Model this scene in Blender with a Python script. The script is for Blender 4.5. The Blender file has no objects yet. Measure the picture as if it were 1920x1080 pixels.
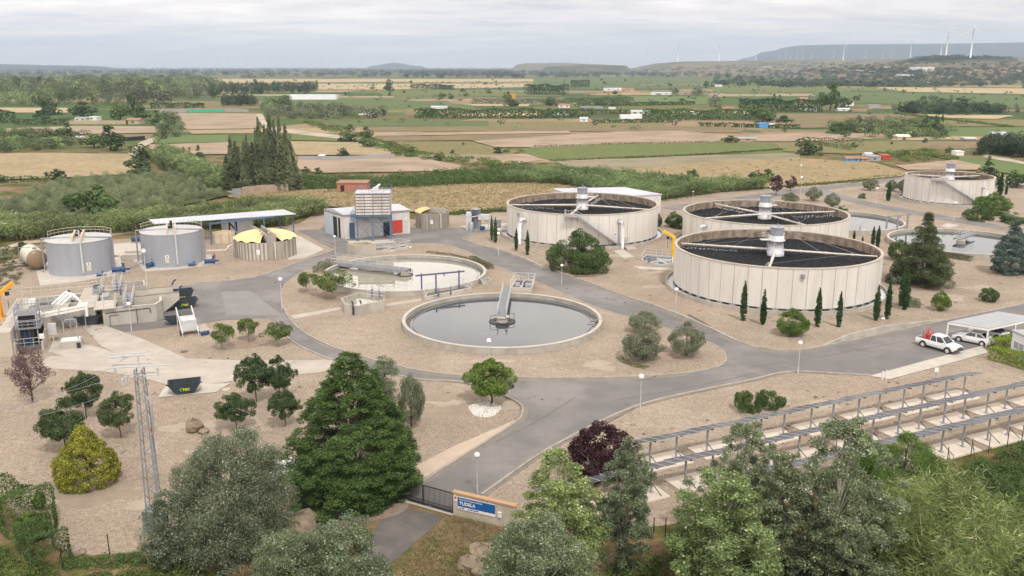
import bpy, math, random
import numpy as np
from mathutils import Vector, Matrix
R = math.radians
SC = bpy.context.scene
# ------------------------------------------------------------------ camera
FPX, PITCH, CAMH = 1658.0, R(14.066), 33.0        # focal length in photo pixels (1920 wide), tilt down, height of the drone
cam = bpy.data.cameras.new('camera'); cam.sensor_width = 36.0; cam.lens = 36.0 * FPX / 1920.0
cam.clip_start = 0.5; cam.clip_end = 60000
CAM = bpy.data.objects.new('camera', cam); SC.collection.objects.link(CAM)
CAM.location = (0, 0, CAMH); CAM.rotation_euler = (R(90) - PITCH, 0, 0); SC.camera = CAM
# ------------------------------------------------------------------ sky, sun, exposure
SUN_EL, SUN_AZ = R(56), R(158)                     # bright overcast, the veiled sun high behind the camera
W = bpy.data.worlds.new('World'); SC.world = W; W.use_nodes = True
def build_world():
    nt = W.node_tree; N = nt.nodes; L = nt.links; N.clear()
    out = N.new('ShaderNodeOutputWorld'); bg = N.new('ShaderNodeBackground'); bg.inputs[1].default_value = 0.1
    sky = N.new('ShaderNodeTexSky'); sky.sky_type = 'NISHITA'; sky.sun_disc = False
    sky.sun_elevation = SUN_EL; sky.sun_rotation = SUN_AZ; sky.dust_density = 2.0
    tc = N.new('ShaderNodeTexCoord'); sep = N.new('ShaderNodeSeparateXYZ'); L.new(tc.outputs['Generated'], sep.inputs[0])
    def m(op, a, b=None, c=None):
        n = N.new('ShaderNodeMath'); n.operation = op
        for i, v in enumerate((a, b, c)):
            if v is None: continue
            if isinstance(v, (int, float)): n.inputs[i].default_value = v
            else: L.new(v, n.inputs[i])
        return n.outputs[0]
    # cloud deck: direction projected on a plane overhead
    zz = m('ADD', m('MAXIMUM', sep.outputs[2], 0.0), 0.10)
    cx = m('DIVIDE', sep.outputs[0], zz); cy = m('DIVIDE', sep.outputs[1], zz)
    comb = N.new('ShaderNodeCombineXYZ'); L.new(cx, comb.inputs[0]); L.new(m('MULTIPLY', cy, 1.6), comb.inputs[1]); comb.inputs[2].default_value = 4.4
    def noise(scale, det, rough):
        n = N.new('ShaderNodeTexNoise'); n.inputs['Scale'].default_value = scale; n.inputs['Detail'].default_value = det
        n.inputs['Roughness'].default_value = rough; L.new(comb.outputs[0], n.inputs['Vector']); return n.outputs[0]
    def ramp(v, stops):
        r = N.new('ShaderNodeValToRGB'); L.new(v, r.inputs[0]); e = r.color_ramp.elements
        e[0].position, e[0].color = stops[0]; e[1].position, e[1].color = stops[-1]
        for p, c in stops[1:-1]: x = e.new(p); x.color = c
        return r.outputs[0]
    g = lambda v, b=0: (v, v * (1 + .01 * b), v * (1 + .035 * b), 1)
    c1 = ramp(noise(.8, 10, .6), [(.34, (9.2, 8.6, 8.6, 1)), (.44, (11.0, 10.3, 10.0, 1)), (.51, (12.2, 11.1, 10.6, 1)), (.60, (14.4, 13.2, 12.2, 1))])
    # brighter to the left of the view, greyer to the right and overhead
    az = m('ARCTAN2', sep.outputs[0], sep.outputs[1])
    side = N.new('ShaderNodeMapRange'); L.new(az, side.inputs[0]); side.inputs[1].default_value = -.25; side.inputs[2].default_value = .75
    side.inputs[3].default_value = 1.0; side.inputs[4].default_value = .80
    # an overcast sky is brighter well above the horizon than at it
    hi = ramp(sep.outputs[2], [(.07, (.405, .40, .39, 1)), (.15, (.62, .62, .62, 1)), (.22, (.84, .84, .84, 1)), (.36, (.72, .72, .72, 1)), (.6, (.40, .40, .40, 1)), (.9, (.36, .36, .36, 1))])
    lum = m('MULTIPLY', m('MULTIPLY', side.outputs[0], hi), 3.15)
    cm = N.new('ShaderNodeVectorMath'); cm.operation = 'SCALE'; L.new(c1, cm.inputs[0]); L.new(lum, cm.inputs['Scale'])
    # pale band at the horizon
    hz = N.new('ShaderNodeMapRange'); L.new(sep.outputs[2], hz.inputs[0]); hz.inputs[1].default_value = 0.0; hz.inputs[2].default_value = .055
    hz.inputs[3].default_value = .8; hz.inputs[4].default_value = 0.0; hz.interpolation_type = 'SMOOTHSTEP'
    mh = N.new('ShaderNodeMix'); mh.data_type = 'RGBA'; L.new(hz.outputs[0], mh.inputs[0]); L.new(cm.outputs[0], mh.inputs[6]); mh.inputs[7].default_value = (11.4, 10.7, 10.4, 1)
    mx = N.new('ShaderNodeMix'); mx.data_type = 'RGBA'; mx.inputs[0].default_value = .93
    L.new(sky.outputs[0], mx.inputs[6]); L.new(mh.outputs[2], mx.inputs[7])
    L.new(mx.outputs[2], bg.inputs[0]); L.new(bg.outputs[0], out.inputs[0])
build_world()
sun = bpy.data.lights.new('sun', 'SUN'); sun.energy = 3.1; sun.angle = R(7); sun.color = (1, .96, .9)
SUN = bpy.data.objects.new('sun', sun); SC.collection.objects.link(SUN)
d = Vector((math.sin(SUN_AZ) * math.cos(SUN_EL), math.cos(SUN_AZ) * math.cos(SUN_EL), math.sin(SUN_EL)))
SUN.rotation_euler = d.to_track_quat('Z', 'Y').to_euler()
vs = SC.view_settings; vs.view_transform = 'Standard'; vs.look = 'None'; vs.exposure = -0.24; vs.gamma = 1.0; vs.use_curve_mapping = False
cy_ = SC.cycles; cy_.use_denoising = True; cy_.max_bounces = 6; cy_.diffuse_bounces = 3; cy_.glossy_bounces = 2; cy_.transmission_bounces = 2
cy_.volume_bounces = 0; cy_.transparent_max_bounces = 6; cy_.use_adaptive_sampling = True; cy_.adaptive_threshold = .015
# ------------------------------------------------------------------ placing helpers
cP, sP = math.cos(PITCH), math.sin(PITCH)
def G(px, py, z=0.0):
    """world point at height z seen at photo pixel (px, py)"""
    u = (px - 960) / FPX; v = (540 - py) / FPX; t = (CAMH - z) / (sP - v * cP)
    return Vector((u * t, (cP + v * sP) * t, z))
def HT(base, top, z0=0.0):
    """height of the thing standing at row base that reaches up to row top"""
    Y = G(960, base, z0).y; v = (540 - top) / FPX
    return CAMH - Y * (sP - v * cP) / (cP + v * sP) - z0
def WD(py, w, z=0.0):
    """metres across for w photo pixels at row py"""
    a = G(960, py, z); return w * (a.y * cP + (CAMH - z) * sP) / FPX
COL = SC.collection
rnd = random.Random(7)
def tag(o, label=None, cat=None, group=None, kind=None):
    if label: o['label'] = label
    if cat: o['category'] = cat
    if group: o['group'] = group
    if kind: o['kind'] = kind
    return o
def empty(name, loc, rz=0, label=None, cat=None, group=None):
    o = bpy.data.objects.new(name, None); COL.objects.link(o); o.location = loc; o.rotation_euler = (0, 0, rz); o.empty_display_size = .5
    return tag(o, label, cat, group)
def copy_tree(o, parent=None):
    c = o.copy(); COL.objects.link(c)
    if parent: c.parent = parent
    for ch in [x for x in o.children]: copy_tree(ch, c)
    return c
class MB:
    """collects shapes, then links them as ONE mesh"""
    def __init__(s, o=(0, 0, 0), rz=0.0):
        s.v = []; s.f = []; s.mi = []; s.m = 0; s.M = Matrix.Translation(o) @ Matrix.Rotation(rz, 4, 'Z')
    def add(s, vs, fs):
        n = len(s.v); s.v += [tuple(s.M @ Vector(p)) for p in vs]; s.f += [[i + n for i in f] for f in fs]; s.mi += [s.m] * len(fs); return s
    def box(s, x0, x1, y0, y1, z0, z1):
        return s.add([(x0, y0, z0), (x1, y0, z0), (x1, y1, z0), (x0, y1, z0), (x0, y0, z1), (x1, y0, z1), (x1, y1, z1), (x0, y1, z1)],
                     [(0, 3, 2, 1), (4, 5, 6, 7), (0, 1, 5, 4), (1, 2, 6, 5), (2, 3, 7, 6), (3, 0, 4, 7)])
    def bar(s, a, b, w=.05, h=None):
        """square bar from a to b"""
        h = h or w; a = Vector(a); b = Vector(b); d = (b - a)
        if d.length < 1e-6: return s
        d.normalize(); up = Vector((0, 0, 1)) if abs(d.z) < .95 else Vector((1, 0, 0))
        x = d.cross(up).normalized() * w / 2; y = d.cross(x).normalized() * h / 2
        vs = [p + q for p in (a, b) for q in (x + y, x - y, -x - y, -x + y)]
        return s.add(vs, [(0, 1, 2, 3), (7, 6, 5, 4), (0, 4, 5, 1), (1, 5, 6, 2), (2, 6, 7, 3), (3, 7, 4, 0)])
    def tube(s, pts, r=.03, n=6, r1=None, cap=True):
        pts = [Vector(p) for p in pts]; k = len(pts); vs = []; fs = []
        for i, p in enumerate(pts):
            d = (pts[min(i + 1, k - 1)] - pts[max(i - 1, 0)]).normalized()
            up = Vector((0, 0, 1)) if abs(d.z) < .9 else Vector((0, 1, 0))
            x = d.cross(up).normalized(); y = d.cross(x).normalized()
            rr = r if r1 is None else r + (r1 - r) * i / max(1, k - 1)
            vs += [p + x * rr * math.cos(2 * math.pi * j / n) + y * rr * math.sin(2 * math.pi * j / n) for j in range(n)]
            if i: fs += [((i - 1) * n + j, (i - 1) * n + (j + 1) % n, i * n + (j + 1) % n, i * n + j) for j in range(n)]
        if cap: fs += [tuple(range(n)), tuple(range((k - 1) * n, k * n))[::-1]]
        return s.add(vs, fs)
    def lathe(s, prof, n=32, c=(0, 0), a0=0.0, a1=2 * math.pi, close=False):
        """profile [(r,z)...] turned about a vertical axis"""
        full = abs(a1 - a0 - 2 * math.pi) < 1e-6; m = n if full else n + 1; k = len(prof); vs = []; fs = []
        for i in range(m):
            a = a0 + (a1 - a0) * i / n
            vs += [(c[0] + r * math.cos(a), c[1] + r * math.sin(a), z) for r, z in prof]
        kk = k if close else k - 1
        for i in range(n):
            j = (i + 1) % m
            fs += [(i * k + q, j * k + q, j * k + (q + 1) % k, i * k + (q + 1) % k) for q in range(kk)]
        return s.add(vs, fs)
    def disc(s, r, z, n=32, c=(0, 0)):
        return s.add([(c[0] + r * math.cos(2 * math.pi * i / n), c[1] + r * math.sin(2 * math.pi * i / n), z) for i in range(n)], [tuple(range(n))])
    def prism(s, poly, z0, z1, bottom=False):
        n = len(poly); vs = [(p[0], p[1], z0) for p in poly] + [(p[0], p[1], z1) for p in poly]
        fs = [(i, (i + 1) % n, n + (i + 1) % n, n + i) for i in range(n)] + [tuple(range(n, 2 * n))]
        if bottom: fs.append(tuple(range(n))[::-1])
        return s.add(vs, fs)
    def quad(s, *p): return s.add(p, [tuple(range(len(p)))])
    def ball(s, c, r, n=12, sq=1.0):
        k = n // 2; c = Vector(c); vs = []; fs = []
        for i in range(k + 1):
            t = math.pi * i / k
            vs += [c + Vector((r * math.sin(t) * math.cos(2 * math.pi * j / n), r * math.sin(t) * math.sin(2 * math.pi * j / n), r * sq * math.cos(t))) for j in range(n)]
            if i: fs += [((i - 1) * n + j, i * n + j, i * n + (j + 1) % n, (i - 1) * n + (j + 1) % n) for j in range(n)]
        return s.add(vs, fs)
    def wall(s, pts, t, z0, z1, closed=False):
        """wall of thickness t (to the left of the path) along a plan path, mitred"""
        P = [Vector((p[0], p[1])) for p in pts]; n = len(P); off = []
        for i in range(n):
            a = P[i - 1] if (i or closed) else None; b = P[(i + 1) % n] if (i < n - 1 or closed) else None
            ds = [(P[i] - a).normalized()] if a is not None else []
            if b is not None: ds.append((b - P[i]).normalized())
            ns = [Vector((-q.y, q.x)) for q in ds]; m = sum(ns, Vector((0, 0))).normalized(); off.append(P[i] + m * t / max(.3, m.dot(ns[0])))
        segs = range(n if closed else n - 1)
        for i in segs:
            j = (i + 1) % n; q = [P[i], P[j], off[j], off[i]]
            vs = [(p.x, p.y, z0) for p in q] + [(p.x, p.y, z1) for p in q]
            fs = [(4, 5, 6, 7), (0, 1, 5, 4), (2, 3, 7, 6)]
            if not closed and i == 0: fs.append((3, 0, 4, 7))
            if not closed and i == n - 2: fs.append((1, 2, 6, 5))
            s.add(vs, fs)
        return s
    def rail(s, pts, h=1.0, post=1.3, w=.05, mids=(.5,), z=0.0):
        P = [Vector((p[0], p[1], p[2] if len(p) > 2 else z)) for p in pts]; up = Vector((0, 0, h))
        for a, b in zip(P, P[1:]):
            s.tube([a + up, b + up], w / 2, 5)
            for q in mids: s.tube([a + up * q, b + up * q], w * .4, 5)
            n = max(1, int(round((b - a).length / post)))
            for i in range(n + 1):
                p = a.lerp(b, i / n); s.tube([p, p + up], w * .45, 5)
        return s
    def build(s, name, mats, parent=None, smooth=False, loc=None):
        me = bpy.data.meshes.new(name); me.from_pydata(s.v, [], s.f)
        mats = mats if isinstance(mats, (list, tuple)) else [mats]
        for m in mats: me.materials.append(m)
        if len(mats) > 1: me.polygons.foreach_set('material_index', s.mi)
        if smooth: me.polygons.foreach_set('use_smooth', [True] * len(me.polygons))
        me.validate(); me.update()
        o = bpy.data.objects.new(name, me); COL.objects.link(o)
        if parent: o.parent = parent
        if loc is not None: o.location = loc
        return o
def bevel(o, w=.02, seg=1):
    m = o.modifiers.new('bevel', 'BEVEL'); m.width = w; m.segments = seg; m.limit_method = 'ANGLE'; m.angle_limit = R(40); return o
# ------------------------------------------------------------------ materials
MATS = {}
def nodes(name):
    m = bpy.data.materials.new(name); m.use_nodes = True; nt = m.node_tree; nt.nodes.clear(); return m, nt, nt.nodes, nt.links
def surf(name, c1, c2=None, scale=1.0, rough=.85, bump=0.0, bscale=8.0, metal=0.0, detail=5, c3=None, s3=.15, a3=.5, stretch=None, rand=0.0, spec=.4, wear=None):
    """painted / mineral surface: two tones mottled by noise, an optional third at another scale, bump"""
    if name in MATS: return MATS[name]
    m, nt, N, L = nodes(name); MATS[name] = m
    out = N.new('ShaderNodeOutputMaterial'); b = N.new('ShaderNodeBsdfPrincipled'); L.new(b.outputs[0], out.inputs[0])
    b.inputs['Roughness'].default_value = rough; b.inputs['Metallic'].default_value = metal; b.inputs['Specular IOR Level'].default_value = spec
    tc = N.new('ShaderNodeTexCoord'); geo = N.new('ShaderNodeNewGeometry'); vec = geo.outputs['Position']
    if stretch:
        mp = N.new('ShaderNodeMapping'); mp.inputs['Scale'].default_value = stretch; L.new(vec, mp.inputs[0]); vec = mp.outputs[0]
    c2 = c2 or tuple(x * .8 for x in c1)
    def noi(sc, dt=detail, v=vec):
        n = N.new('ShaderNodeTexNoise'); n.inputs['Scale'].default_value = sc; n.inputs['Detail'].default_value = dt; n.inputs['Roughness'].default_value = .62
        L.new(v, n.inputs['Vector']); return n.outputs[0]
    def mr(v, a, bb):
        r = N.new('ShaderNodeMapRange'); L.new(v, r.inputs[0]); r.inputs[1].default_value = a; r.inputs[2].default_value = bb; return r.outputs[0]
    mx = N.new('ShaderNodeMix'); mx.data_type = 'RGBA'; L.new(mr(noi(scale), .36, .64), mx.inputs[0]); mx.inputs[6].default_value = (*c1, 1); mx.inputs[7].default_value = (*c2, 1)
    col = mx.outputs[2]
    if c3:
        m3 = N.new('ShaderNodeMix'); m3.data_type = 'RGBA'; t = N.new('ShaderNodeMath'); t.operation = 'MULTIPLY'; L.new(mr(noi(s3, 4), .48, .62), t.inputs[0]); t.inputs[1].default_value = a3
        L.new(t.outputs[0], m3.inputs[0]); L.new(col, m3.inputs[6]); m3.inputs[7].default_value = (*c3, 1); col = m3.outputs[2]
    if rand:
        oi = N.new('ShaderNodeObjectInfo'); hs = N.new('ShaderNodeHueSaturation'); r = N.new('ShaderNodeMapRange'); L.new(oi.outputs['Random'], r.inputs[0])
        r.inputs[3].default_value = 1 - rand; r.inputs[4].default_value = 1 + rand; L.new(r.outputs[0], hs.inputs['Value']); L.new(col, hs.inputs['Color']); col = hs.outputs[0]
    L.new(col, b.inputs['Base Color'])
    if bump:
        bp = N.new('ShaderNodeBump'); bp.inputs['Strength'].default_value = bump; bp.inputs['Distance'].default_value = .05; L.new(noi(bscale, 3, geo.outputs['Position']), bp.inputs['Height']); L.new(bp.outputs[0], b.inputs['Normal'])
    return m
def leafmat(name, c1, c2, c3=None, trans=.35, rough=.6, var=.45, tip=None, blotch=1.2, spec=.3, lo=.72, hi=1.32, tone=False):
    """foliage: every leaf a little different, larger patches lighter and darker, light coming through"""
    if name in MATS: return MATS[name]
    m, nt, N, L = nodes(name); MATS[name] = m
    out = N.new('ShaderNodeOutputMaterial'); geo = N.new('ShaderNodeNewGeometry'); rnd_ = geo.outputs['Random Per Island']
    rp = N.new('ShaderNodeValToRGB'); L.new(rnd_, rp.inputs[0]); e = rp.color_ramp.elements
    e[0].position = 0.0; e[0].color = (*[x * (1 - var) for x in c1], 1); e[1].position = 1.0; e[1].color = (*c2, 1)
    x = e.new(.5); x.color = (*c1, 1)
    if c3: x = e.new(.93); x.color = (*c2, 1); e[-1].color = (*c3, 1)
    oi = N.new('ShaderNodeObjectInfo'); hs = N.new('ShaderNodeHueSaturation'); L.new(rp.outputs[0], hs.inputs['Color'])
    r = N.new('ShaderNodeMapRange'); L.new(oi.outputs['Random'], r.inputs[0]); r.inputs[3].default_value = .82; r.inputs[4].default_value = 1.18; 
    n = N.new('ShaderNodeTexNoise'); n.inputs['Scale'].default_value = blotch; n.inputs['Detail'].default_value = 2; L.new(geo.outputs['Position'], n.inputs['Vector'])
    r2 = N.new('ShaderNodeMapRange'); L.new(n.outputs[0], r2.inputs[0]); r2.inputs[1].default_value = .3; r2.inputs[2].default_value = .7; r2.inputs[3].default_value = lo; r2.inputs[4].default_value = hi
    if tone:
        at = N.new('ShaderNodeAttribute'); at.attribute_name = 'tone'; r4 = N.new('ShaderNodeMapRange'); L.new(at.outputs['Fac'], r4.inputs[0]); r4.inputs[3].default_value = .38; r4.inputs[4].default_value = 1.6; r = r4
    mu = N.new('ShaderNodeMath'); mu.operation = 'MULTIPLY'; L.new(r.outputs[0], mu.inputs[0]); L.new(r2.outputs[0], mu.inputs[1]); L.new(mu.outputs[0], hs.inputs['Value'])
    r3 = N.new('ShaderNodeMapRange'); L.new(oi.outputs['Random'], r3.inputs[0]); r3.inputs[3].default_value = .515; r3.inputs[4].default_value = .485; L.new(r3.outputs[0], hs.inputs['Hue'])
    b = N.new('ShaderNodeBsdfPrincipled'); L.new(hs.outputs[0], b.inputs['Base Color']); b.inputs['Roughness'].default_value = rough; b.inputs['Specular IOR Level'].default_value = spec
    t = N.new('ShaderNodeBsdfTranslucent'); L.new(hs.outputs[0], t.inputs[0]); ms = N.new('ShaderNodeMixShader'); ms.inputs[0].default_value = trans
    L.new(b.outputs[0], ms.inputs[1]); L.new(t.outputs[0], ms.inputs[2]); L.new(ms.outputs[0], out.inputs[0]); return m
def water(name, col, rough=.03, wave=.06, wscale=3.0, coat=1.33):
    if name in MATS: return MATS[name]
    m, nt, N, L = nodes(name); MATS[name] = m
    out = N.new('ShaderNodeOutputMaterial'); b = N.new('ShaderNodeBsdfPrincipled'); L.new(b.outputs[0], out.inputs[0])
    b.inputs['Base Color'].default_value = (*col, 1); b.inputs['Roughness'].default_value = rough; b.inputs['IOR'].default_value = coat; b.inputs['Specular IOR Level'].default_value = .5
    geo = N.new('ShaderNodeNewGeometry'); n = N.new('ShaderNodeTexNoise'); n.inputs['Scale'].default_value = wscale; n.inputs['Detail'].default_value = 3; L.new(geo.outputs['Position'], n.inputs['Vector'])
    bp = N.new('ShaderNodeBump'); bp.inputs['Strength'].default_value = wave; bp.inputs['Distance'].default_value = .03; L.new(n.outputs[0], bp.inputs['Height']); L.new(bp.outputs[0], b.inputs['Normal']); return m
def M(n): return MATS[n]
surf('concrete', (.46, .43, .38), (.36, .34, .30), .8, .9, .15, 12, c3=(.27, .25, .22), s3=.35, a3=.45, stretch=(1, 1, .45))
surf('concrete_light', (.52, .48, .42), (.44, .405, .355), .7, .9, .12, 10, c3=(.42, .37, .32), s3=.25, a3=.5)
surf('slab', (.47, .42, .36), (.39, .35, .30), .5, .9, .1, 10, c3=(.36, .32, .28), s3=.18, a3=.5)
surf('tank_panel', (.68, .65, .60), (.60, .57, .525), .5, .85, .08, 6, c3=(.48, .45, .41), s3=.45, a3=.4, stretch=(1, 1, .16))
surf('rim', (.50, .44, .37), (.40, .35, .29), 1.2, .85)
surf('rust_concrete', (.33, .27, .21), (.20, .16, .13), 1.5, .95, .2, 6)
surf('media', (.010, .010, .011), (.032, .032, .035), 3.2, .9, .9, 3.5, spec=.1)
surf('dark', (.02, .02, .022), (.03, .03, .03), 2, .8)
surf('galv', (.36, .37, .39), (.27, .28, .30), 1.5, .45, metal=.35)
surf('galv_light', (.62, .62, .63), (.50, .50, .52), 1.2, .5, metal=.2)
surf('steel_grey', (.36, .38, .42), (.30, .32, .36), .8, .5, metal=.2)
surf('cream_pipe', (.74, .68, .60), (.62, .56, .48), 1.4, .6)
surf('white_paint', (.80, .79, .77), (.72, .70, .68), .6, .5, c3=(.60, .57, .53), s3=.9, a3=.3)
surf('white_rail', (.66, .66, .65), (.56, .56, .55), 1.0, .5)
surf('purple_steel', (.13, .13, .24), (.10, .10, .18), 2, .5)
surf('blue_pump', (.03, .085, .20), (.025, .06, .13), 3, .45)
surf('blue_steel', (.095, .175, .28), (.08, .14, .22), 2, .5)
surf('orange_crane', (.85, .36, .02), (.75, .30, .02), 2, .5)
surf('yellow_crane', (.80, .52, .03), (.70, .45, .03), 2, .5)
surf('black_metal', (.02, .022, .024), (.03, .03, .03), 2, .5)
surf('roof_sheet', (.48, .50, .54), (.42, .44, .48), .3, .55, c3=(.58, .58, .60), s3=.1, a3=.5)
surf('brick', (.42, .19, .12), (.34, .15, .10), 3, .95, .2, 10)
surf('earth_wall', (.38, .30, .22), (.30, .23, .17), 1.0, .95)
surf('bark', (.12, .09, .07), (.07, .055, .045), 6, .95, .4, 20)
surf('bark_pale', (.42, .39, .33), (.28, .25, .21), 5, .9, .3, 14)
surf('rock', (.30, .23, .16), (.20, .16, .12), 1.6, .95, .5, 5)
# ------------------------------------------------------------------ ground
def cr(pts, n=6, closed=True):
    """smooth curve through points"""
    P = [Vector(p) for p in pts]; k = len(P); out = []
    for i in range(k if closed else k - 1):
        a, b, c, d_ = (P[(i + j) % k] if closed else P[min(max(i + j, 0), k - 1)] for j in (-1, 0, 1, 2))
        for j in range(n):
            t = j / n; out.append(.5 * ((2 * b) + (c - a) * t + (2 * a - 5 * b + 4 * c - d_) * t * t + (3 * b - a - 3 * c + d_) * t ** 3))
    if not closed: out.append(P[-1])
    return out
def g2(pts): return [G(*p).to_2d() for p in pts]
def sheet(name, poly, z, mat, kind='structure', label=None, thick=0.0):
    mb = MB()
    if thick: mb.prism(poly, z - thick, z)
    else: mb.quad(*[(p[0], p[1], z) for p in poly])
    o = mb.build(name, mat); tag(o, label, None, None, kind)
    return o
def ground_mat():
    m, nt, N, L = nodes('ground'); MATS['ground'] = m
    out = N.new('ShaderNodeOutputMaterial'); b = N.new('ShaderNodeBsdfPrincipled'); L.new(b.outputs[0], out.inputs[0]); b.inputs['Roughness'].default_value = .95
    b.inputs['Specular IOR Level'].default_value = .1
    geo = N.new('ShaderNodeNewGeometry'); P = geo.outputs['Position']
    def noi(sc, dt=6, st=(1, 1, 1), off=0):
        mp = N.new('ShaderNodeMapping'); mp.inputs['Scale'].default_value = st; mp.inputs['Location'].default_value = (off, off, 0); L.new(P, mp.inputs[0])
        n = N.new('ShaderNodeTexNoise'); n.inputs['Scale'].default_value = sc; n.inputs['Detail'].default_value = dt; n.inputs['Roughness'].default_value = .65; L.new(mp.outputs[0], n.inputs['Vector']); return n.outputs[0]
    def ramp(v, stops, const=False):
        r = N.new('ShaderNodeValToRGB'); L.new(v, r.inputs[0]); e = r.color_ramp.elements
        if const: r.color_ramp.interpolation = 'CONSTANT'
        e[0].position, e[0].color = stops[0][0], (*stops[0][1], 1); e[1].position, e[1].color = stops[-1][0], (*stops[-1][1], 1)
        for p, c in stops[1:-1]: x = e.new(p); x.color = (*c, 1)
        return r.outputs[0]
    def mix(f, a, b_, mode='MIX'):
        x = N.new('ShaderNodeMix'); x.data_type = 'RGBA'; x.blend_type = mode
        if isinstance(f, float): x.inputs[0].default_value = f
        else: L.new(f, x.inputs[0])
        for i, v in ((6, a), (7, b_)):
            if isinstance(v, tuple): x.inputs[i].default_value = (*v, 1)
            else: L.new(v, x.inputs[i])
        return x.outputs[2]
    near = ramp(noi(.16, 9), [(.36, (.062, .085, .022)), (.47, (.12, .115, .042)), (.54, (.21, .155, .085)), (.66, (.27, .20, .12))])
    near = mix(.45, near, ramp(noi(4.5, 4), [(.35, (.35, .3, .25)), (.65, (1.25, 1.2, 1.1))]), 'MULTIPLY')
    # field mosaic
    mp = N.new('ShaderNodeMapping'); mp.inputs['Scale'].default_value = (.0042, .0085, 1); mp.inputs['Rotation'].default_value = (0, 0, .18); L.new(P, mp.inputs[0])
    vo = N.new('ShaderNodeTexVoronoi'); vo.distance = 'CHEBYCHEV'; vo.inputs['Scale'].default_value = 1; vo.inputs['Randomness'].default_value = .9; L.new(mp.outputs[0], vo.inputs['Vector'])
    sx = N.new('ShaderNodeSeparateColor'); L.new(vo.outputs['Color'], sx.inputs[0])
    far = ramp(sx.outputs[0], [(0, (.075, .115, .035)), (.16, (.27, .20, .13)), (.30, (.055, .10, .03)), (.45, (.13, .135, .05)), (.60, (.34, .25, .13)), (.70, (.065, .10, .035)), (.84, (.19, .16, .085)), (.93, (.10, .13, .05))], True)
    far = mix(.5, far, ramp(noi(.035, 6, (1, 3, 1)), [(.35, (.55, .55, .5)), (.65, (1.3, 1.25, 1.2))]), 'MULTIPLY')
    sep = N.new('ShaderNodeSeparateXYZ'); L.new(P, sep.inputs[0])
    def mr(v, a, c):
        r = N.new('ShaderNodeMapRange'); L.new(v, r.inputs[0]); r.inputs[1].default_value = a; r.inputs[2].default_value = c; return r.outputs[0]
    c = mix(mr(sep.outputs[1], 330, 430), near, far)
    # beyond 3 km the plain reads as scrub and woods
    c = mix(mr(sep.outputs[1], 2200, 4200), c, ramp(noi(.0035, 5, (1, 2.5, 1)), [(.42, (.05, .075, .03)), (.58, (.17, .14, .085))]))
    L.new(c, b.inputs['Base Color'])
    bp = N.new('ShaderNodeBump'); bp.inputs['Strength'].default_value = .5; bp.inputs['Distance'].default_value = .15; L.new(noi(3.5, 4), bp.inputs['Height']); L.new(bp.outputs[0], b.inputs['Normal'])
    return m
ground_mat()
gb = MB(); gb.quad((-14000, -300, 0), (14000, -300, 0), (14000, 14500, 0), (-14000, 14500, 0)); tag(gb.build('ground', M('ground')), kind='structure')
def gravel_mat(name, c1, c2, c3):
    m, nt, N, L = nodes(name); MATS[name] = m
    out = N.new('ShaderNodeOutputMaterial'); b = N.new('ShaderNodeBsdfPrincipled'); L.new(b.outputs[0], out.inputs[0]); b.inputs['Roughness'].default_value = .95; b.inputs['Specular IOR Level'].default_value = .15
    geo = N.new('ShaderNodeNewGeometry'); P = geo.outputs['Position']
    def noi(sc, dt, r_=.6):
        n = N.new('ShaderNodeTexNoise'); n.inputs['Scale'].default_value = sc; n.inputs['Detail'].default_value = dt; n.inputs['Roughness'].default_value = r_; L.new(P, n.inputs['Vector']); return n.outputs[0]
    def mr(v, a, c, d=0., e=1.):
        r = N.new('ShaderNodeMapRange'); L.new(v, r.inputs[0]); r.inputs[1].default_value = a; r.inputs[2].default_value = c; r.inputs[3].default_value = d; r.inputs[4].default_value = e; return r.outputs[0]
    def mix(f, a, b_):
        x = N.new('ShaderNodeMix'); x.data_type = 'RGBA'; L.new(f, x.inputs[0])
        for i, v in ((6, a), (7, b_)):
            if isinstance(v, tuple): x.inputs[i].default_value = (*v, 1)
            else: L.new(v, x.inputs[i])
        return x.outputs[2]
    c = mix(mr(noi(.12, 8), .38, .62), c1, c2); c = mix(mr(noi(.045, 6), .5, .68, 0, .7), c, c3)
    c = mix(mr(noi(.5, 8, .75), .53, .70, 0, .5), c, (.19, .165, .105))
    vo = N.new('ShaderNodeTexVoronoi'); vo.inputs['Scale'].default_value = 9; L.new(P, vo.inputs['Vector']); hs = N.new('ShaderNodeHueSaturation'); L.new(c, hs.inputs['Color'])
    sx = N.new('ShaderNodeSeparateColor'); L.new(vo.outputs['Color'], sx.inputs[0]); L.new(mr(sx.outputs[0], 0, 1, .70, 1.26), hs.inputs['Value']); L.new(hs.outputs[0], b.inputs['Base Color'])
    bp = N.new('ShaderNodeBump'); bp.inputs['Strength'].default_value = .6; bp.inputs['Distance'].default_value = .06; L.new(vo.outputs['Distance'], bp.inputs['Height']); L.new(bp.outputs[0], b.inputs['Normal'])
gravel_mat('gravel', (.365, .298, .232), (.30, .245, .19), (.31, .24, .182))
gravel_mat('gravel_brown', (.40, .325, .265), (.34, .275, .225), (.37, .28, .21))
surf('asphalt', (.185, .172, .164), (.15, .141, .136), .25, .85, .15, 25, c3=(.235, .22, .208), s3=.09, a3=.9, detail=9)
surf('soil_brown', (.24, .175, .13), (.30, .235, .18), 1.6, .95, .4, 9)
surf('kerb', (.42, .385, .335), (.30, .275, .24), .9, .9)
surf('sand_path', (.52, .42, .32), (.45, .36, .28), .6, .95, .2, 12)
surf('asphalt_old', (.135, .122, .115), (.11, .10, .095), .4, .9, .2, 20, c3=(.18, .16, .14), s3=.3, a3=.7)
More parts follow.
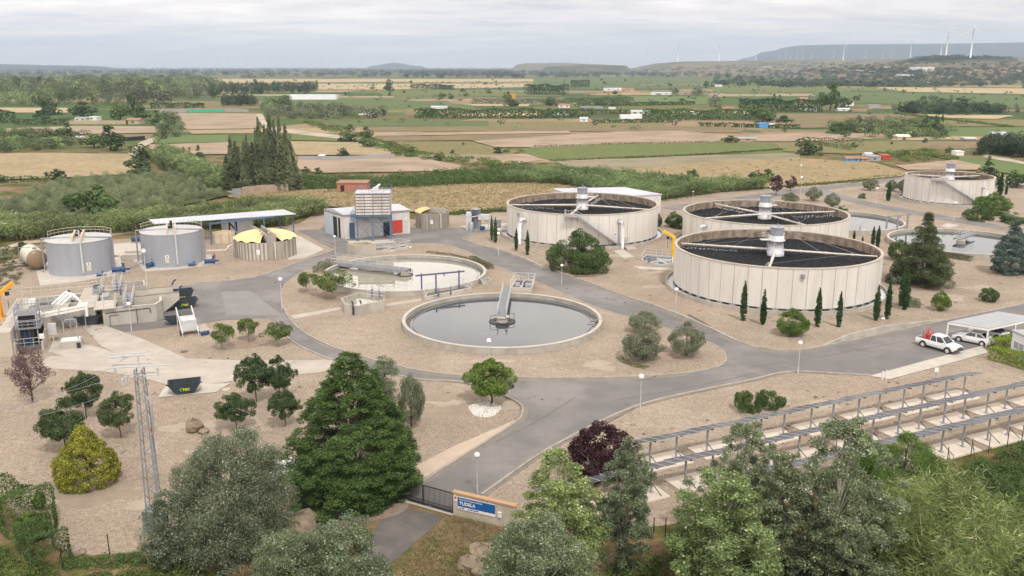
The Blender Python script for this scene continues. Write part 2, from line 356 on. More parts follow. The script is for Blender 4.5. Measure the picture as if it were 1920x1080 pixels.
PLANT = [(-60, 905), (0, 935), (60, 985), (112, 1030), (170, 1042), (330, 1030), (480, 1045), (600, 1010), (690, 960), (738, 932), (850, 965), (965, 992), (1080, 1000), (1250, 985), (1450, 945), (1650, 903), (1780, 864), (1920, 822), (2080, 780),
         (2080, 450), (2080, 345), (1920, 338), (1790, 318), (1690, 330), (1600, 342), (1460, 352), (1350, 360), (1240, 375), (1090, 378), (950, 398), (850, 402), (775, 412), (600, 395), (560, 420), (420, 437), (270, 447), (150, 452), (60, 472), (-60, 520)]
sheet('gravel_yard', g2(PLANT), .02, M('gravel'))
ASPH = [(850, 966), (905, 930), (1000, 862), (1060, 827), (1160, 777), (1240, 750), (1400, 716), (1480, 699), (1570, 702), (1632, 706), (1790, 664), (1850, 645), (1920, 634), (2040, 612), (2040, 546), (1920, 571), (1745, 608), (1540, 651), (1480, 658), (1430, 654), (1375, 638),
        (1190, 563), (1000, 494), (890, 457), (868, 449), (885, 441), (950, 431), (950, 424), (880, 427), (790, 428), (740, 425), (640, 405), (612, 418), (600, 430), (558, 432), (600, 455), (628, 468), (575, 487), (480, 520), (365, 532), (335, 540), (325, 580), (200, 610), (228, 624), (330, 612), (420, 601), (500, 597),
        (520, 604), (545, 640), (600, 668), (680, 692), (780, 712), (870, 719), (930, 738), (972, 758), (978, 776), (960, 797), (860, 860), (790, 905), (752, 936)]
sheet('road', g2(ASPH), .045, M('asphalt'))
def strip(name, px, w, z, mat, sm=6):
    c = cr([G(*p).to_2d() for p in px], sm, False); L_ = []; R_ = []
    for i, p in enumerate(c):
        d = (c[min(i + 1, len(c) - 1)] - c[max(i - 1, 0)]).normalized(); n = Vector((-d.y, d.x)) * w / 2; L_.append(p + n); R_.append(p - n)
    mb = MB()
    for i in range(len(c) - 1): mb.quad((*R_[i], z), (*R_[i + 1], z), (*L_[i + 1], z), (*L_[i], z))
    return tag(mb.build(name, mat), kind='structure')
strip('road', [(1250, 392), (1380, 374), (1480, 361), (1560, 351), (1640, 341), (1700, 326)], 5.5, .041, M('asphalt'))
strip('road', [(1530, 353), (1562, 366), (1640, 385), (1740, 403), (1860, 424), (1980, 440)], 5.0, .049, M('asphalt'))
sheet('road', g2([(736, 948), (832, 968), (812, 990), (778, 1018), (742, 1050), (700, 1075), (650, 1072), (690, 1020), (708, 985)]), .025, M('asphalt_old'))
ISLAND = [(529, 548), (534, 580), (560, 615), (610, 645), (680, 669), (780, 694), (880, 706), (1000, 709), (1100, 709), (1200, 706), (1290, 699), (1345, 688), (1360, 674), (1345, 652), (1290, 630), (1200, 603), (1110, 575), (1010, 532), (930, 500), (868, 470), (820, 459), (760, 459), (690, 468), (645, 480), (600, 497), (550, 522)]
isl = cr([G(*p).to_2d() for p in ISLAND], 6)
sheet('gravel_island', isl, .11, M('gravel'), thick=.10)
def kerb(name, path, closed=False, t=.16, h=.16):
    mb = MB(); mb.wall(path, t, 0, h, closed); return tag(mb.build(name, M('kerb')), kind='structure')
kerb('kerb', [Vector(p) for p in isl][::-1], True)
def kerbpx(px, h=.17): return kerb('kerb', cr([G(*p).to_2d() for p in px], 6, False), False, .16, h)
kerbpx([(905, 930), (1000, 862), (1060, 827), (1160, 777), (1240, 750), (1400, 716), (1480, 699), (1570, 702), (1632, 706)])
kerbpx([(520, 604), (545, 640), (600, 668), (625, 676)])
kerbpx([(660, 687), (780, 712), (870, 719), (930, 738), (972, 758), (978, 776), (960, 797), (860, 860), (790, 905), (760, 931)])
kerbpx([(2040, 546), (1920, 571), (1745, 608), (1540, 651), (1480, 658), (1430, 654), (1375, 638), (1190, 563), (1000, 494), (890, 457), (868, 449), (885, 441), (950, 431)][::-1])
kerbpx([(600, 455), (628, 468), (575, 487), (480, 520), (365, 532)][::-1])
# low concrete retaining walls beside the road
def lowwall(px, hs, label, t=.22):
    c = [G(*p).to_2d() for p in px]; mb = MB()
    for i in range(len(c) - 1):
        d = (c[i + 1] - c[i]).normalized(); n = Vector((-d.y, d.x)) * t; a, b = c[i], c[i + 1]
        v = [(*a, 0), (*b, 0), (*(b + n), 0), (*(a + n), 0), (*a, hs[i]), (*b, hs[i + 1]), (*(b + n), hs[i + 1]), (*(a + n), hs[i])]
        mb.add(v, [(4, 5, 6, 7), (0, 1, 5, 4), (2, 3, 7, 6), (1, 2, 6, 5), (3, 0, 4, 7)])
    tag(mb.build('retaining_wall', M('concrete')), label, 'low wall')
lowwall([(1543, 649), (1590, 638), (1660, 625), (1745, 606), (1780, 599)], [.05, .75, 1.0, .35, .05], 'low grey concrete wall by the road between the pencil cypresses and the car park')
lowwall([(1165, 553), (1215, 573), (1270, 598), (1330, 622), (1388, 642)], [.05, .5, .8, .6, .05], 'low tapering concrete wall left of the front trickling filter, along the road bend')
lowwall([(895, 459), (930, 470), (985, 489), (1030, 507)], [.05, .5, .5, .05], 'low pale concrete kerb wall below the two pairs of far cypresses')
sl = lambda px, z=.05, mat='slab', nm='concrete_path': sheet(nm, g2(px), z, M(mat))
sl([(150, 606), (200, 612), (262, 634), (352, 673), (470, 677), (622, 675), (632, 690), (600, 699), (460, 712), (340, 728), (250, 706), (190, 697), (60, 690), (95, 668), (240, 672), (190, 650)])
sl([(310, 724), (432, 719), (405, 736), (296, 746)], .06, 'concrete_light')
sl([(770, 880), (850, 838), (920, 808), (974, 785), (975, 790), (958, 800), (860, 860), (800, 897)], .052, 'sand_path')
sl([(1630, 706), (1720, 681), (1842, 649), (1852, 662), (1760, 688), (1668, 712)], .075, 'concrete_light')
sl([(62, 485), (75, 536), (140, 530), (232, 514), (225, 480), (110, 474)], .05, 'concrete_light')
sl([(213, 458), (300, 450), (285, 474), (215, 482)], .05, 'concrete_light')
sl([(248, 487), (272, 510), (330, 506), (402, 497), (396, 478), (300, 478)], .055, 'concrete_light')
sl([(556, 440), (608, 468), (572, 484), (540, 488), (548, 450)], .05, 'concrete_light')
sl([(100, 640), (170, 648), (240, 668), (140, 674), (90, 660)], .048, 'slab')
sl([(545, 593), (640, 577), (642, 581), (552, 600)], .125, 'slab')
sl([(722, 571), (790, 561), (792, 565), (724, 576)], .125, 'slab')
sl([(862, 424), (960, 418), (965, 428), (880, 433)], .055, 'concrete_light')
surf('patch', (.235, .225, .215), (.21, .20, .195), .4, .85)
sheet('road_patch', g2([(415, 548), (468, 546), (530, 592), (424, 592)]), .055, M('patch'))
sheet('road_patch', g2([(1085, 552), (1128, 545), (1160, 560), (1098, 558)]), .055, M('patch'))
for px in ([(1764, 424), (1776, 419), (1800, 423), (1778, 428)], [(1766, 432), (1800, 433), (1796, 436), (1764, 435)], [(1185, 499), (1262, 503), (1262, 508), (1200, 505)], [(1150, 470), (1168, 468), (1190, 482), (1170, 485)]): sl(px, .052, 'concrete_light')
for a_, b_, w_ in (((1060, 828), (1190, 765), .12), ((1195, 715), (1240, 700), .25), ((1290, 590), (1330, 612), .5), ((700, 695), (760, 690), .08), ((1150, 752), (1420, 700), .07), ((1400, 690), (1700, 640), .08), ((960, 480), (1130, 560), .07), ((930, 830), (1080, 745), .09), ((560, 520), (680, 480), .08)):
    strip('road_joint', [a_, ((a_[0] + b_[0]) / 2 + 4, (a_[1] + b_[1]) / 2 + 2), b_], w_, .058, M('asphalt_old'))
surf('bare_light', (.40, .33, .26), (.35, .285, .22), .8, .95, .3, 12); surf('bare_dark', (.27, .215, .16), (.31, .25, .19), .8, .95, .3, 12); surf('road_dirt', (.25, .22, .185), (.19, .172, .15), .5, .95, .2, 14)
rr = random.Random(77)
for i in range(44):       # bare and darker patches worn into the gravel
    x, y = rr.choice([(rr.uniform(60, 520), rr.uniform(780, 1000)), (rr.uniform(1180, 1880), rr.uniform(700, 800)), (rr.uniform(950, 1250), rr.uniform(470, 560)), (rr.uniform(1680, 1900), rr.uniform(520, 590)), (rr.uniform(900, 1250), rr.uniform(675, 692)), (rr.uniform(840, 950), rr.uniform(745, 775))])
    p = G(x, y); r_ = rr.uniform(.5, 2.2); ph = [rr.uniform(0, 6) for _ in range(4)]; q_ = []
    for a in np.linspace(0, 6.1, 30): f = r_ * (1 + .3 * math.sin(2 * a + ph[0]) + .2 * math.sin(3 * a + ph[1]) + .12 * math.sin(7 * a + ph[2]) + .08 * math.sin(11 * a + ph[3])); q_.append((p.x + f * math.cos(a) * 1.6, p.y + f * math.sin(a)))
    sheet('bare_patch', q_, .1125 + .0005 * i if 560 <= x <= 1300 and y < 695 and y > 600 else .0222 + .0005 * i, M('bare_dark' if i % 2 else 'bare_light'))
for px in ([(905, 928), (1000, 861), (1060, 826), (1160, 776), (1240, 749), (1400, 715), (1480, 698), (1570, 701)], [(1745, 609), (1540, 652), (1480, 659), (1430, 655), (1375, 640), (1190, 565), (1000, 496)], [(780, 711), (870, 717), (932, 735), (976, 757), (982, 776), (962, 799), (862, 862), (792, 906)], [(540, 585), (566, 619), (614, 649), (682, 673), (780, 697), (880, 709), (1000, 712), (1200, 709), (1290, 702)]): strip('road_dirt', px, .8, .0535, M('road_dirt'))
# stain and clean patches of stones round the small tree
surf('white_stone', (.78, .76, .72), (.50, .47, .43), 5, .9, .8, 8)
cs = G(909, 768); mb = MB(); rr = random.Random(3)
for i in range(900):
    a = rr.uniform(0, 6.283); q = math.sqrt(rr.random()); x = cs.x + q * 1.55 * math.cos(a) * (1 + .08 * math.sin(3 * a)); y = cs.y + q * 2.0 * math.sin(a); s_ = rr.uniform(.05, .12)
    mb.add([(x + s_, y, .03), (x, y + s_, .03), (x - s_, y, .03), (x, y - s_, .03), (x + rr.uniform(-.02, .02), y, .03 + s_)], [(0, 1, 4), (1, 2, 4), (2, 3, 4), (3, 0, 4)])
tag(mb.build('white_stones', M('white_stone')), 'circle of white stones under the small tree by the junction', 'stones', kind='stuff')
# ------------------------------------------------------------------ fields
FM = {'plough': ((.36, .275, .20), (.30, .225, .16)), 'straw': ((.41, .32, .20), (.25, .195, .11)), 'weed': ((.235, .19, .095), (.135, .135, .055)), 'green': ((.085, .125, .045), (.12, .145, .06)),
      'bright': ((.10, .155, .05), (.14, .175, .07)), 'vine': ((.155, .175, .06), (.10, .125, .04)), 'grey': ((.27, .235, .16), (.22, .19, .12)), 'brown': ((.22, .165, .095), (.165, .135, .07)), 'wheat': ((.45, .36, .22), (.37, .29, .17)), 'floor': ((.05, .065, .028), (.075, .08, .04)), 'track': ((.46, .39, .31), (.38, .32, .25)), 'dry': ((.36, .265, .16), (.22, .18, .085))}
for k_, (a_, b_) in FM.items():
    surf('field_' + k_, a_, b_, {'dry': .3, 'weed': .25, 'vine': .25, 'straw': .45}.get(k_, .05), .95, .4, 2.0, detail=8, stretch=(1, 1.6, 1), c3=tuple((x * .55 + y * .45) * .72 for x, y in zip(a_, (.2, .25, .1))), s3=.05, a3=.55, spec=.1)
FIELDS = [
 ('wheat', [(350, 148), (1000, 148), (1010, 153), (420, 156)]), ('green', [(400, 156), (760, 153), (800, 159), (420, 161)]), ('wheat', [(400, 162), (570, 157), (1050, 157), (1060, 162), (700, 168), (480, 167)]),
 ('green', [(1000, 147), (1510, 146), (1500, 161), (1110, 166), (1000, 158)]), ('wheat', [(1640, 163), (1920, 166), (2050, 170), (2050, 179), (1700, 172)]), ('green', [(1520, 170), (1700, 174), (2050, 182), (2050, 205), (1800, 200), (1560, 190)]),
 ('vine', [(1330, 162), (1640, 164), (1650, 170), (1340, 174)]), ('plough', [(1320, 175), (1520, 176), (1530, 180), (1340, 181)]), ('bright', [(1180, 180), (1330, 181), (1325, 195), (1190, 198)]),
 ('green', [(540, 187), (700, 183), (885, 197), (900, 215), (720, 214), (530, 203)]), ('vine', [(700, 170), (900, 170), (1060, 175), (1050, 181), (720, 180)]), ('brown', [(760, 205), (1000, 208), (1060, 214), (860, 220), (760, 217)]), ('wheat', [(860, 212), (1010, 213), (1020, 218), (880, 218)]),
 ('green', [(600, 227), (915, 227), (918, 237), (640, 237)]), ('weed', [(918, 228), (1250, 230), (1240, 240), (920, 238)]), ('brown', [(680, 238), (1240, 236), (1400, 240), (1390, 250), (1050, 247), (700, 248)]),
 ('plough', [(690, 250), (1065, 246), (1072, 250), (700, 256)]), ('brown', [(640, 257), (1150, 252), (1140, 262), (885, 264), (650, 266)]),
 ('plough', [(885, 265), (1150, 248), (1280, 246), (1395, 258), (1330, 268), (1000, 277), (930, 277)]), ('weed', [(740, 266), (880, 266), (930, 278), (975, 284), (960, 291), (820, 290), (760, 280)]),
 ('vine', [(975, 279), (1150, 271), (1330, 268), (1450, 268), (1465, 280), (1290, 292), (1040, 303), (990, 292)]), ('plough', [(850, 297), (985, 289), (1022, 301), (960, 309), (870, 302)]),
 ('grey', [(1040, 305), (1290, 293), (1500, 288), (1500, 299), (1340, 306), (1150, 320), (1080, 318)]), ('dry', [(1130, 322), (1350, 304), (1500, 298), (1640, 306), (1700, 325), (1690, 332), (1440, 352), (1240, 372), (1180, 345)]),
 ('brown', [(1420, 213), (1740, 214), (1700, 226), (1580, 240), (1470, 241), (1430, 228)]), ('plough', [(1380, 256), (1500, 250), (1590, 253), (1640, 262), (1500, 266), (1420, 266)]), ('weed', [(1450, 268), (1700, 266), (1760, 280), (1600, 290), (1470, 285)]),
 ('wheat', [(1740, 215), (1900, 217), (1870, 224), (1730, 221)]), ('weed', [(1765, 226), (2050, 224), (2050, 238), (1760, 238)]), ('bright', [(1765, 240), (2050, 238), (2050, 262), (1860, 262), (1770, 255)]), ('straw', [(1780, 256), (2050, 262), (2050, 268), (1790, 264)]),
 ('bright', [(1740, 292), (1860, 300), (2040, 318), (2040, 345), (1850, 322), (1800, 306)]), ('plough', [(1680, 312), (1790, 301), (1840, 311), (1832, 320), (1700, 320)]),
 ('plough', [(305, 213), (485, 213), (490, 222), (480, 242), (352, 244), (320, 228)]), ('straw', [(350, 245), (480, 243), (640, 240), (720, 252), (700, 258), (560, 250), (360, 252)]), ('bright', [(285, 256), (430, 253), (430, 268), (290, 270)]), ('vine', [(545, 252), (640, 250), (720, 262), (640, 266), (548, 264)]),
 ('plough', [(280, 272), (430, 268), (430, 290), (320, 292), (280, 280)]), ('straw', [(545, 266), (680, 268), (740, 284), (730, 292), (555, 292)]), ('plough', [(560, 297), (770, 294), (865, 312), (860, 322), (595, 326), (555, 318)]),
 ('plough', [(10, 242), (140, 237), (302, 238), (300, 250), (180, 252), (10, 254)]), ('brown', [(100, 254), (290, 252), (280, 262), (100, 262)]), ('straw', [(-100, 292), (60, 288), (240, 290), (262, 305), (248, 328), (100, 336), (-100, 340)]), ('wheat', [(-100, 202), (130, 203), (130, 212), (-100, 212)]),
 ('dry', [(400, 352), (545, 360), (640, 355), (800, 350), (1000, 343), (1085, 352), (1070, 372), (950, 395), (840, 400), (775, 400), (600, 388), (430, 372)]), ('track', [(-40, 472), (0, 465), (60, 447), (180, 438), (290, 427), (292, 431), (190, 443), (60, 456), (0, 474), (-40, 482)]),
 ('track', [(240, 290), (262, 268), (290, 258), (330, 246), (336, 249), (300, 262), (272, 276), (256, 296)]), ('track', [(480, 215), (492, 214), (505, 240), (700, 262), (730, 275), (700, 268), (498, 247)]), ('track', [(1850, 292), (1960, 312), (1960, 317), (1840, 296)]),
]
FIELDS.append(('floor', [(-40, 398), (60, 360), (108, 343), (230, 336), (325, 331), (440, 366), (330, 390), (180, 404), (-40, 410)]))
rr = random.Random(12)
for i in range(46):      # narrow strips between the larger plots
    y = rr.choice([rr.uniform(156, 212), rr.uniform(156, 212), rr.uniform(214, 300)]); x = rr.uniform(520, 1900) if y > 185 else rr.uniform(380, 1900); w_ = rr.uniform(60, 260); h_ = (y - 125) * rr.uniform(.015, .05) + .8; s_ = rr.uniform(-.015, .02) * w_
    FIELDS.insert(rr.randrange(len(FIELDS) // 2), (rr.choice(['vine', 'straw', 'weed', 'brown', 'plough', 'green', 'wheat', 'grey']), [(x, y), (x + w_, y + s_), (x + w_ + rr.uniform(-15, 25), y + s_ + h_), (x + rr.uniform(-25, 15), y + h_)]))
for i, (k_, px) in enumerate(FIELDS): sheet('field', g2(px), .012 + .004 * i if px[0][1] < 400 else .01, M('field_' + k_))
# ------------------------------------------------------------------ hills
def ZD(D, py):
    v = (540 - py) / FPX; return CAMH - D * (sP - v * cP) / (cP + v * sP)
def hill(name, prof, D, depth, front, mat, rough=6.0, seed=1, n=90, base=-2):
    """ridge whose crest stands at distance D; foot 'front' metres nearer"""
    rr = np.random.RandomState(seed); xs = np.linspace(prof[0][0], prof[-1][0], n); ys = np.interp(xs, [p[0] for p in prof], [p[1] for p in prof])
    rows = [(-front, 0), (-front * .75, .12), (-front * .5, .3), (-front * .3, .55), (-front * .15, .8), (0, 1), (depth * .5, .98), (depth, .9), (depth * 1.3, .4), (depth * 1.6, 0)]
    rows = [(a, b) for a, b in rows]; vs = []; fs = []
    nz = np.cumsum(rr.randn(n)); nz -= np.linspace(nz[0], nz[-1], n); nz = nz / max(1e-6, abs(nz).max())
    for k, (dy, hf) in enumerate(rows):
        for j in range(n):
            Dy = D + dy; u = (xs[j] - 960) / FPX; v = (540 - ys[j]) / FPX; t = D / (cP + v * sP); X = u * t * (1 + (dy / D) * .5)
            en = min(1, min(j, n - 1 - j) / (n * .09)); h = max(0, ZD(D, ys[j])) * en * en * (3 - 2 * en); z = base + (h - base) * hf * (1 if k in (0, 5, 9) else 1 + .05 * rough / 6 * math.sin(j * .9 + k * 2.1) + .10 * nz[j] * rough / 6)
            vs.append((X, Dy + rr.uniform(-1, 1) * front * .02, z))
            if k and j: a = (k - 1) * n + j - 1; fs.append((a, a + 1, a + 1 + n, a + n))
    mb = MB(); mb.add(vs, fs); o = mb.build(name, mat, smooth=True); return tag(o, kind='structure')
surf('hill_far', (.055, .075, .075), (.08, .085, .075), .004, .95, spec=.1)
surf('hill_brown', (.25, .17, .11), (.085, .10, .05), .009, .95, spec=.1, c3=(.05, .07, .035), s3=.0045, a3=.45, detail=9, stretch=(1, 2, 1))
surf('hill_green', (.045, .065, .03), (.075, .085, .04), .03, .95, spec=.1, c3=(.20, .13, .08), s3=.008, a3=.6)
hill('hills', [(1340, 124), (1375, 120), (1430, 109), (1465, 96), (1482, 87), (1510, 84.5), (1600, 83), (1760, 82), (1920, 79.5), (2100, 80), (2500, 84)], 9500, 2500, 1500, M('hill_far'), 8, 3, 160)
hill('hills', [(-400, 118), (0, 120), (90, 123), (200, 124.5)], 7000, 900, 900, M('hill_far'), 3, 4)
hill('hills', [(683, 125), (710, 122), (728, 118.5), (742, 117.5), (756, 119.5), (775, 123), (800, 125)], 10500, 500, 700, M('hill_far'), 1, 5, 40)
hill('hills', [(950, 125), (975, 120), (990, 118.5), (1060, 118), (1130, 121), (1180, 124)], 6500, 700, 700, M('hill_brown'), 4, 6, 60)
hill('hills', [(1010, 126), (1050, 123.5), (1100, 121.8), (1160, 122.2), (1190, 124)], 4600, 500, 500, M('hill_green'), 4, 7, 50)
hill('hills', [(1170, 124), (1235, 117), (1300, 115), (1400, 114), (1500, 112.5), (1600, 111), (1700, 109), (1920, 106), (2300, 104)], 4700, 1500, 1500, M('hill_brown'), 5, 8, 140)
hill('hills', [(1500, 132), (1600, 125), (1700, 120), (1800, 117), (1920, 116), (2300, 114)], 2600, 700, 800, M('hill_brown'), 5, 10, 120)
hill('hills', [(1670, 119), (1700, 113), (1735, 106), (1765, 104), (1800, 105), (1830, 108), (1860, 106.5), (1895, 110), (1930, 116)], 3000, 300, 350, M('hill_green'), 4, 9, 60)

# ground height on the hills, and the point of ground or hill seen at a pixel
from mathutils.bvhtree import BVHTree
_vs = []; _fs = []
for o in COL.objects:
    if o.name.startswith('hills'):
        k = len(_vs); _vs += [v.co.copy() for v in o.data.vertices]; _fs += [[i + k for i in p.vertices] for p in o.data.polygons]
HB = BVHTree.FromPolygons(_vs, _fs)
def GH(px, py):
    u = (px - 960) / FPX; v = (540 - py) / FPX; d = Vector((u, cP + v * sP, -sP + v * cP)); hit = HB.ray_cast(Vector((0, 0, CAMH)), d, 16000)[0]
    if d.z > -1e-4: return hit
    g = G(px, py); return hit if hit is not None and hit.y < g.y else g
# bare soil under some of the trees
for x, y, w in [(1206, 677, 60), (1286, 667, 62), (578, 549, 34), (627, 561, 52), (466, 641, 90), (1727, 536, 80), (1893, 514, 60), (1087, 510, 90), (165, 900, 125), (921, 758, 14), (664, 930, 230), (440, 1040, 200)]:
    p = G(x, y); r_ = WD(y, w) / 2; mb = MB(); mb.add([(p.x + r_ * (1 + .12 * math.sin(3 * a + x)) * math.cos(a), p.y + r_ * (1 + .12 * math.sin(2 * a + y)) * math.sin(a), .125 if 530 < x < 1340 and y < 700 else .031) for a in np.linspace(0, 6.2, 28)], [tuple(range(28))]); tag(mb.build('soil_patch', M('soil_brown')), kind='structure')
# ------------------------------------------------------------------ vegetation
ORD = ['first', 'second', 'third', 'fourth', 'fifth', 'sixth', 'seventh', 'eighth', 'ninth', 'tenth', 'eleventh', 'twelfth', 'thirteenth', 'fourteenth', 'fifteenth', 'sixteenth', 'seventeenth', 'eighteenth', 'nineteenth', 'twentieth',
       'twenty-first', 'twenty-second', 'twenty-third', 'twenty-fourth', 'twenty-fifth', 'twenty-sixth', 'twenty-seventh', 'twenty-eighth', 'twenty-ninth', 'thirtieth']
def ordinals(objs, desc, cat, group):
    """labels for look-alikes, told apart by their order across the photo"""
    objs = sorted(objs, key=lambda o: o.location.x / max(1, o.location.y))
    for i, o in enumerate(objs):
        w = 'leftmost of its kind' if i == 0 else ('rightmost of its kind' if i == len(objs) - 1 else ORD[min(i, 29)] + ' from the left')
        tag(o, '%s, %s' % (desc, w), cat, group)
def mesh_quads(name, V, mat, k=4):
    """V: (n, k, 3) separate faces"""
    n = len(V); me = bpy.data.meshes.new(name); me.vertices.add(n * k); me.vertices.foreach_set('co', V.reshape(-1).astype(np.float32))
    me.loops.add(n * k); me.loops.foreach_set('vertex_index', np.arange(n * k, dtype=np.int32)); me.polygons.add(n)
    me.polygons.foreach_set('loop_start', np.arange(0, n * k, k, dtype=np.int32)); me.polygons.foreach_set('loop_total', np.full(n, k, dtype=np.int32))
    me.materials.append(mat); me.update(calc_edges=True); return me
def unit(a): return a / np.maximum(1e-9, np.linalg.norm(a, axis=-1, keepdims=True))
def leafquads(C, Nn, L_, Wd, rs, D=None):
    """rhombic leaves: centres C, normals Nn, lengths, widths; D = preferred long direction"""
    n = len(C); Nn = unit(Nn); r = rs.randn(n, 3) if D is None else D
    a = unit(r - Nn * (r * Nn).sum(1, keepdims=True)); b = np.cross(Nn, a)
    L_ = np.reshape(L_, (-1, 1)) * .5; Wd = np.reshape(Wd, (-1, 1)) * .5
    bend = Nn * L_ * .25
    return np.stack([C - a * L_ - bend, C + b * Wd - a * L_ * .1, C + a * L_ - bend, C - b * Wd - a * L_ * .1], 1)
PROF = {'round': [.35, .8, .97, 1, .93, .74, .42, .1], 'oak': [.75, 1, 1, .88, .62, .25], 'cone': [.86, 1, .97, .88, .76, .62, .47, .31, .15, .03], 'pencil': [.6, .85, .97, 1, 1, .95, .85, .68, .42, .08],
        'poplar': [.35, .7, .92, 1, .98, .92, .82, .68, .5, .25], 'dome': [.92, 1, .97, .86, .66, .36, .08], 'spire': [.8, 1, 1, .96, .9, .8, .68, .52, .34, .1], 'flat': [.7, 1, .9, .5], 'spruce': [1, .97, .9, .8, .68, .55, .4, .26, .12, .03],
        'egg': [.6, .92, 1, .96, .85, .68, .46, .2], 'bigdome': [.8, .95, 1, 1, .98, .92, .8, .5], 'beehive': [.84, .98, 1, .95, .86, .73, .57, .41, .27, .16]}
def layout(prof, r, h, base, K, cr_, rs, inner=.35, asym=.12):
    P = PROF[prof]; t = rs.rand(K * 3); w = np.interp(t, np.linspace(0, 1, len(P)), P); keep = rs.rand(K * 3) < (w * .65 + .35); t = t[keep][:K]; w = w[keep][:K]
    a = rs.rand(len(t)) * 2 * np.pi; rho = np.sqrt(inner + (1 - inner) * rs.rand(len(t)))
    wob = 1 + asym * np.sin(2 * a + rs.rand() * 6) + asym * .7 * np.sin(3 * a + rs.rand() * 6 + t * 5)
    rad = cr_ * (.65 + .7 * rs.rand(len(t))) * (.5 + .5 * w)
    q = np.maximum(0, w * r * rho * wob - rad * .45)
    return np.stack([q * np.cos(a), q * np.sin(a), base + (h - base) * t * .97], 1), rad, t
def crown(name, mat, prof, r, h, base, K, crad, n, leaf, asp=.6, seed=0, inner=.35, asym=.12, mode='leaf', squash=.75, shell=.55, droop=0.0, nz=.55):
    rs = np.random.RandomState(seed); C, rad, t = layout(prof, r, h, base, K, crad, rs, inner, asym)
    p = rad ** 2; idx = rs.choice(len(C), n, p=p / p.sum()); d = unit(rs.randn(n, 3)); out = unit(C[idx] * [1, 1, .25] + [0, 0, .15]); d = unit(d + out * .45)
    q = rad[idx][:, None] * (shell + (1 - shell) * rs.rand(n, 1) ** .6) * np.array([1, 1, squash]); pos = C[idx] + d * q
    if mode == 'leaf':
        V = leafquads(pos, d + rs.randn(n, 3) * nz + [0, 0, .25], leaf * (.6 + .8 * rs.rand(n)), leaf * asp * (.6 + .8 * rs.rand(n)), rs)
    elif mode == 'up':      # sprays that sweep up and out
        D = unit(out * [1, 1, .2] * .7 + np.array([0, 0, 1]) + rs.randn(n, 3) * .35); V = leafquads(pos, d + rs.randn(n, 3) * .6, leaf * (.6 + .9 * rs.rand(n)), leaf * asp * (.6 + .8 * rs.rand(n)), rs, D)
    else:                   # 'spray': fans held out and slightly up or drooping
        D = unit(out * [1, 1, .1] + rs.randn(n, 3) * .4 + np.array([0, 0, .25 - droop])); V = leafquads(pos, np.array([0, 0, 1]) + rs.randn(n, 3) * .55 + out * .3, leaf * (.6 + .9 * rs.rand(n)), leaf * asp * (.6 + .8 * rs.rand(n)), rs, D)
    return mesh_quads(name, V, mat), C, rad
def trunkmesh(mat, h, r0, r1, limbs, wig=.03, seed=0, multi=1, spread=.0):
    rr = random.Random(seed); mb = MB()
    for k in range(multi):
        a = 6.283 * k / max(1, multi) + rr.uniform(-.4, .4); ox, oy = (math.cos(a) * spread, math.sin(a) * spread) if multi > 1 else (0, 0)
        pts = []; x = y = 0.0
        for i in range(6):
            t = i / 5; x += rr.uniform(-wig, wig) * h; y += rr.uniform(-wig, wig) * h; pts.append((x + ox * t * h, y + oy * t * h, h * t - .05))
        mb.tube(pts, r0 / math.sqrt(multi), 7, r1 / math.sqrt(multi)); top = pts
        for c in limbs[k::multi]:
            b = top[min(5, max(1, int(5 * min(.95, c[2] / h * .65))))]; m_ = ((b[0] + c[0]) / 2, (b[1] + c[1]) / 2, (b[2] * .45 + c[2] * .55)); mb.tube([b, m_, tuple(c)], r0 * .3, 5, r0 * .08)
    me = mb.build('tmp', mat); d = me.data; bpy.data.objects.remove(me); return d
TREES = {}
def species(key, mat, prof, r, h, base, K, crad, n, leaf, asp=.6, seeds=(1, 2), bark='bark', tr=.12, limbs=10, multi=1, spread=0, th=.75, **kw):
    TREES[key] = (r, h, [])
    for s_ in seeds:
        me, C, rad = crown('crown', M(mat), prof, r, h, base, K, crad, n, leaf, asp, seed=s_ * 13 + 5, **kw)
        rs = random.Random(s_); li = [tuple(C[i]) for i in rs.sample(range(len(C)), min(limbs, len(C)))]
        TREES[key][2].append((me, trunkmesh(M(bark), h * th, tr, tr * .3, li, .02, s_, multi, spread) if tr else None))
cnt = {}
def plant(name, key, px, py, top, wpx, label=None, cat='tree', group=None, rz=None, x=None, hm=None, crownname='crown', z0=0.0, trunkname='trunk'):
    """stand a plant with its foot at photo pixel (px, py), reaching up to row top, wpx photo pixels wide"""
    p = GH(px, py) if py < 150 else G(px, py, z0); r, h, vs_ = TREES[key]; hh = hm or HT(py, top, z0); mid = (py + (top or py)) / 2
    ww = WD(py, wpx) / 2 / math.sqrt(1 + ((px - 960) / FPX) ** 2); i = cnt.get(key, 0); cnt[key] = i + 1; cm, tm = vs_[i % len(vs_)]
    e = empty(name, p, rnd.uniform(0, 6.28) if rz is None else rz, label, cat, group); e.scale = (ww / r, ww / r, hh / h)
    c = bpy.data.objects.new(crownname, cm); COL.objects.link(c); c.parent = e
    if tm: t = bpy.data.objects.new(trunkname, tm); COL.objects.link(t); t.parent = e
    return e
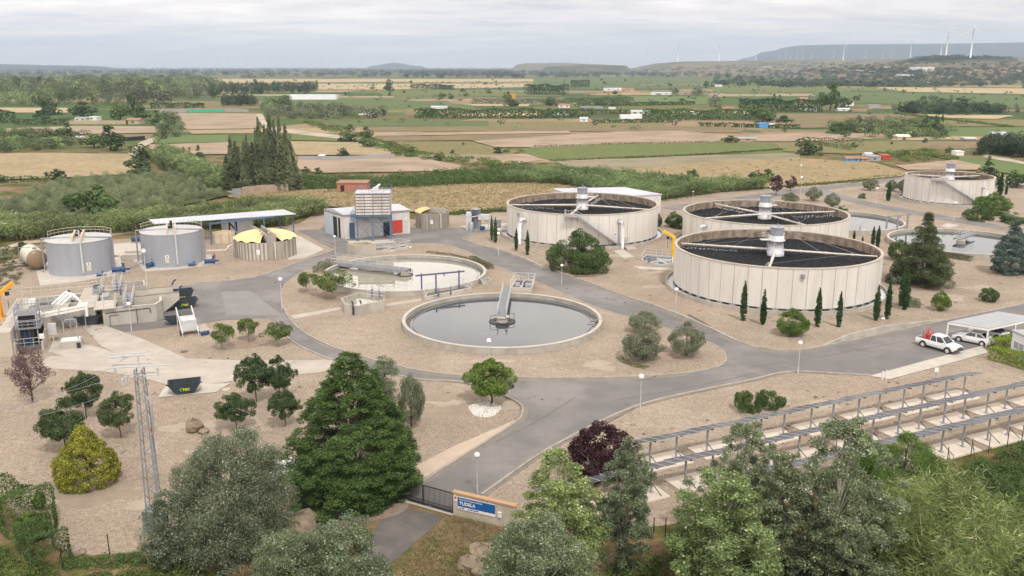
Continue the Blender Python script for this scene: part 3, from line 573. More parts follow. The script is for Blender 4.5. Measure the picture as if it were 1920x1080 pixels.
# foliage colours
leafmat('leaf_dark', (.08, .125, .045), (.14, .19, .075), var=.45)
leafmat('leaf_mid', (0.091, 0.152, 0.043), (0.146, 0.213, 0.067), var=.4)
leafmat('leaf_bright', (0.134, 0.220, 0.043), (0.220, 0.317, 0.073), var=.4)
leafmat('leaf_olive', (.19, .22, .13), (.31, .34, .225), (.45, .47, .36), var=.4, rough=.5)
leafmat('leaf_silver', (.20, .245, .145), (.35, .39, .265), (.75, .77, .64), var=.5, rough=.45, trans=.45)
leafmat('leaf_poplar', (.25, .315, .165), (.40, .45, .28), (.88, .88, .78), var=.5, rough=.5, blotch=.7, lo=.65, hi=1.3, trans=.5)
leafmat('leaf_poplar_green', (.26, .36, .13), (.42, .49, .22), (.80, .81, .62), var=.5, rough=.5, blotch=.7, lo=.65, hi=1.3, trans=.5)
leafmat('leaf_conifer', (.085, .15, .042), (.155, .225, .07), var=.55, trans=.2, rough=.7, spec=.15)
leafmat('leaf_pine', (.08, .115, .045), (.13, .165, .07), (.20, .155, .08), var=.45, trans=.2)
leafmat('leaf_pencil', (.045, .095, .03), (.075, .14, .042), var=.4, trans=.12, spec=.15)
leafmat('leaf_blue', (0.091, 0.140, 0.116), (0.171, 0.232, 0.201), (0.244, 0.305, 0.268), var=.4, trans=.12)
leafmat('leaf_gold', (.26, .30, .04), (.56, .51, .08), (.84, .77, .22), var=.6, trans=.4)
leafmat('leaf_purple', (0.061, 0.022, 0.029), (0.104, 0.039, 0.049), var=.5)
leafmat('leaf_purple_grey', (0.159, 0.091, 0.104), (0.232, 0.140, 0.146), (0.122, 0.122, 0.073), var=.5)
leafmat('leaf_pome', (0.116, 0.183, 0.043), (0.183, 0.244, 0.061), (0.342, 0.207, 0.073), var=.45)
leafmat('leaf_lombardy', (.22, .265, .145), (.31, .35, .20), (.40, .42, .29), var=.4, blotch=.25, lo=.6, hi=1.4, trans=.45)
leafmat('reed', (.19, .25, .095), (.29, .34, .15), (.42, .42, .25), var=.4, blotch=.2, lo=.65, hi=1.35, tone=True)
leafmat('reed_near', (.18, .25, .08), (.30, .38, .14), (.66, .63, .40), var=.6, blotch=.35, lo=.55, hi=1.45, tone=True)
leafmat('grass', (0.134, 0.195, 0.049), (0.207, 0.268, 0.073), (0.366, 0.305, 0.146), var=.4, blotch=.5)
leafmat('straw_grass', (0.366, 0.293, 0.171), (0.488, 0.390, 0.232), (0.195, 0.220, 0.085), var=.4)
leafmat('hedge', (0.073, 0.134, 0.030), (0.122, 0.201, 0.049), var=.4)
leafmat('hedge_dry', (0.122, 0.134, 0.067), (0.183, 0.189, 0.098), (0.244, 0.195, 0.122), var=.4)
leafmat('hedge_lime', (0.159, 0.256, 0.030), (0.268, 0.378, 0.049), (0.439, 0.488, 0.073), var=.4)
leafmat('leaf_orchard', (.27, .32, .17), (.40, .45, .27), var=.3, lo=.85, hi=1.15, trans=.5)
leafmat('leaf_purple_far', (.13, .075, .085), (.20, .12, .13), var=.4)
leafmat('wood_mid', (.13, .18, .075), (.20, .25, .11), var=.35, blotch=.07, lo=.45, hi=1.6, tone=True)
leafmat('wood_grey', (.15, .18, .10), (.22, .25, .15), var=.35, blotch=.07, lo=.6, hi=1.45, tone=True)
leafmat('wood_dark', (.045, .075, .035), (.075, .11, .05), var=.35, blotch=.08, lo=.6, hi=1.4, tone=True)
leafmat('wood_far', (.06, .085, .05), (.095, .125, .07), var=.35, blotch=.02, lo=.6, hi=1.4, tone=True)
# ---- far trees (one crown mesh seen at a few pixels)
species('f_round', 'leaf_dark', 'oak', 3.2, 6.5, .8, 14, 1.7, 420, .95, .7, (1, 2, 3), tr=.25, limbs=0, shell=.8)
species('f_mid', 'leaf_mid', 'round', 3.2, 7, .7, 14, 1.7, 420, .95, .7, (4, 5), tr=.25, limbs=0, shell=.8)
species('f_dark', 'leaf_pencil', 'cone', 2.6, 9, .2, 16, 1.3, 420, .9, .6, (6, 7), tr=0, limbs=0, shell=.8)
species('f_poplar', 'leaf_lombardy', 'spire', 2.6, 16, .8, 24, 1.3, 600, .9, .6, (8, 9), tr=.3, limbs=0, shell=.8)
species('f_grey', 'leaf_olive', 'round', 3.5, 6, .3, 14, 1.8, 420, .9, .7, (10, 11), tr=.2, limbs=0, shell=.8)
# ---- named species
species('round_bush', 'leaf_mid', 'round', 1.6, 2.9, .05, 90, .42, 9000, .14, .5, (1, 2), tr=.06, limbs=0, inner=.5, asym=.05)
species('bright_bush', 'leaf_bright', 'round', 1.6, 3.0, .05, 110, .42, 13000, .13, .4, (3, 4), tr=.06, limbs=0, inner=.5, mode='up', asym=.05)
species('olive', 'leaf_olive', 'round', 2.3, 3.9, .55, 90, .6, 15000, .14, .4, (1, 2, 3), tr=.16, limbs=8, inner=.3, asym=.1, shell=.6)
species('young_oak', 'leaf_dark', 'round', 2.0, 4.2, 1.2, 75, .5, 13000, .14, .6, (1, 2, 3), tr=.075, limbs=10, th=.62, inner=.2, asym=.13, shell=.4)
species('shade_tree', 'leaf_bright', 'round', 2.2, 4.5, 1.05, 80, .55, 14000, .16, .65, (5,), tr=.11, limbs=8, th=.6, inner=.25, shell=.5)
species('pome', 'leaf_pome', 'flat', 1.7, 2.6, 1.15, 26, .55, 4200, .15, .5, (1, 2, 3), bark='bark_pale', tr=.10, limbs=14, multi=4, spread=.28, th=.6, inner=.3)
species('purple_plum', 'leaf_purple_grey', 'oak', 2.4, 4.4, 1.4, 60, .55, 5200, .14, .5, (1,), tr=.12, limbs=34, th=.55, inner=.15)
species('purple_dark', 'leaf_purple', 'dome', 2.3, 3.4, .2, 80, .55, 13000, .16, .55, (1, 2), tr=.1, limbs=6, inner=.4)
species('purple_far', 'leaf_purple_far', 'round', 2.0, 4.6, .9, 40, .6, 2600, .28, .6, (1, 2), tr=.12, limbs=4, inner=.3)
species('big_bush', 'leaf_mid', 'dome', 5.0, 7.6, .2, 110, 1.1, 30000, .25, .45, (2,), tr=.2, limbs=14, inner=.45, mode='up')
species('pencil', 'leaf_pencil', 'pencil', .5, 5.6, .02, 260, .2, 7000, .16, .4, (1, 2, 3), tr=.05, limbs=0, inner=.3, mode='up', asym=.04, th=.6)
species('leylandii', 'leaf_conifer', 'beehive', 5.0, 13, .1, 760, .68, 140000, .2, .32, (1,), tr=.3, limbs=20, inner=.45, mode='spray', squash=.5, asym=.09, shell=.3, droop=-.1)
species('pine', 'leaf_pine', 'cone', 4.2, 12, .3, 300, 1.15, 52000, .27, .32, (2,), tr=.22, limbs=30, inner=.3, mode='spray', squash=.5, asym=.16)
species('far_pine', 'leaf_pine', 'cone', 3.6, 11, .4, 70, 1.0, 6000, .5, .35, (3,), tr=.22, limbs=10, inner=.3, mode='spray', squash=.45, asym=.2)
species('blue_spruce', 'leaf_blue', 'beehive', 3.6, 8.6, .1, 330, .85, 46000, .24, .32, (1,), tr=.2, limbs=10, inner=.45, mode='spray', squash=.45, droop=.3)
species('gold_bush', 'leaf_gold', 'beehive', 2.4, 4.9, .05, 230, .42, 34000, .13, .45, (1,), tr=.1, limbs=6, inner=.7, mode='up', asym=.04, shell=.5)
species('willow', 'leaf_silver', 'bigdome', 4.4, 9.0, .0, 420, 1.0, 110000, .15, .45, (1,), tr=.2, limbs=26, inner=.35, multi=3, spread=.2, shell=.1, asym=.16)
species('poplar_top', 'leaf_poplar', 'bigdome', 3.2, 9.5, 2.5, 260, .7, 60000, .13, .62, (5, 6), bark='bark_pale', tr=.12, limbs=80, th=.9, inner=.15, asym=.2, shell=.0)
species('slim_grey', 'leaf_silver', 'poplar', 1.6, 6.0, .3, 80, .6, 12000, .15, .4, (1,), tr=.1, limbs=10, inner=.2, shell=.2)
species('poplar', 'leaf_poplar', 'poplar', 2.9, 10.5, .2, 210, .52, 50000, .135, .66, (1, 2), bark='bark_pale', tr=.13, limbs=80, th=.93, inner=.04, asym=.34, shell=.0)
species('poplar_green', 'leaf_poplar_green', 'poplar', 2.9, 10.5, .2, 190, .55, 42000, .14, .66, (3, 4), bark='bark_pale', tr=.13, limbs=80, th=.95, inner=.04, asym=.34, shell=.0)
species('lombardy', 'leaf_lombardy', 'spire', 2.6, 20, .3, 420, .75, 26000, .4, .5, (1, 2, 3), tr=.25, limbs=18, th=.9, inner=.25, asym=.25, shell=.5)
species('tamarisk', 'leaf_bright', 'dome', 3.6, 6.2, .1, 200, .9, 52000, .2, .22, (2,), tr=.14, limbs=20, inner=.4, mode='up', shell=.2)
species('orchard', 'leaf_orchard', 'round', 1.9, 3.0, .0, 9, 1.35, 2200, .2, .6, (1, 2, 3), tr=.1, limbs=0, inner=.0, asym=.0, shell=.95, squash=.8, nz=.15)
species('juniper', 'leaf_mid', 'flat', 1.6, 1.1, .02, 34, .42, 5200, .14, .35, (1, 2), tr=0, limbs=0, inner=.3, mode='up')
species('small_bush', 'leaf_mid', 'dome', 1.2, 1.5, .02, 22, .42, 2600, .15, .5, (1, 2), tr=0, limbs=0, inner=.5)
species('grey_shrub', 'leaf_olive', 'dome', 1.2, 1.5, .02, 22, .42, 2200, .16, .5, (1,), tr=0, limbs=0, inner=.5)
# ---- masses that nobody could count
def inpoly(P, poly):
    x, y = P[:, 0], P[:, 1]; c = np.zeros(len(P), bool); n = len(poly)
    for i in range(n):
        x0, y0 = poly[i]; x1, y1 = poly[i - 1]
        with np.errstate(divide='ignore', invalid='ignore'): c ^= ((y0 > y) != (y1 > y)) & (x < (x1 - x0) * (y - y0) / (y1 - y0 + 1e-12) + x0)
    return c
def fillpts(px, n, rs):
    poly = np.array([tuple(G(*p))[:2] for p in px]); lo, hi = poly.min(0), poly.max(0); out = np.zeros((0, 2))
    for _ in range(60):
        P = lo + (hi - lo) * rs.rand(n * 2, 2); out = np.vstack([out, P[inpoly(P, poly)]])
        if len(out) >= n: break
    return out[:n]
def reeds(name, label, px, n, h, mat, seed=1, w=.2, cat='reeds', lean=.18, blades=5, bl=1.1, clump=0):
    """tall cane stems with drooping blades"""
    rs = np.random.RandomState(seed); B = fillpts(px, n, rs); hc = ones = 1.0; lc = 0.0
    if clump: C = fillpts(px, n // clump, rs); k = k_ = rs.randint(0, len(C), n); B = C[k] + rs.randn(n, 2) * .3; hc = (.45 + .7 * rs.rand(len(C)))[k]; lc = (rs.randn(len(C), 2) * .2)[k]
    n = len(B); H_ = hc * h * (.7 + .4 * rs.rand(n)) * (1 + .22 * np.sin(B[:, 0] * .5) * np.cos(B[:, 1] * .37)); V = []
    ld = rs.randn(n, 2) * lean + lc; z = np.zeros(n)
    base = np.stack([B[:, 0], B[:, 1], z], 1); tip = base + np.stack([ld[:, 0] * H_, ld[:, 1] * H_, H_], 1)
    for k in range(blades):
        t = (.35 + .62 * (k + rs.rand(n)) / blades)[:, None]; p = base + (tip - base) * t; a = rs.rand(n) * 6.283
        D = np.stack([np.cos(a), np.sin(a), .9 - .9 * rs.rand(n)], 1); D = unit(D); L_ = bl * (.6 + .7 * rs.rand(n)); V.append(leafquads(p + D * L_[:, None] * .45, np.cross(D, unit(rs.randn(n, 3))), L_, w * (.7 + .6 * rs.rand(n)), rs, D))
    D = unit(tip - base); sw = min(w, .09); V.append(leafquads((base + tip) / 2, rs.randn(n, 3) * [1, 1, .1], H_, np.full(n, sw), rs, D))
    me = mesh_quads(name, np.vstack(V), M(mat)); tn = (.35 + .4 * rs.rand(len(C)))[k_] if clump else .35 + .3 * np.clip(.5 + .5 * np.sin(B[:, 0] * .23 + 1.3 * np.sin(B[:, 1] * .11)) + .3 * rs.randn(n), 0, 1)
    me.attributes.new('tone', 'FLOAT', 'POINT').data.foreach_set('value', np.repeat(np.tile(tn, blades + 1), 4).astype(np.float32)); o = bpy.data.objects.new(name, me); COL.objects.link(o); return tag(o, label, cat, kind='stuff')
def scrub(name, label, px, n, h, mat, seed=1, size=.3, lump=1.2, per=60, cat='shrubs', kind='stuff', asp=.6):
    """low mounded cover: clumps of small leaves"""
    rs = np.random.RandomState(seed); B = fillpts(px, n, rs); n = len(B); rad = lump * (.55 + .8 * rs.rand(n)); hh = h * (.5 + .8 * rs.rand(n))
    idx = np.repeat(np.arange(n), per); d = unit(rs.randn(len(idx), 3)); d[:, 2] = abs(d[:, 2]); q = .6 + .4 * rs.rand(len(idx), 1)
    pos = np.stack([B[idx, 0] + d[:, 0] * rad[idx] * q[:, 0], B[idx, 1] + d[:, 1] * rad[idx] * q[:, 0], d[:, 2] * hh[idx] * q[:, 0]], 1)
    V = leafquads(pos, d + rs.randn(len(idx), 3) * .5, size * (.6 + .8 * rs.rand(len(idx))), size * asp * (.6 + .8 * rs.rand(len(idx))), rs)
    me = mesh_quads(name, V, M(mat)); o = bpy.data.objects.new(name, me); COL.objects.link(o); return tag(o, label, cat, kind=kind)
def woods(name, label, px, n, h, mat, seed=1, r=4.0, per=70, size=1.6, cat='wood', slope=False):
    rs = np.random.RandomState(seed); B = fillpts(px, n, rs) if not slope else None; Z = 0
    if slope:
        Q = []
        while len(Q) < n:
            x = rs.uniform(min(p[0] for p in px), max(p[0] for p in px)); y = rs.uniform(min(p[1] for p in px), max(p[1] for p in px))
            if inpoly(np.array([[x, y]]), px)[0]:
                p = GH(x, y); Q.append(tuple(p) if p else (0, -200, 0))
        Q = np.array(Q); B = Q[:, :2]; Z = Q[:, 2]
    n = len(B); per = int(per * 1.5); size *= .8; Z = Z if slope else np.zeros(n); rad = r * (.6 + .8 * rs.rand(n)); hh = h * (.6 + .6 * rs.rand(n))
    idx = np.repeat(np.arange(n), per); d = unit(rs.randn(len(idx), 3)); pos = np.stack([B[idx, 0] + d[:, 0] * rad[idx], B[idx, 1] + d[:, 1] * rad[idx], hh[idx] * (.52 + .48 * d[:, 2]) + Z[idx]], 1)
    V = leafquads(pos, d + rs.randn(len(idx), 3) * .2, size * (.6 + .8 * rs.rand(len(idx))), size * .75 * (.6 + .8 * rs.rand(len(idx))), rs)
    me = mesh_quads(name, V, M(mat)); me.attributes.new('tone', 'FLOAT', 'POINT').data.foreach_set('value', np.repeat(rs.rand(n)[idx], 4).astype(np.float32)); o = bpy.data.objects.new(name, me); COL.objects.link(o); return tag(o, label, cat, kind='stuff')
def hedge(name, label, px, w, h, mat, leaf=.35, dens=60, seed=1, cat='hedge', lump=.25, group=None, z0=0):
    """clipped or wild hedge along a line; ONE thing"""
    rs = np.random.RandomState(seed); P = np.array([tuple(G(*p))[:2] for p in px]); seg = np.linalg.norm(np.diff(P, axis=0), axis=1); Ltot = seg.sum(); n = int(dens * Ltot * (w + 2 * h) * .5); s_ = rs.rand(n) * Ltot; cum = np.concatenate([[0], np.cumsum(seg)])
    x = np.interp(s_, cum, P[:, 0]); y = np.interp(s_, cum, P[:, 1]); k = np.clip(np.searchsorted(cum, s_) - 1, 0, len(seg) - 1); dd = (P[k + 1] - P[k]) / seg[k][:, None]; nn = np.stack([-dd[:, 1], dd[:, 0]], 1)
    wv = 1 + lump * (np.sin(s_ * 1.3 / w) * .5 + .5 * np.sin(s_ * 2.9 / w + 1) + .6 * np.sin(s_ * .37 / w))
    face = rs.rand(n); side = np.where(face < h / (w + 2 * h), -1, np.where(face < 2 * h / (w + 2 * h), 1, 0)); off = np.where(side == 0, rs.uniform(-1, 1, n), side * (1 - .12 * rs.rand(n))) * w / 2 * wv
    z = np.where(side == 0, 1 - .1 * rs.rand(n), rs.rand(n)) * h * wv; pos = np.stack([x + nn[:, 0] * off, y + nn[:, 1] * off, z + z0], 1)
    N_ = np.stack([nn[:, 0] * side, nn[:, 1] * side, np.where(side == 0, 1., .2)], 1) + rs.randn(n, 3) * .55
    me = mesh_quads(name, leafquads(pos, N_, leaf * (.6 + .8 * rs.rand(n)), leaf * .65 * (.6 + .8 * rs.rand(n)), rs), M(mat)); o = bpy.data.objects.new(name, me); COL.objects.link(o); return tag(o, label, cat, group)
def tuft(name, label, px, py, r, h, mat, n=500, seed=1):
    rs = np.random.RandomState(seed); p = G(px, py); a = rs.rand(n) * 6.283; q = np.sqrt(rs.rand(n)); D = unit(np.stack([np.cos(a) * q * .9, np.sin(a) * q * .9, np.ones(n)], 1)); L_ = h * (.6 + .5 * rs.rand(n))
    pos = np.stack([np.cos(a) * q * r * .25, np.sin(a) * q * r * .25, np.zeros(n)], 1) + D * L_[:, None] * .5; me = mesh_quads(name, leafquads(pos, np.cross(D, unit(rs.randn(n, 3))), L_, np.full(n, .035), rs, D), M(mat))
    o = bpy.data.objects.new(name, me); COL.objects.link(o); o.location = p; return tag(o, label, 'grass tuft')
# ------------------------------------------------------------------ plants of the yard
pl = plant
g_ = 'pencil cypresses in front of the front trickling filter'
for i, (x, y, t, w, lb) in enumerate([(1393, 601, 525, 13, 'taller left pencil cypress of the left pair before the front filter'), (1430, 609, 540, 12, 'shorter pencil cypress, right one of the left pair before the front trickling filter'), (1532, 613, 537, 13, 'pencil cypress just right of the bright round bush before the front filter'), (1572, 613, 545, 12, 'pencil cypress second to the right of the bright round bush'),
      (1642, 601, 532, 13, 'pencil cypress left of the globe lamp at the right edge of the front filter'), (1663, 598, 525, 13, 'leaning pencil cypress just right of the globe lamp by the front filter')]): pl('pencil_cypress', 'pencil', x, y, t, w, lb, 'cypress', g_)
pl('pencil_cypress', 'pencil', 1689, 574, 506, 13, 'rear pencil cypress of the close pair in front of the big pine', 'cypress', 'pencil cypresses by the pine'); pl('pencil_cypress', 'pencil', 1696, 581, 503, 15, 'front thick pencil cypress of the close pair in front of the big pine', 'cypress', 'pencil cypresses by the pine')
pl('pencil_cypress', 'pencil', 1636, 460, 423, 8, 'left pencil cypress of the pair behind the front filter rim', 'cypress', 'pencil cypresses behind the front filter'); pl('pencil_cypress', 'pencil', 1645, 464, 422, 9, 'right pencil cypress of the pair behind the front filter rim', 'cypress', 'pencil cypresses behind the front filter')
pl('pencil_cypress', 'pencil', 1601, 449, 431, 5, 'small young cypress close to the wall of the middle filter', 'cypress', 'pencil cypresses behind the front filter'); pl('pencil_cypress', 'pencil', 1617, 454, 443, 4, 'smallest young cypress behind the front filter rim', 'cypress', 'pencil cypresses behind the front filter')
for x, y, t, w, lb in [(922, 450, 403, 6, 'back left pencil cypress of the touching pair left of the far white filter'), (929, 455, 406, 8, 'front right pencil cypress of the touching pair left of the far white filter'), (968, 470, 427, 7, 'pencil cypress standing left before the wall of the filter with stairs'), (989, 478, 430, 8, 'pencil cypress standing second before the wall of the filter with stairs')]: pl('pencil_cypress', 'pencil', x, y, t, w, lb, 'cypress', 'pencil cypresses beside the far road')
pl('pencil_cypress', 'pencil', 1665, 377, 338, 9, 'lone pencil cypress left of the rightmost filter', 'cypress'); pl('pencil_cypress', 'pencil', 1886, 365, 346, 6, 'small cypress right of the rightmost filter', 'cypress'); pl('pencil_cypress', 'pencil', 1874, 368, 322, 12, 'dark cypress against the right wall of the rightmost filter', 'cypress')
pl('large_bush', 'big_bush', 1087, 507, 429, 112, 'very large green bush covering the foot of the filter stairs', 'bush')
pl('round_bush', 'bright_bush', 1484, 628, 578, 60, 'bright green round bush in front of the front trickling filter', 'bush'); pl('round_bush', 'bright_bush', 1763, 582, 544, 38, 'upright oval bush on gravel right of the close cypress pair', 'bush'); pl('round_bush', 'round_bush', 1853, 565, 538, 41, 'low round bright bush alone on the gravel at the right', 'bush')
pl('round_bush', 'round_bush', 1263, 426, 396, 32, 'small round tree left of the middle filter wall', 'bush'); pl('round_bush', 'round_bush', 1274, 430, 404, 20, 'darker bush tucked against the middle filter wall', 'bush'); pl('round_bush', 'round_bush', 1235, 425, 400, 12, 'bush half hidden behind the right edge of the filter with stairs', 'bush')
pl('pine_tree', 'pine', 1727, 533, 395, 112, 'tall dark conifer between the front filter and the blue spruce', 'tree'); pl('blue_spruce', 'blue_spruce', 1893, 512, 412, 78, 'blue grey spruce at the right edge of the yard', 'spruce')
pl('round_bush', 'round_bush', 1684, 487, 448, 46, 'rounded green bush at the left foot of the tall conifer', 'bush'); pl('grey_bush', 'grey_shrub', 1681, 531, 496, 42, 'grey green bush under the tall conifer beside the front filter wall', 'bush')
pl('round_bush', 'bright_bush', 1757, 520, 470, 46, 'lighter green bush at the right foot of the tall conifer', 'bush')
pl('olive_tree', 'olive', 1209, 625, 583, 68, 'rear olive tree of the three on the island tip', 'olive tree', 'olive trees on the island tip'); pl('olive_tree', 'olive', 1205, 676, 617, 80, 'front left olive tree of the island tip, with its green edging', 'olive tree', 'olive trees on the island tip'); pl('olive_tree', 'olive', 1286, 668, 604, 72, 'right hand olive tree of the island tip, nearest the road', 'olive tree', 'olive trees on the island tip')
for x, y, t, w, lb in [(1480, 383, 360, 33, 'low round olive behind the middle filter rim, leftmost of its three'), (1525, 377, 350, 33, 'olive tree with open crown behind the middle filter, middle of its three'), (1560, 390, 361, 32, 'olive tree right behind the middle filter beside the asphalt bend'), (1632, 357, 334, 34, 'left olive tree of the row left of the rightmost filter'), (1672, 358, 337, 28, 'olive tree behind the lone cypress beside the rightmost filter'), (1692, 361, 336, 24, 'olive tree touching the wall of the rightmost filter')]: pl('olive_tree', 'olive', x, y, t, w, lb, 'olive tree', 'olive trees by the far road')
pl('purple_tree', 'purple_far', 1455, 366, 326, 30, 'purple leaved tree behind the drum of the middle filter', 'tree'); pl('purple_tree', 'purple_far', 1482, 358, 328, 24, 'slimmer purple leaved tree right of its twin behind the middle filter', 'tree')
pl('small_tree', 'shade_tree', 921, 757, 673, 90, 'small bright green tree in the circle of white stones at the junction', 'tree')
for x, y, t, w, lb in [(578, 549, 513, 46, 'small yellowish multi stemmed fruit tree left of the sludge pool'), (627, 560, 511, 78, 'wider multi stemmed fruit tree before the sludge pool'), (417, 655, 612, 52, 'leftmost of three fruit trees in a row south of the asphalt apron'), (466, 640, 601, 52, 'middle of the three fruit trees south of the asphalt apron'), (519, 648, 607, 58, 'rightmost of the three fruit trees beside the road')]: pl('fruit_tree', 'pome', x, y, t, w, lb, 'fruit tree', 'multi stemmed fruit trees')
for x, y, t, w, lb in [(162, 785, 696, 78, 'dark round tree behind the golden bush, farthest of the left trees'), (123, 845, 748, 104, 'dark round tree standing left behind the golden bush'), (227, 820, 732, 72, 'dark small tree with thin trunk between golden bush and pylon'), (481, 755, 664, 74, 'dark tree left of the big conifer, back left of its group'), (525, 748, 667, 62, 'dark tree just left of the big conifer top'), (444, 805, 736, 76, 'low dark tree left of the big conifer above the silver willow'), (536, 800, 729, 62, 'dark tree partly behind the left side of the big conifer')]: pl('dark_tree', 'young_oak', x, y, t, w, lb, 'tree', 'dark young trees on the gravel')
pl('purple_tree', 'purple_plum', 62, 753, 655, 98, 'purple grey leaved tree at the left edge', 'tree')
pl('golden_bush', 'gold_bush', 165, 905, 797, 128, 'large golden yellow clipped bush on the left gravel', 'bush')
pl('conifer_tree', 'leylandii', 664, 925, 658, 262, 'huge dense dark green conifer beside the entrance gate', 'conifer')
pl('conifer_tree', 'leylandii', 706, 830, 690, 96, 'second green conifer top behind the huge conifer', 'conifer')
pl('grey_tree', 'slim_grey', 722, 752, 664, 62, 'grey green slender tree behind the huge conifer', 'tree'); pl('grey_tree', 'olive', 771, 800, 700, 58, 'pale olive like tree right behind the huge conifer', 'tree')
pl('willow_tree', 'willow', 442, 1048, 818, 212, 'large silvery grey willow left of the huge conifer', 'tree')
pl('shrub_tree', 'slim_grey', 322, 1066, 915, 100, 'small open grey green tree at the foot of the pylon', 'tree')
P_ = [('poplar_green', 1052, 1105, 838, 205, 'poplar with pale trunk right of the entrance wall'), ('poplar', 1170, 1062, 818, 132, 'dark dense poplar in front of the purple bush'), ('poplar', 1385, 1040, 786, 150, 'white tipped poplar top in front of the solar rows, second row'), ('poplar_green', 1345, 1125, 880, 250, 'wide green poplar with pale branches in the middle of the front row'),
      ('poplar', 1448, 1075, 842, 175, 'dark grey green poplar between the two tallest poplars'), ('poplar', 1556, 1100, 778, 225, 'tall poplar with white tipped leaves before the solar rows'), ('poplar_top', 1010, 1240, 985, 230, 'poplar rising from the bottom edge right of the entrance wall'), ('poplar_top', 628, 1235, 985, 205, 'loose poplar with yellow green shoots at the bottom edge'), ('poplar_top', 540, 1240, 1005, 130, 'grey poplar top at the bottom edge below the huge conifer')]
for k_, x, y, t, w, lb in P_: pl('poplar_tree', k_, x, y, t, w, lb, 'poplar', 'poplars along the near edge')
pl('purple_bush', 'purple_dark', 1126, 885, 790, 142, 'dark purple bush behind the front poplars beside the road', 'bush')
pl('tamarisk_bush', 'tamarisk', 1690, 925, 812, 190, 'feathery green bush left of the fence posts before the solar rows', 'bush'); pl('tamarisk_bush', 'tamarisk', 1610, 960, 815, 130, 'feathery bush between tallest poplar and reeds', 'bush')
pl('juniper', 'juniper', 1402, 770, 738, 56, 'left half of the low juniper pair on the gravel above the solar rows', 'juniper'); pl('juniper', 'juniper', 1442, 764, 734, 58, 'right half of the low juniper pair on the gravel above the solar rows', 'juniper')
for x, y, t, w, k_, lb in [(1860, 402, 361, 74, 'bright_bush', 'broad light green shrub right of the rightmost filter'), (1835, 413, 391, 66, 'juniper', 'low spreading juniper in front of the rightmost filter'), (1617, 372, 362, 16, 'small_bush', 'tiny bush on the gravel island before the row of olives'), (1900, 418, 398, 60, 'small_bush', 'dark low shrub under the light green shrub at the right edge'),
      (45, 475, 452, 28, 'small_bush', 'dark clipped shrub left of the buff horizontal tank'), (10, 485, 467, 28, 'grey_shrub', 'grey shrub at the left edge behind the buff tank'), (1705, 572, 555, 46, 'grey_shrub', 'low reddish grey shrub behind the close cypress pair'), (1580, 398, 385, 24, 'small_bush', 'low dark bush on the bank behind the middle filter'),
      (60, 1010, 960, 82, 'bright_bush', 'yellow green shrub at the lower left corner of the yard'), (75, 955, 918, 26, 'bright_bush', 'small lone sapling top above the lower left hedge')]: pl('shrub', k_, x, y, t, w, lb, 'shrub')
hedge('hedge', 'dark unclipped hedge at the lower left edge of the gravel', [(-30, 960), (40, 975), (80, 1010)], 2.4, 1.9, 'hedge', .16, 260, 2, lump=.55); hedge('hedge', 'green undergrowth along the fence at the lower left corner', [(60, 1020), (110, 1068)], 1.6, 1.4, 'leaf_mid', .16, 240, 3, lump=.6)
hedge('hedge', 'dense clipped bright green hedge beside the white office', [(1858, 672), (1900, 684), (1990, 712)], 1.6, 1.55, 'hedge_lime', .14, 360, 4, lump=.05); hedge('hedge', 'short clipped hedge arm behind the office corner', [(1862, 660), (1905, 650)], 1.5, 1.5, 'hedge_lime', .14, 360, 5, lump=.05)
hedge('hedge', 'clipped box hedge at the far right of the sludge pool', [(884, 488), (900, 496), (922, 506)], 1.0, .85, 'hedge_dry', .14, 300, 6, lump=.04); hedge('hedge', 'grey shrubs along the left rim of the sludge pool', [(596, 514), (612, 503), (622, 497)], 1.6, 1.0, 'leaf_olive', .18, 200, 7); hedge('hedge', 'low clipped hedge before the right hand settling pool', [(1768, 482), (1822, 490)], 1.1, .9, 'hedge_dry', .14, 300, 8, lump=.04)
hedge('hedge', 'curved strip of low green plants round the front left olive', [(1160, 672), (1170, 680), (1190, 688), (1215, 693)], .7, .25, 'leaf_mid', .12, 300, 9); hedge('hedge', 'low strip of plants behind the back rim of the sludge pool', [(800, 474), (850, 480), (880, 487)], .8, .3, 'hedge_dry', .14, 200, 10)
# ---- reeds and scrub
reeds('reed_bed', 'tall bright green canes filling the lower right corner', [(1650, 1010), (1740, 985), (1840, 1010), (1930, 1045), (2100, 1060), (2100, 1300), (1760, 1300), (1690, 1130)], 6500, 5.0, 'reed_near', 1, .055, blades=15, bl=.72, lean=.07, clump=24)
reeds('reed_bed', 'younger canes between the poplars and the corner reeds', [(1610, 985), (1680, 955), (1740, 985), (1690, 1060), (1620, 1060)], 1500, 4.2, 'reed_near', 2, .055, blades=14, bl=.7, lean=.08, clump=20)
reeds('reed_bed', 'band of reeds behind the grey tanks and the canopy', [(-80, 458), (-80, 418), (60, 424), (170, 426), (300, 412), (420, 398), (480, 388), (560, 392), (612, 397), (608, 404), (556, 412), (540, 426), (420, 430), (280, 436), (150, 442), (60, 452)], 13000, 3.0, 'reed', 3, .16, blades=6, bl=1.0)
reeds('reed_bed', 'bright reeds along the ditch behind the filter with stairs', [(930, 345), (985, 328), (1100, 330), (1240, 345), (1330, 352), (1420, 350), (1440, 356), (1350, 362), (1250, 376), (1180, 378), (1130, 368), (1060, 348)], 9000, 3.2, 'reed', 4, .18, blades=6, bl=1.0)
reeds('reed_bed', 'grey green reeds along the track left of the poplars', [(285, 300), (310, 288), (355, 310), (400, 330), (430, 352), (400, 358), (350, 335), (300, 318)], 4000, 4.2, 'reed', 5, .25, blades=5, bl=1.3)
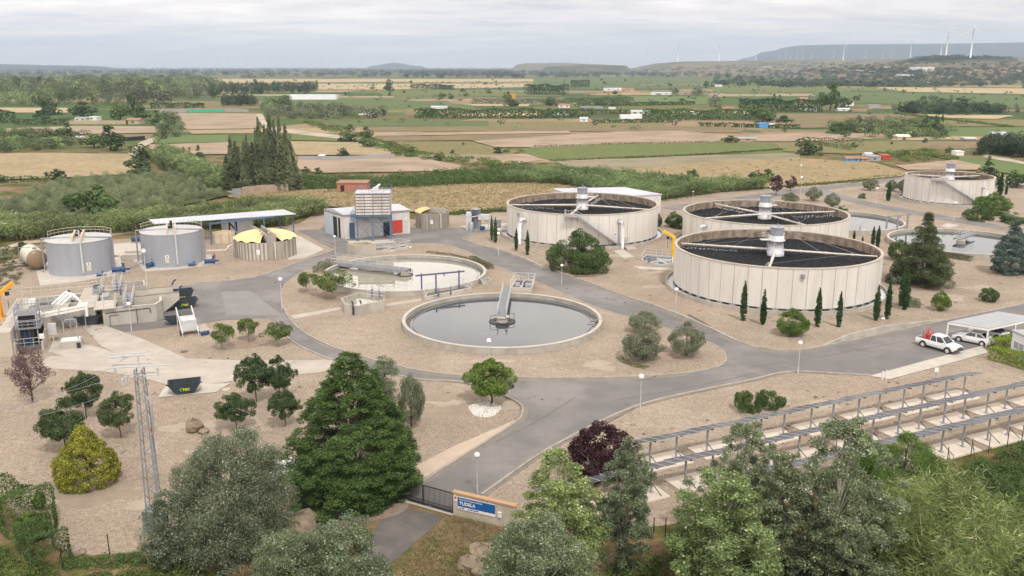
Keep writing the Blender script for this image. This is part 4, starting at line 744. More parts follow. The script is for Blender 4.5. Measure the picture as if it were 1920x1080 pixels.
scrub('scrub', 'dark green orchard rows behind the straw field', [(560, 335), (700, 338), (850, 326), (985, 318), (1010, 330), (930, 345), (800, 352), (640, 358), (560, 352)], 700, 2.4, 'leaf_mid', 6, .45, 1.6, 60)
scrub('undergrowth', 'green undergrowth outside the fence at the lower right', [(1760, 960), (1790, 905), (1850, 868), (1960, 838), (2080, 806), (2080, 1050), (1900, 1020)], 620, 1.2, 'leaf_mid', 7, .16, .7, 130)
scrub('undergrowth', 'low green weeds below the front poplars', [(1060, 1080), (1250, 1050), (1450, 1030), (1620, 1000), (1680, 1080), (1650, 1200), (1100, 1200)], 420, .8, 'leaf_mid', 8, .15, .8, 110)
scrub('undergrowth', 'green weeds along the bottom left corner', [(-60, 1010), (60, 1040), (110, 1090), (300, 1065), (360, 1062), (470, 1100), (500, 1200), (-60, 1200)], 520, .55, 'grass', 9, .13, .6, 110)
scrub('undergrowth', 'low plants along the near fence line', [(120, 1052), (330, 1040), (480, 1052), (480, 1062), (300, 1060), (130, 1066)], 150, .5, 'leaf_mid', 10, .12, .5, 80)
reeds('dry_grass', 'dry grass on the bank below the entrance wall', [(850, 972), (965, 1000), (1050, 1010), (1040, 1090), (900, 1120), (730, 1100), (800, 1005)], 5000, .35, 'straw_grass', 11, .03, 'grass', .4, 2, .25)
reeds('dry_grass', 'straw weeds scattered over the field behind the works', [(430, 372), (545, 360), (800, 350), (1000, 343), (1085, 352), (1070, 372), (950, 395), (775, 400), (600, 388)], 5000, .6, 'straw_grass', 12, .18, 'grass', .4, 3, .5)
scrub('scrub', 'tufts of scrub on the rough ground behind the middle filters', [(1240, 372), (1440, 352), (1640, 338), (1700, 328), (1640, 306), (1500, 300), (1350, 306), (1180, 325)], 110, .7, 'hedge_dry', 13, .3, .9, 26)
scrub('scrub', 'weeds along the back edge of the gravel yard', [(1090, 376), (1240, 372), (1350, 358), (1460, 349), (1600, 338), (1690, 326), (1690, 330), (1600, 343), (1460, 353), (1350, 361), (1240, 378), (1090, 382)], 320, .6, 'grass', 14, .25, .6, 40)
scrub('scrub', 'green bank behind the small sludge tank', [(800, 404), (850, 399), (950, 392), (950, 398), (850, 404), (800, 408)], 120, .9, 'grass', 15, .25, .7, 50)
scrub('scrub', 'weeds round the left bank of the gravel yard', [(-60, 470), (60, 462), (60, 480), (30, 540), (-60, 560)], 220, .4, 'hedge_dry', 16, .2, .7, 50)
for i, (x, y, r_, h_, lb) in enumerate([(415, 1078, 1.4, 1.3, 'dry grey feather grass tuft at the bottom left of the willow'), (455, 1088, 1.2, 1.2, 'dry grass tuft right of the bigger grey tuft'), (205, 755, .4, .5, 'small green tuft at the foot of the purple grey tree')]): tuft('grass_tuft', lb, x, y, r_, h_, 'straw_grass' if i < 2 else 'grass', 700 if i < 2 else 120, i)
scrub('weeds', 'sparse weeds scattered over the gravel of the works', [(100, 940), (130, 560), (560, 500), (900, 450), (1250, 480), (1900, 480), (1900, 600), (1500, 640), (1100, 560), (640, 660), (1250, 800), (800, 880), (400, 880)], 260, .1, 'hedge_dry', 17, .12, .35, 26)
scrub('weeds', 'low weeds on the gravel below the junction', [(1160, 800), (1400, 730), (1640, 720), (1880, 700), (1880, 790), (1300, 860)], 60, .12, 'hedge_dry', 18, .1, .3, 30)
woods('field_bushes', 'countless small bushes along the far field edges', [(520, 226), (560, 160), (900, 152), (1500, 158), (1920, 172), (1920, 250), (1500, 262), (1000, 244)], 520, 2.6, 'wood_mid', 51, 2.2, 30, 1.0)
# ---- orchard at the left: rows of grey green trees
orch = []; rr = random.Random(5); O0 = G(255, 388); e1 = (G(375, 375) - O0).normalized() * 4.3; e2 = (G(240, 331) - G(385, 378)).normalized() * 5.2
poly_o = np.array([tuple(G(*p))[:2] for p in [(-10, 396), (60, 362), (108, 343), (230, 336), (325, 331), (432, 368), (330, 387), (180, 402)]])
proto = plant('orchard_tree', 'orchard', 200, 380, None, 26, hm=3.0)
for i in range(-60, 60):
    for j in range(-30, 60):
        p = O0 + e1 * (i + rr.uniform(-.06, .06)) + e2 * (j + rr.uniform(-.06, .06))
        if inpoly(np.array([[p.x, p.y]]), poly_o)[0]:
            c = proto if not orch else copy_tree(proto); orch.append(c); c.location = p; c.rotation_euler.z = rr.uniform(0, 6.28); s_ = rr.uniform(.88, 1.08); c.scale = (s_ * .74, s_ * .74, s_ * rr.uniform(.75, .95)); cm, tm = TREES['orchard'][2][len(orch) % 3]
            for ch in c.children: ch.data = cm if ch.name.startswith('crown') else tm
for o in orch: tag(o, 'grey green orchard tree in the planted rows behind the reeds at the left', 'orchard tree', 'orchard rows at the left')
print('orchard', len(orch))
# ---- mid distance trees
for x, y, t, w, k_, lb in [(170, 412, 345, 84, 'f_mid', 'large bright round tree at the edge of the orchard'), (265, 330, 296, 60, 'f_round', 'dark tree at the top corner of the orchard beside the track'), (262, 300, 272, 44, 'f_round', 'dark round tree beside the track above the orchard'), (208, 282, 238, 50, 'f_round', 'tall dark tree left of the field track'), (176, 277, 252, 46, 'f_mid', 'lower green tree left of the tall dark one'),
      (104, 337, 318, 40, 'f_round', 'dark low bush on the edge of the straw field'), (4, 341, 328, 22, 'f_round', 'dark bush at the left edge below the straw field'), (126, 262, 232, 34, 'f_round', 'open dark tree before the small white roof'), (60, 258, 245, 26, 'f_round', 'round tree in the gardens at the left'), (34, 262, 243, 30, 'f_mid', 'green tree in the gardens at the far left'), (92, 262, 246, 32, 'f_mid', 'round green tree beside the white roof'),
      (100, 215, 185, 38, 'f_round', 'very dark rounded tree left of the river wood'), (84, 223, 187, 30, 'f_dark', 'dark conifer before the river wood'), (158, 220, 192, 50, 'f_round', 'wide round tree in front of the wood'), (174, 205, 150, 22, 'f_poplar', 'tall dark poplar rising out of the river wood'), (225, 227, 188, 38, 'f_mid', 'olive green tree beside the long farm wall'), (253, 216, 172, 28, 'f_round', 'dark tree behind the farm wall'), (268, 226, 200, 36, 'f_mid', 'yellow green tree right of the farm wall'),
      (293, 234, 206, 28, 'f_dark', 'dark conifer at the end of the farm wall'), (345, 297, 274, 12, 'f_dark', 'left cypress of three by the dump yard'), (357, 297, 275, 12, 'f_dark', 'middle cypress of three by the dump yard'), (373, 297, 270, 14, 'f_dark', 'right cypress of three by the dump yard'), (377, 301, 287, 18, 'f_round', 'low bush under the three cypresses'),
      (573, 325, 313, 16, 'f_round', 'left of two small round trees right of the poplar clump'), (597, 325, 314, 14, 'f_round', 'right of two small round trees right of the poplar clump'), (642, 293, 278, 22, 'f_round', 'round bush by the long low field wall'), (686, 262, 239, 25, 'f_round', 'tall round tree of the clump by the field track'), (654, 266, 250, 34, 'f_round', 'dark round bush left in the clump by the field track'), (690, 276, 260, 30, 'f_mid', 'green bush at the front of the clump by the field track'),
      (656, 246, 233, 18, 'f_mid', 'light shrub above the clump by the field track'), (770, 292, 277, 18, 'f_round', 'small bush right of the field track'), (823, 302, 290, 10, 'f_round', 'tiny dark bush beside the pink field'), (934, 288, 275, 18, 'f_round', 'dark bush at the corner of the green vineyard'), (1508, 290, 259, 42, 'f_round', 'single dark round tree before the ploughed strip'), (1370, 268, 255, 32, 'f_round', 'dark low bush by the brown strip'),
      (1298, 335, 318, 20, 'f_round', 'round bush on the rough ground behind the filters'), (1415, 342, 317, 24, 'f_mid', 'green bush left of the purple trees'), (1438, 342, 318, 32, 'f_mid', 'wider green bush beside the purple trees'), (1850, 340, 290, 34, 'far_pine', 'brown green pine behind the rightmost filter'), (1866, 350, 320, 20, 'f_round', 'dark tree right behind the rightmost filter'), (1905, 352, 318, 46, 'f_mid', 'round green trees at the right edge behind the filter'),
      (1736, 249, 215, 10, 'f_dark', 'leftmost dark cypress in the clump right of centre'), (1752, 250, 213, 9, 'f_dark', 'second cypress in the clump right of centre'), (1757, 247, 209, 8, 'f_dark', 'third cypress in the clump right of centre'), (1764, 250, 211, 9, 'f_dark', 'rightmost tall cypress in the clump right of centre'), (1728, 250, 226, 22, 'f_round', 'dark low tree left in the cypress clump'), (1752, 252, 230, 34, 'f_round', 'round low tree in front of the cypress clump'),
      (1555, 208, 157, 34, 'f_mid', 'tall light green tree behind the white farm'), (1580, 204, 178, 34, 'f_mid', 'round tree right of the tall light tree'), (1782, 200, 175, 10, 'f_poplar', 'slim poplar in the right hand tree row'), (1812, 208, 185, 30, 'f_mid', 'leafy tree in the right hand tree row'), (1798, 210, 190, 16, 'f_mid', 'narrow tree in the right hand tree row'), (1687, 205, 190, 12, 'f_dark', 'dark conifer at the left end of the right hand tree row'),
      (731, 171, 150, 17, 'f_round', 'single tall dark tree in the middle of the plain'), (478, 165, 149, 16, 'f_mid', 'round tree above the dark wind break'), (468, 146, 138, 18, 'f_grey', 'pale round tree before the far woods'), (829, 186, 172, 14, 'f_mid', 'olive green tree left of the far farms'), (847, 186, 178, 9, 'f_round', 'small round tree right of the olive one'), (810, 217, 202, 27, 'f_round', 'dark round tree beside the small white shed'), (952, 190, 172, 16, 'f_mid', 'pale tree above the orange roof'), (958, 199, 184, 28, 'f_round', 'dark bush below the orange roof'),
      (1340, 200, 178, 24, 'f_grey', 'grey green tree left of the long hedge'), (1432, 228, 200, 44, 'f_mid', 'light green willow above the brown field'), (1470, 230, 217, 34, 'f_mid', 'light green bush above the brown field'), (1451, 189, 175, 10, 'f_dark', 'left dark conifer of two before the hedge'), (1461, 190, 177, 12, 'f_dark', 'right dark conifer of two before the hedge'), (1308, 178, 162, 18, 'f_grey', 'grey rounded tree in the far fields'), (1267, 175, 165, 12, 'f_round', 'small dark tree in the far farm strip'), (1604, 188, 180, 14, 'f_round', 'dark round tree among the far fields at the right'),
      (1325, 162, 152, 12, 'f_round', 'round tree at the left of the far farm row'), (1335, 163, 153, 8, 'f_dark', 'dark conifer at the far farm row'), (1358, 160, 150, 16, 'f_round', 'dark tree pair right of the far farm row'), (1149, 200, 186, 10, 'f_dark', 'dark tree right of the small cypress'), (1164, 214, 200, 3, 'f_dark', 'tiny slim cypress before the white farm houses'), (1110, 215, 202, 6, 'f_dark', 'slim dark cypress left of the white farm houses'),
      (1030, 216, 202, 14, 'f_round', 'small tree beside the red roofed farm'), (1033, 198, 182, 22, 'f_round', 'dark trees above the red roofed farm'), (1125, 200, 186, 22, 'f_mid', 'green tree before the black shed')]:
    nm_ = {'f_dark': 'cypress_tree', 'f_poplar': 'poplar_tree', 'far_pine': 'pine_tree'}.get(k_, 'field_tree'); pl(nm_, k_, x, y, t, w * 1.08, lb, 'tree', 'trees on the plain')
ex_, ey_ = [420, 428, 437, 446, 452, 462, 468, 478, 485, 492, 502, 512, 520, 530, 541, 548, 556], [322, 288, 249, 262, 270, 258, 250, 262, 235, 216, 228, 204, 222, 212, 228, 262, 300]
rr = random.Random(31); lom = [(x, 352 + rr.uniform(-4, 8), y, rr.uniform(15, 21)) for x, y in zip(ex_, ey_)] + [(rr.uniform(426, 552), 352 + rr.uniform(-2, 9), None, rr.uniform(18, 30)) for _ in range(12)]; lom = [(x, b_, t if t else float(np.interp(x, ex_, ey_)) + rr.uniform(30, 75), w) for x, b_, t, w in lom]
ordinals([pl('lombardy_poplar', 'lombardy', x, y, t, w) for x, y, t, w in lom], 'tall slender dark poplar', 'poplar', 'poplar clump behind the reeds')
# scattered small trees and bushes on the plain, in three bands
def band(n, x0, x1, y0, y1, hpx, keys, desc, group, seed):
    rr = random.Random(seed); objs = []
    for i in range(n):
        y = rr.uniform(y0, y1); x = rr.uniform(x0, x1); h_ = hpx * rr.uniform(.6, 1.4) * (.6 + .8 * (y - y0) / (y1 - y0)); objs.append(pl('field_tree', rr.choice(keys), x, y, y - h_, h_ * rr.uniform(.9, 1.7)))
    ordinals(objs, desc, 'tree', group)
band(28, 540, 1000, 150, 182, 5, ['f_round', 'f_mid', 'f_dark'], 'tiny tree between far green and straw fields', 'tiny trees of the left middle plain', 1)
band(28, 1000, 1500, 150, 205, 6, ['f_round', 'f_mid', 'f_dark', 'f_grey'], 'small tree near the far farm houses', 'small trees round the far farms', 2)
band(26, 1500, 1920, 150, 215, 7, ['f_round', 'f_mid', 'f_grey'], 'small tree on the right hand plain', 'small trees of the right hand plain', 3)
band(28, 0, 420, 168, 186, 16, ['f_mid', 'f_grey', 'f_round', 'f_mid'], 'tall tree at the front of the river wood', 'front trees of the river wood', 4)
band(12, 0, 400, 166, 182, 22, ['f_poplar', 'f_dark', 'f_round'], 'dark tall tree standing out of the river wood', 'dark trees of the river wood', 8)
band(14, 1560, 1760, 222, 262, 12, ['f_mid', 'f_round', 'f_grey'], 'bushy tree in the thicket beyond the vineyards', 'thicket beyond the vineyards', 5)
band(10, 1500, 1900, 262, 300, 9, ['f_mid', 'f_round'], 'bush near the coloured allotment sheds', 'bushes near the allotment sheds', 6)
band(9, 740, 960, 270, 300, 7, ['f_mid', 'f_round'], 'low bush on the weedy verge', 'bushes on the weedy verge', 7)
# woods, hedgerows, windbreaks
woods('river_wood', 'broad river wood at the upper left', [(-150, 200), (-150, 160), (60, 156), (200, 155), (320, 158), (410, 163), (420, 176), (330, 190), (200, 192), (60, 200)], 520, 17, 'wood_mid', 20, 7.5, 210, 1.9)
woods('river_wood', 'grey green poplars inside the upper left wood', [(0, 190), (0, 165), (200, 162), (350, 165), (420, 178), (300, 200), (120, 196)], 170, 18, 'wood_grey', 21, 6.0, 190, 1.7)
woods('windbreak', 'dark conifer windbreak above the long greenhouse', [(410, 176), (415, 170), (560, 166), (595, 168), (590, 174), (480, 178)], 150, 12, 'wood_dark', 22, 3.2, 80, 1.5)
woods('windbreak', 'dark pines at the left of the greenhouse field', [(418, 200), (425, 193), (475, 192), (480, 200)], 50, 9, 'wood_dark', 23, 3.0, 80, 1.3)
woods('wood', 'grey thicket at the corner of the ploughed field', [(490, 208), (560, 203), (620, 208), (720, 214), (720, 222), (560, 225), (500, 222)], 160, 6, 'wood_grey', 24, 3.2, 80, 1.1)
woods('wood', 'green trees at the corner left of the big green field', [(485, 205), (500, 196), (540, 190), (545, 205), (510, 215)], 60, 7, 'wood_mid', 25, 3.2, 80, 1.2)
woods('far_wood', 'blue green wood along the left horizon', [(-200, 146), (-200, 132), (300, 132), (700, 131), (960, 133), (960, 148), (700, 146), (300, 147)], 1500, 14, 'wood_far', 26, 11, 40, 4.0)
woods('far_wood', 'blue green wood along the middle horizon', [(760, 146), (760, 133), (1000, 132), (1200, 134), (1340, 138), (1340, 145), (1100, 147)], 900, 13, 'wood_far', 27, 10, 40, 4.0)
woods('far_wood', 'patchy woods below the hills at the right', [(1340, 160), (1340, 140), (1500, 132), (1700, 130), (1950, 132), (2050, 158), (1800, 163), (1500, 165)], 800, 9, 'wood_far', 28, 7, 40, 3.0, slope=True)
woods('far_wood', 'scattered trees on the slope under the wooded hill', [(1200, 128), (1500, 119), (2050, 114), (2050, 134), (1500, 137), (1200, 138)], 420, 7, 'wood_far', 29, 8, 24, 3.4, slope=True)
woods('hill_wood', 'dark wood capping the reddish hill', [(1690, 117), (1740, 107), (1800, 105), (1900, 108), (1910, 112), (1850, 111), (1760, 113)], 260, 6, 'wood_far', 50, 6, 30, 3.0, slope=True)
woods('far_wood', 'thin far tree line under the horizon', [(-300, 131), (-300, 128), (1300, 128), (1300, 131)], 1500, 14, 'wood_dark', 30, 17, 16, 9)
woods('wood', 'trees at the left edge of the far gardens', [(-60, 262), (-60, 250), (160, 250), (170, 262), (120, 280), (-60, 290)], 130, 3.2, 'wood_mid', 31, 2.4, 80, .8)
woods('wood', 'bushes along the track behind the left gardens', [(296, 215), (330, 218), (345, 240), (330, 262), (290, 268), (300, 245)], 90, 3.5, 'wood_mid', 32, 2.4, 70, .8)
woods('wood', 'weedy ditch bank crossing the fields left of centre', [(560, 226), (640, 240), (700, 262), (800, 288), (900, 300), (1000, 312), (1000, 324), (900, 312), (780, 300), (690, 274), (620, 250)], 170, 1.6, 'grass', 33, 2.0, 70, .6)
woods('wood', 'thicket belt behind the vineyard at the right', [(1555, 240), (1600, 230), (1700, 232), (1790, 246), (1760, 262), (1640, 258)], 170, 4.2, 'wood_mid', 34, 2.8, 80, .9)
woods('wood', 'right hand tree row across the plain', [(1680, 214), (1700, 205), (1790, 205), (1880, 208), (1890, 214), (1780, 218)], 130, 7, 'wood_dark', 35, 3.2, 80, 1.1)
woods('conifer_nursery', 'dense dark young conifers at the right edge', [(1828, 292), (1850, 276), (2050, 276), (2050, 300), (1920, 297)], 420, 6.5, 'wood_dark', 36, 1.6, 40, .9)
woods('wood', 'green verge left of the rightmost filter track', [(1640, 290), (1740, 284), (1800, 300), (1700, 305)], 60, 1.8, 'grass', 37, 1.8, 60, .6)
HG = [('long tall hedge behind the green field left of centre', [(780, 221), (1000, 222), (1100, 219)], 8, 5.5, 'leaf_mid'), ('long tall hedge between white farms and brown fields', [(1205, 224), (1440, 225)], 8, 6, 'leaf_mid'), ('very dark hedge below the long farm row', [(1385, 207), (1450, 208), (1540, 210)], 7, 8, 'leaf_pencil'), ('dark hedge under the white domed shed', [(1110, 231), (1260, 230)], 3, 2, 'leaf_dark'),
      ('dark windbreak in the middle of the plain', [(985, 177), (1063, 178)], 8, 11, 'leaf_pencil'), ('dark block of trees beyond the middle plain', [(1070, 163), (1106, 163)], 8, 10, 'leaf_pencil'), ('brown green hedge row right of the greenhouse', [(770, 166), (820, 166), (848, 168)], 5, 6, 'leaf_dark'), ('reed hedge between two middle fields', [(885, 194), (1000, 194), (1070, 196)], 8, 4, 'leaf_olive'),
      ('thin reed row above the ploughed middle field', [(1060, 192), (1185, 190)], 7, 3.5, 'leaf_mid'), ('hedge above the black shed', [(1080, 200), (1300, 196)], 5, 3, 'leaf_mid'), ('pale scrub row along the white farms', [(1100, 213), (1250, 214)], 4, 2.5, 'leaf_mid'), ('low hedge left of the track in the gardens', [(30, 234), (130, 233)], 4, 3, 'leaf_dark'), ('dark clipped screen beside the green netting', [(282, 204), (384, 202)], 3, 4, 'leaf_pencil'),
      ('row of cypress hedge at the left edge', [(-60, 232), (30, 230)], 5, 7, 'leaf_pencil'), ('low bush row at the edge of the straw field', [(0, 343), (90, 341)], 3, 1.6, 'leaf_mid'), ('hedge row below the single round tree', [(1520, 272), (1620, 274)], 3, 3, 'hedge_dry'), ('garden hedge right of the allotment sheds', [(1500, 268), (1600, 283)], 2, 1.6, 'leaf_mid'), ('field hedge before the coloured garden plots', [(1310, 237), (1500, 241)], 2, 2, 'leaf_dark'),
      ('dark line of bushes over the ploughed middle field', [(1000, 277), (1200, 270), (1330, 268)], 1.6, .8, 'hedge_dry'), ('line of bushes below the vineyard', [(1030, 303), (1200, 296), (1290, 293), (1470, 281)], 1.5, .7, 'leaf_mid'), ('far hedge under the right hand wheat field', [(1500, 160), (1760, 164)], 8, 5, 'leaf_dark'), ('grass bank of the far field edge', [(1680, 214), (1900, 240)], 2, 1.2, 'grass')]
for i, (lb, px, w, h_, m_) in enumerate(HG):
    far = G(*px[0]).y; hedge('hedgerow', lb, px, w * (1 if far < 500 else 1.4), h_, m_, .5 if far < 450 else 1.3, 9 if far < 450 else 3.5, 40 + i, 'hedgerow', .15)
# ------------------------------------------------------------------ trickling filters
def T3(cx, cy): return Vector((cx * CAMH, cy * CAMH, 0))
def ang(c, px, py, z): p = G(px, py, z); return math.atan2(p.y - c.y, p.x - c.x)
pmat = M('tank_panel')
def filter_tank(c, Rr, h, label, arms, stairs=None, pipes=(), boxes=(), plates=(), npan=48, seed=0, ladder=True, catwalk=None):
    t = empty('trickling_filter', c, 0, label, 'trickling filter', 'trickling filters')
    rr = random.Random(seed); mb = MB(); g = .028 / Rr * 1.2; a = 2 * math.pi / npan
    for i in range(npan):                                    # precast wall panels with recessed joints
        a0, a1 = i * a + g * 1.3, (i + 1) * a - g * 1.3; ro = Rr + rr.uniform(-.012, .012)
        mb.lathe([(ro, .62), (ro, h - .02)], 3, a0=a0, a1=a1); mb.lathe([(ro - .09, .62), (ro - .09, h - .02)], 1, a0=a1 - g * .2, a1=a1 + g * 2.8)
        for q, s_ in ((a0, 1), (a1, -1)):
            cc, ss = math.cos(q), math.sin(q); mb.quad((ro * cc, ro * ss, .62), (ro * cc, ro * ss, h - .02), ((ro - .09) * cc, (ro - .09) * ss, h - .02), ((ro - .09) * cc, (ro - .09) * ss, .62))
    mb.build('wall', pmat, t)
    mb = MB(); mb.lathe([(Rr + .05, h - .10), (Rr + .05, h + .07), (Rr - .38, h + .07), (Rr - .38, h - .12)], 144); mb.build('rim', M('rim'), t)
    mb = MB(); mb.lathe([(Rr - .40, h - 1.9), (Rr - .40, h - .05)], 144)
    for i in range(npan * 1):
        q = (i + .5) * a; cc, ss = math.cos(q), math.sin(q)
        for dq in (-.012, .012): x, y = (Rr - .47) * math.cos(q + dq), (Rr - .47) * math.sin(q + dq); mb.bar((x, y, h - 1.6), (x, y, h - .12), .12)
        if i % 2 == 0: mb.add([((Rr - .45) * math.cos(q + e), (Rr - .45) * math.sin(q + e), z) for e in (.03, a - .04) for z in (h - .42, h - .34)], [(0, 2, 3, 1)])
    mb.build('inner_wall', M('rust_inner'), t)
    # plastic media bed, uneven top
    mb = MB(); rr2 = np.random.RandomState(seed + 3); nr, na = 46, 220; vs = []; fs = []
    for i in range(nr):
        for j in range(na):
            q = 2 * math.pi * (j + .5 * (i % 2)) / na; ra = (Rr - .42) * (i + .001) / (nr - 1); vs.append((ra * math.cos(q), ra * math.sin(q), h - 1.35 + rr2.uniform(-.09, .09)))
            if i: fs.append(((i - 1) * na + j, i * na + j, i * na + (j + 1) % na, (i - 1) * na + (j + 1) % na))
    mb.add(vs, fs); mb.build('media_bed', M('media'), t)
    mb = MB(); mb.lathe([(Rr - .15, .12), (Rr - .15, .66)], 96); mb.build('plinth', M('concrete_light'), t)
    op = MB()
    for i in range(npan):
        q = (i + .5) * a; op.lathe([(Rr + .02, .34), (Rr + .02, .60)], 2, a0=q - a * .26, a1=q + a * .26); op.lathe([(Rr + .02, .60), (Rr - .2, .60)], 2, a0=q - a * .26, a1=q + a * .26)
    op.build('vent_opening', M('dark'), t)
    mb = MB(); mb.lathe([(Rr - .12, .14), (Rr - .12, .34), (Rr + .03, .34)], 96); mb.lathe([(Rr + .95, .60), (Rr + 1.17, .60)], 120); mb.lathe([(Rr + 1.17, .60), (Rr + 1.17, -.05)], 120); mb.lathe([(Rr + .95, .18), (Rr + .95, .60)], 120); mb.build('gutter_wall', M('concrete'), t)
    mb = MB(); mb.lathe([(Rr - .1, .2), (Rr + .96, .2)], 120); mb.build('gutter_floor', M('gutter'), t)
    # centre column and rotating arms
    zt = h - .42; col = MB(); s_ = 1.0 if Rr > 12 else .95
    col.lathe([(1.25 * s_, h - 1.3), (1.25 * s_, h - .65), (1.1 * s_, h - .6), (1.1 * s_, h + .95), (1.28 * s_, h + .95), (1.28 * s_, h + 1.12), (1.1 * s_, h + 1.12), (1.1 * s_, h + 1.75), (.98 * s_, h + 1.8)], 36); col.build('column', M('galv_light'), t, True)
    col = MB(); col.lathe([(.95 * s_, h + 1.75), (.95 * s_, h + 2.95), (1.05 * s_, h + 2.97), (1.05 * s_, h + 3.08), (0.01, h + 3.12)], 36)
    for k in range(10): q = k * .628; col.bar((.97 * math.cos(q), .97 * math.sin(q), h + 1.8), (.97 * math.cos(q), .97 * math.sin(q), h + 2.95), .05)
    col.tube([(0, 0, h + 3.1), (0, 0, h + 3.7)], .05); col.ball((.3, .2, h + 3.3), .16, 8); col.build('drum', M('steel_grey'), t)
    if ladder:
        l = MB(); q = ang(c, *ladder) if isinstance(ladder, tuple) else math.pi; ux, uy = math.cos(q), math.sin(q); nx, ny = -uy, ux
        for s2 in (-.22, .22): l.tube([(ux * 1.35 + nx * s2, uy * 1.35 + ny * s2, h - .9), (ux * 1.35 + nx * s2, uy * 1.35 + ny * s2, h + 2.1)], .03, 5)
        for k in range(10): z = h - .8 + k * .3; l.tube([(ux * 1.35 - nx * .22, uy * 1.35 - ny * .22, z), (ux * 1.35 + nx * .22, uy * 1.35 + ny * .22, z)], .02, 4)
        l.rail([(ux * 2.0 + nx * .8, uy * 2.0 + ny * .8, h + 1.2), (ux * 2.0 - nx * .8, uy * 2.0 - ny * .8, h + 1.2), (ux * .9 - nx * 1.0, uy * .9 - ny * 1.0, h + 1.2)], .9, .8, .05); l.box(min(ux, ux * 2) - .5, max(ux, ux * 2) + .5, min(uy, uy * 2) - .5, max(uy, uy * 2) + .5, h + 1.13, h + 1.2); l.build('ladder', M('white_rail'), t)
    for k, q in enumerate(arms):
        ux, uy = math.cos(q), math.sin(q); L_ = Rr - .8; m = MB(); m.tube([(ux * 1.0, uy * 1.0, zt), (ux * L_ * .55, uy * L_ * .55, zt), (ux * L_ * .56, uy * L_ * .56, zt), (ux * L_, uy * L_, zt + .03)], .17, 8, .10)
        for i in range(1, 4): m.tube([(ux * L_ * i / 4, uy * L_ * i / 4, zt), (ux * (L_ * i / 4 + .12), uy * (L_ * i / 4 + .12), zt)], .24, 8)
        ar = m.build('spray_arm', M('cream_pipe'), t)
        n = MB(); nx, ny = -uy, ux; rq = random.Random(k + seed)
        for i in range(30):
            d_ = 2.2 + (L_ - 2.6) * (i / 29) ** .8; n.tube([(ux * d_, uy * d_, zt - .1), (ux * d_ + nx * .14, uy * d_ + ny * .14, zt - .26)], .035, 4)
            if i > 6 and k % 2 == 0:
                for _ in range(3): e = rq.uniform(.15, .8); x, y = ux * (d_ + rq.uniform(-.2, .2)) - nx * e, uy * (d_ + rq.uniform(-.2, .2)) - ny * e; n.tube([(x, y, zt - .4 - e * .55), (x + rq.uniform(-.1, .1), y, zt - .55 - e * .55)], .03, 4)
        n.build('nozzle_row', M('foam'), ar)
        w_ = MB(); top = (ux * .9, uy * .9, h + 2.8)
        for f_ in (.45, .82): w_.tube([top, (ux * L_ * f_, uy * L_ * f_, zt + .1)], .018, 4)
        q2 = arms[(k + 1) % len(arms)]; w_.tube([(ux * L_ * .75, uy * L_ * .75, zt + .05), (math.cos(q2) * L_ * .75, math.sin(q2) * L_ * .75, zt + .05)], .015, 4)
        w_.build('guy_wire', M('galv'), t)
    if stairs:
        aT, aB = stairs; st = MB(); n = 26; r0, r1 = Rr + .12, Rr + 1.15
        for i in range(n):
            f = (i + .5) / n; q = aT + (aB - aT) * f; z = h - .15 - (h - .25) * f; e = abs(aB - aT) / n * .55; st.lathe([(r0, z), (r1, z), (r1, z - .05), (r0, z - .05)], 1, a0=q - e, a1=q + e, close=True)
        so = st.build('stairs', M('galv'), t)
        for r_ in (r0, r1):
            s2 = MB(); P_ = [(r_ * math.cos(aT + (aB - aT) * f), r_ * math.sin(aT + (aB - aT) * f), h - .25 - (h - .3) * f) for f in np.linspace(0, 1, 14)]
            for p, q in zip(P_, P_[1:]): s2.bar(p, q, .06, .28)
            s2.build('stringer', M('galv'), so)
        s3 = MB(); P_ = [(r1 * math.cos(aT + (aB - aT) * f), r1 * math.sin(aT + (aB - aT) * f), h - .1 - (h - .3) * f) for f in np.linspace(0, 1, 10)]; s3.rail(P_, 1.0, 1.2, .05); s3.build('handrail', M('galv_light'), so)
        d = 1 if aB > aT else -1; p0, p1 = sorted((aT, aT - d * 2.2 / Rr)); pf = MB(); pf.lathe([(Rr - .2, h - .12), (Rr + 1.3, h - .12), (Rr + 1.3, h - .32), (Rr - .2, h - .32)], 4, a0=p0, a1=p1, close=True)
        for q in (p0, (p0 + p1) / 2, p1): pf.bar(((Rr + 1.1) * math.cos(q), (Rr + 1.1) * math.sin(q), h - .3), (Rr * math.cos(q), Rr * math.sin(q), h - 1.2), .08)
        po = pf.build('platform', M('galv'), t); rl = MB(); P_ = [((Rr + 1.25) * math.cos(q), (Rr + 1.25) * math.sin(q), h - .1) for q in np.linspace(p0, p1, 4)]
        e = p1 if d < 0 else p0; rl.rail(P_, 1.05, .8, .06); rl.rail([((Rr + 1.25) * math.cos(e), (Rr + 1.25) * math.sin(e), h - .1), ((Rr - .1) * math.cos(e), (Rr - .1) * math.sin(e), h - .1)], 1.05, .8, .06); rl.build('guard_rail', M('white_rail'), po)
        gt = MB(); q = aB; gt.rail([((Rr + 2.2) * math.cos(q), (Rr + 2.2) * math.sin(q), .05), ((Rr + 1.2) * math.cos(q), (Rr + 1.2) * math.sin(q), .05), ((Rr + 1.2) * math.cos(q + .08), (Rr + 1.2) * math.sin(q + .08), .05)], 2.0, .3, .05, (.33, .66)); gt.build('stair_gate', M('galv'), t)
        sp = MB(); q = aB + .05 * d
        for k in range(4): r_ = Rr + 1.3 + k * .45; sp.lathe([(r_, .03), (r_, .5 - k * .12), (r_ + .45, .5 - k * .12), (r_ + .45, .03)], 2, a0=q - .06, a1=q + .06)
        sp.build('steps', M('concrete_light'), t)
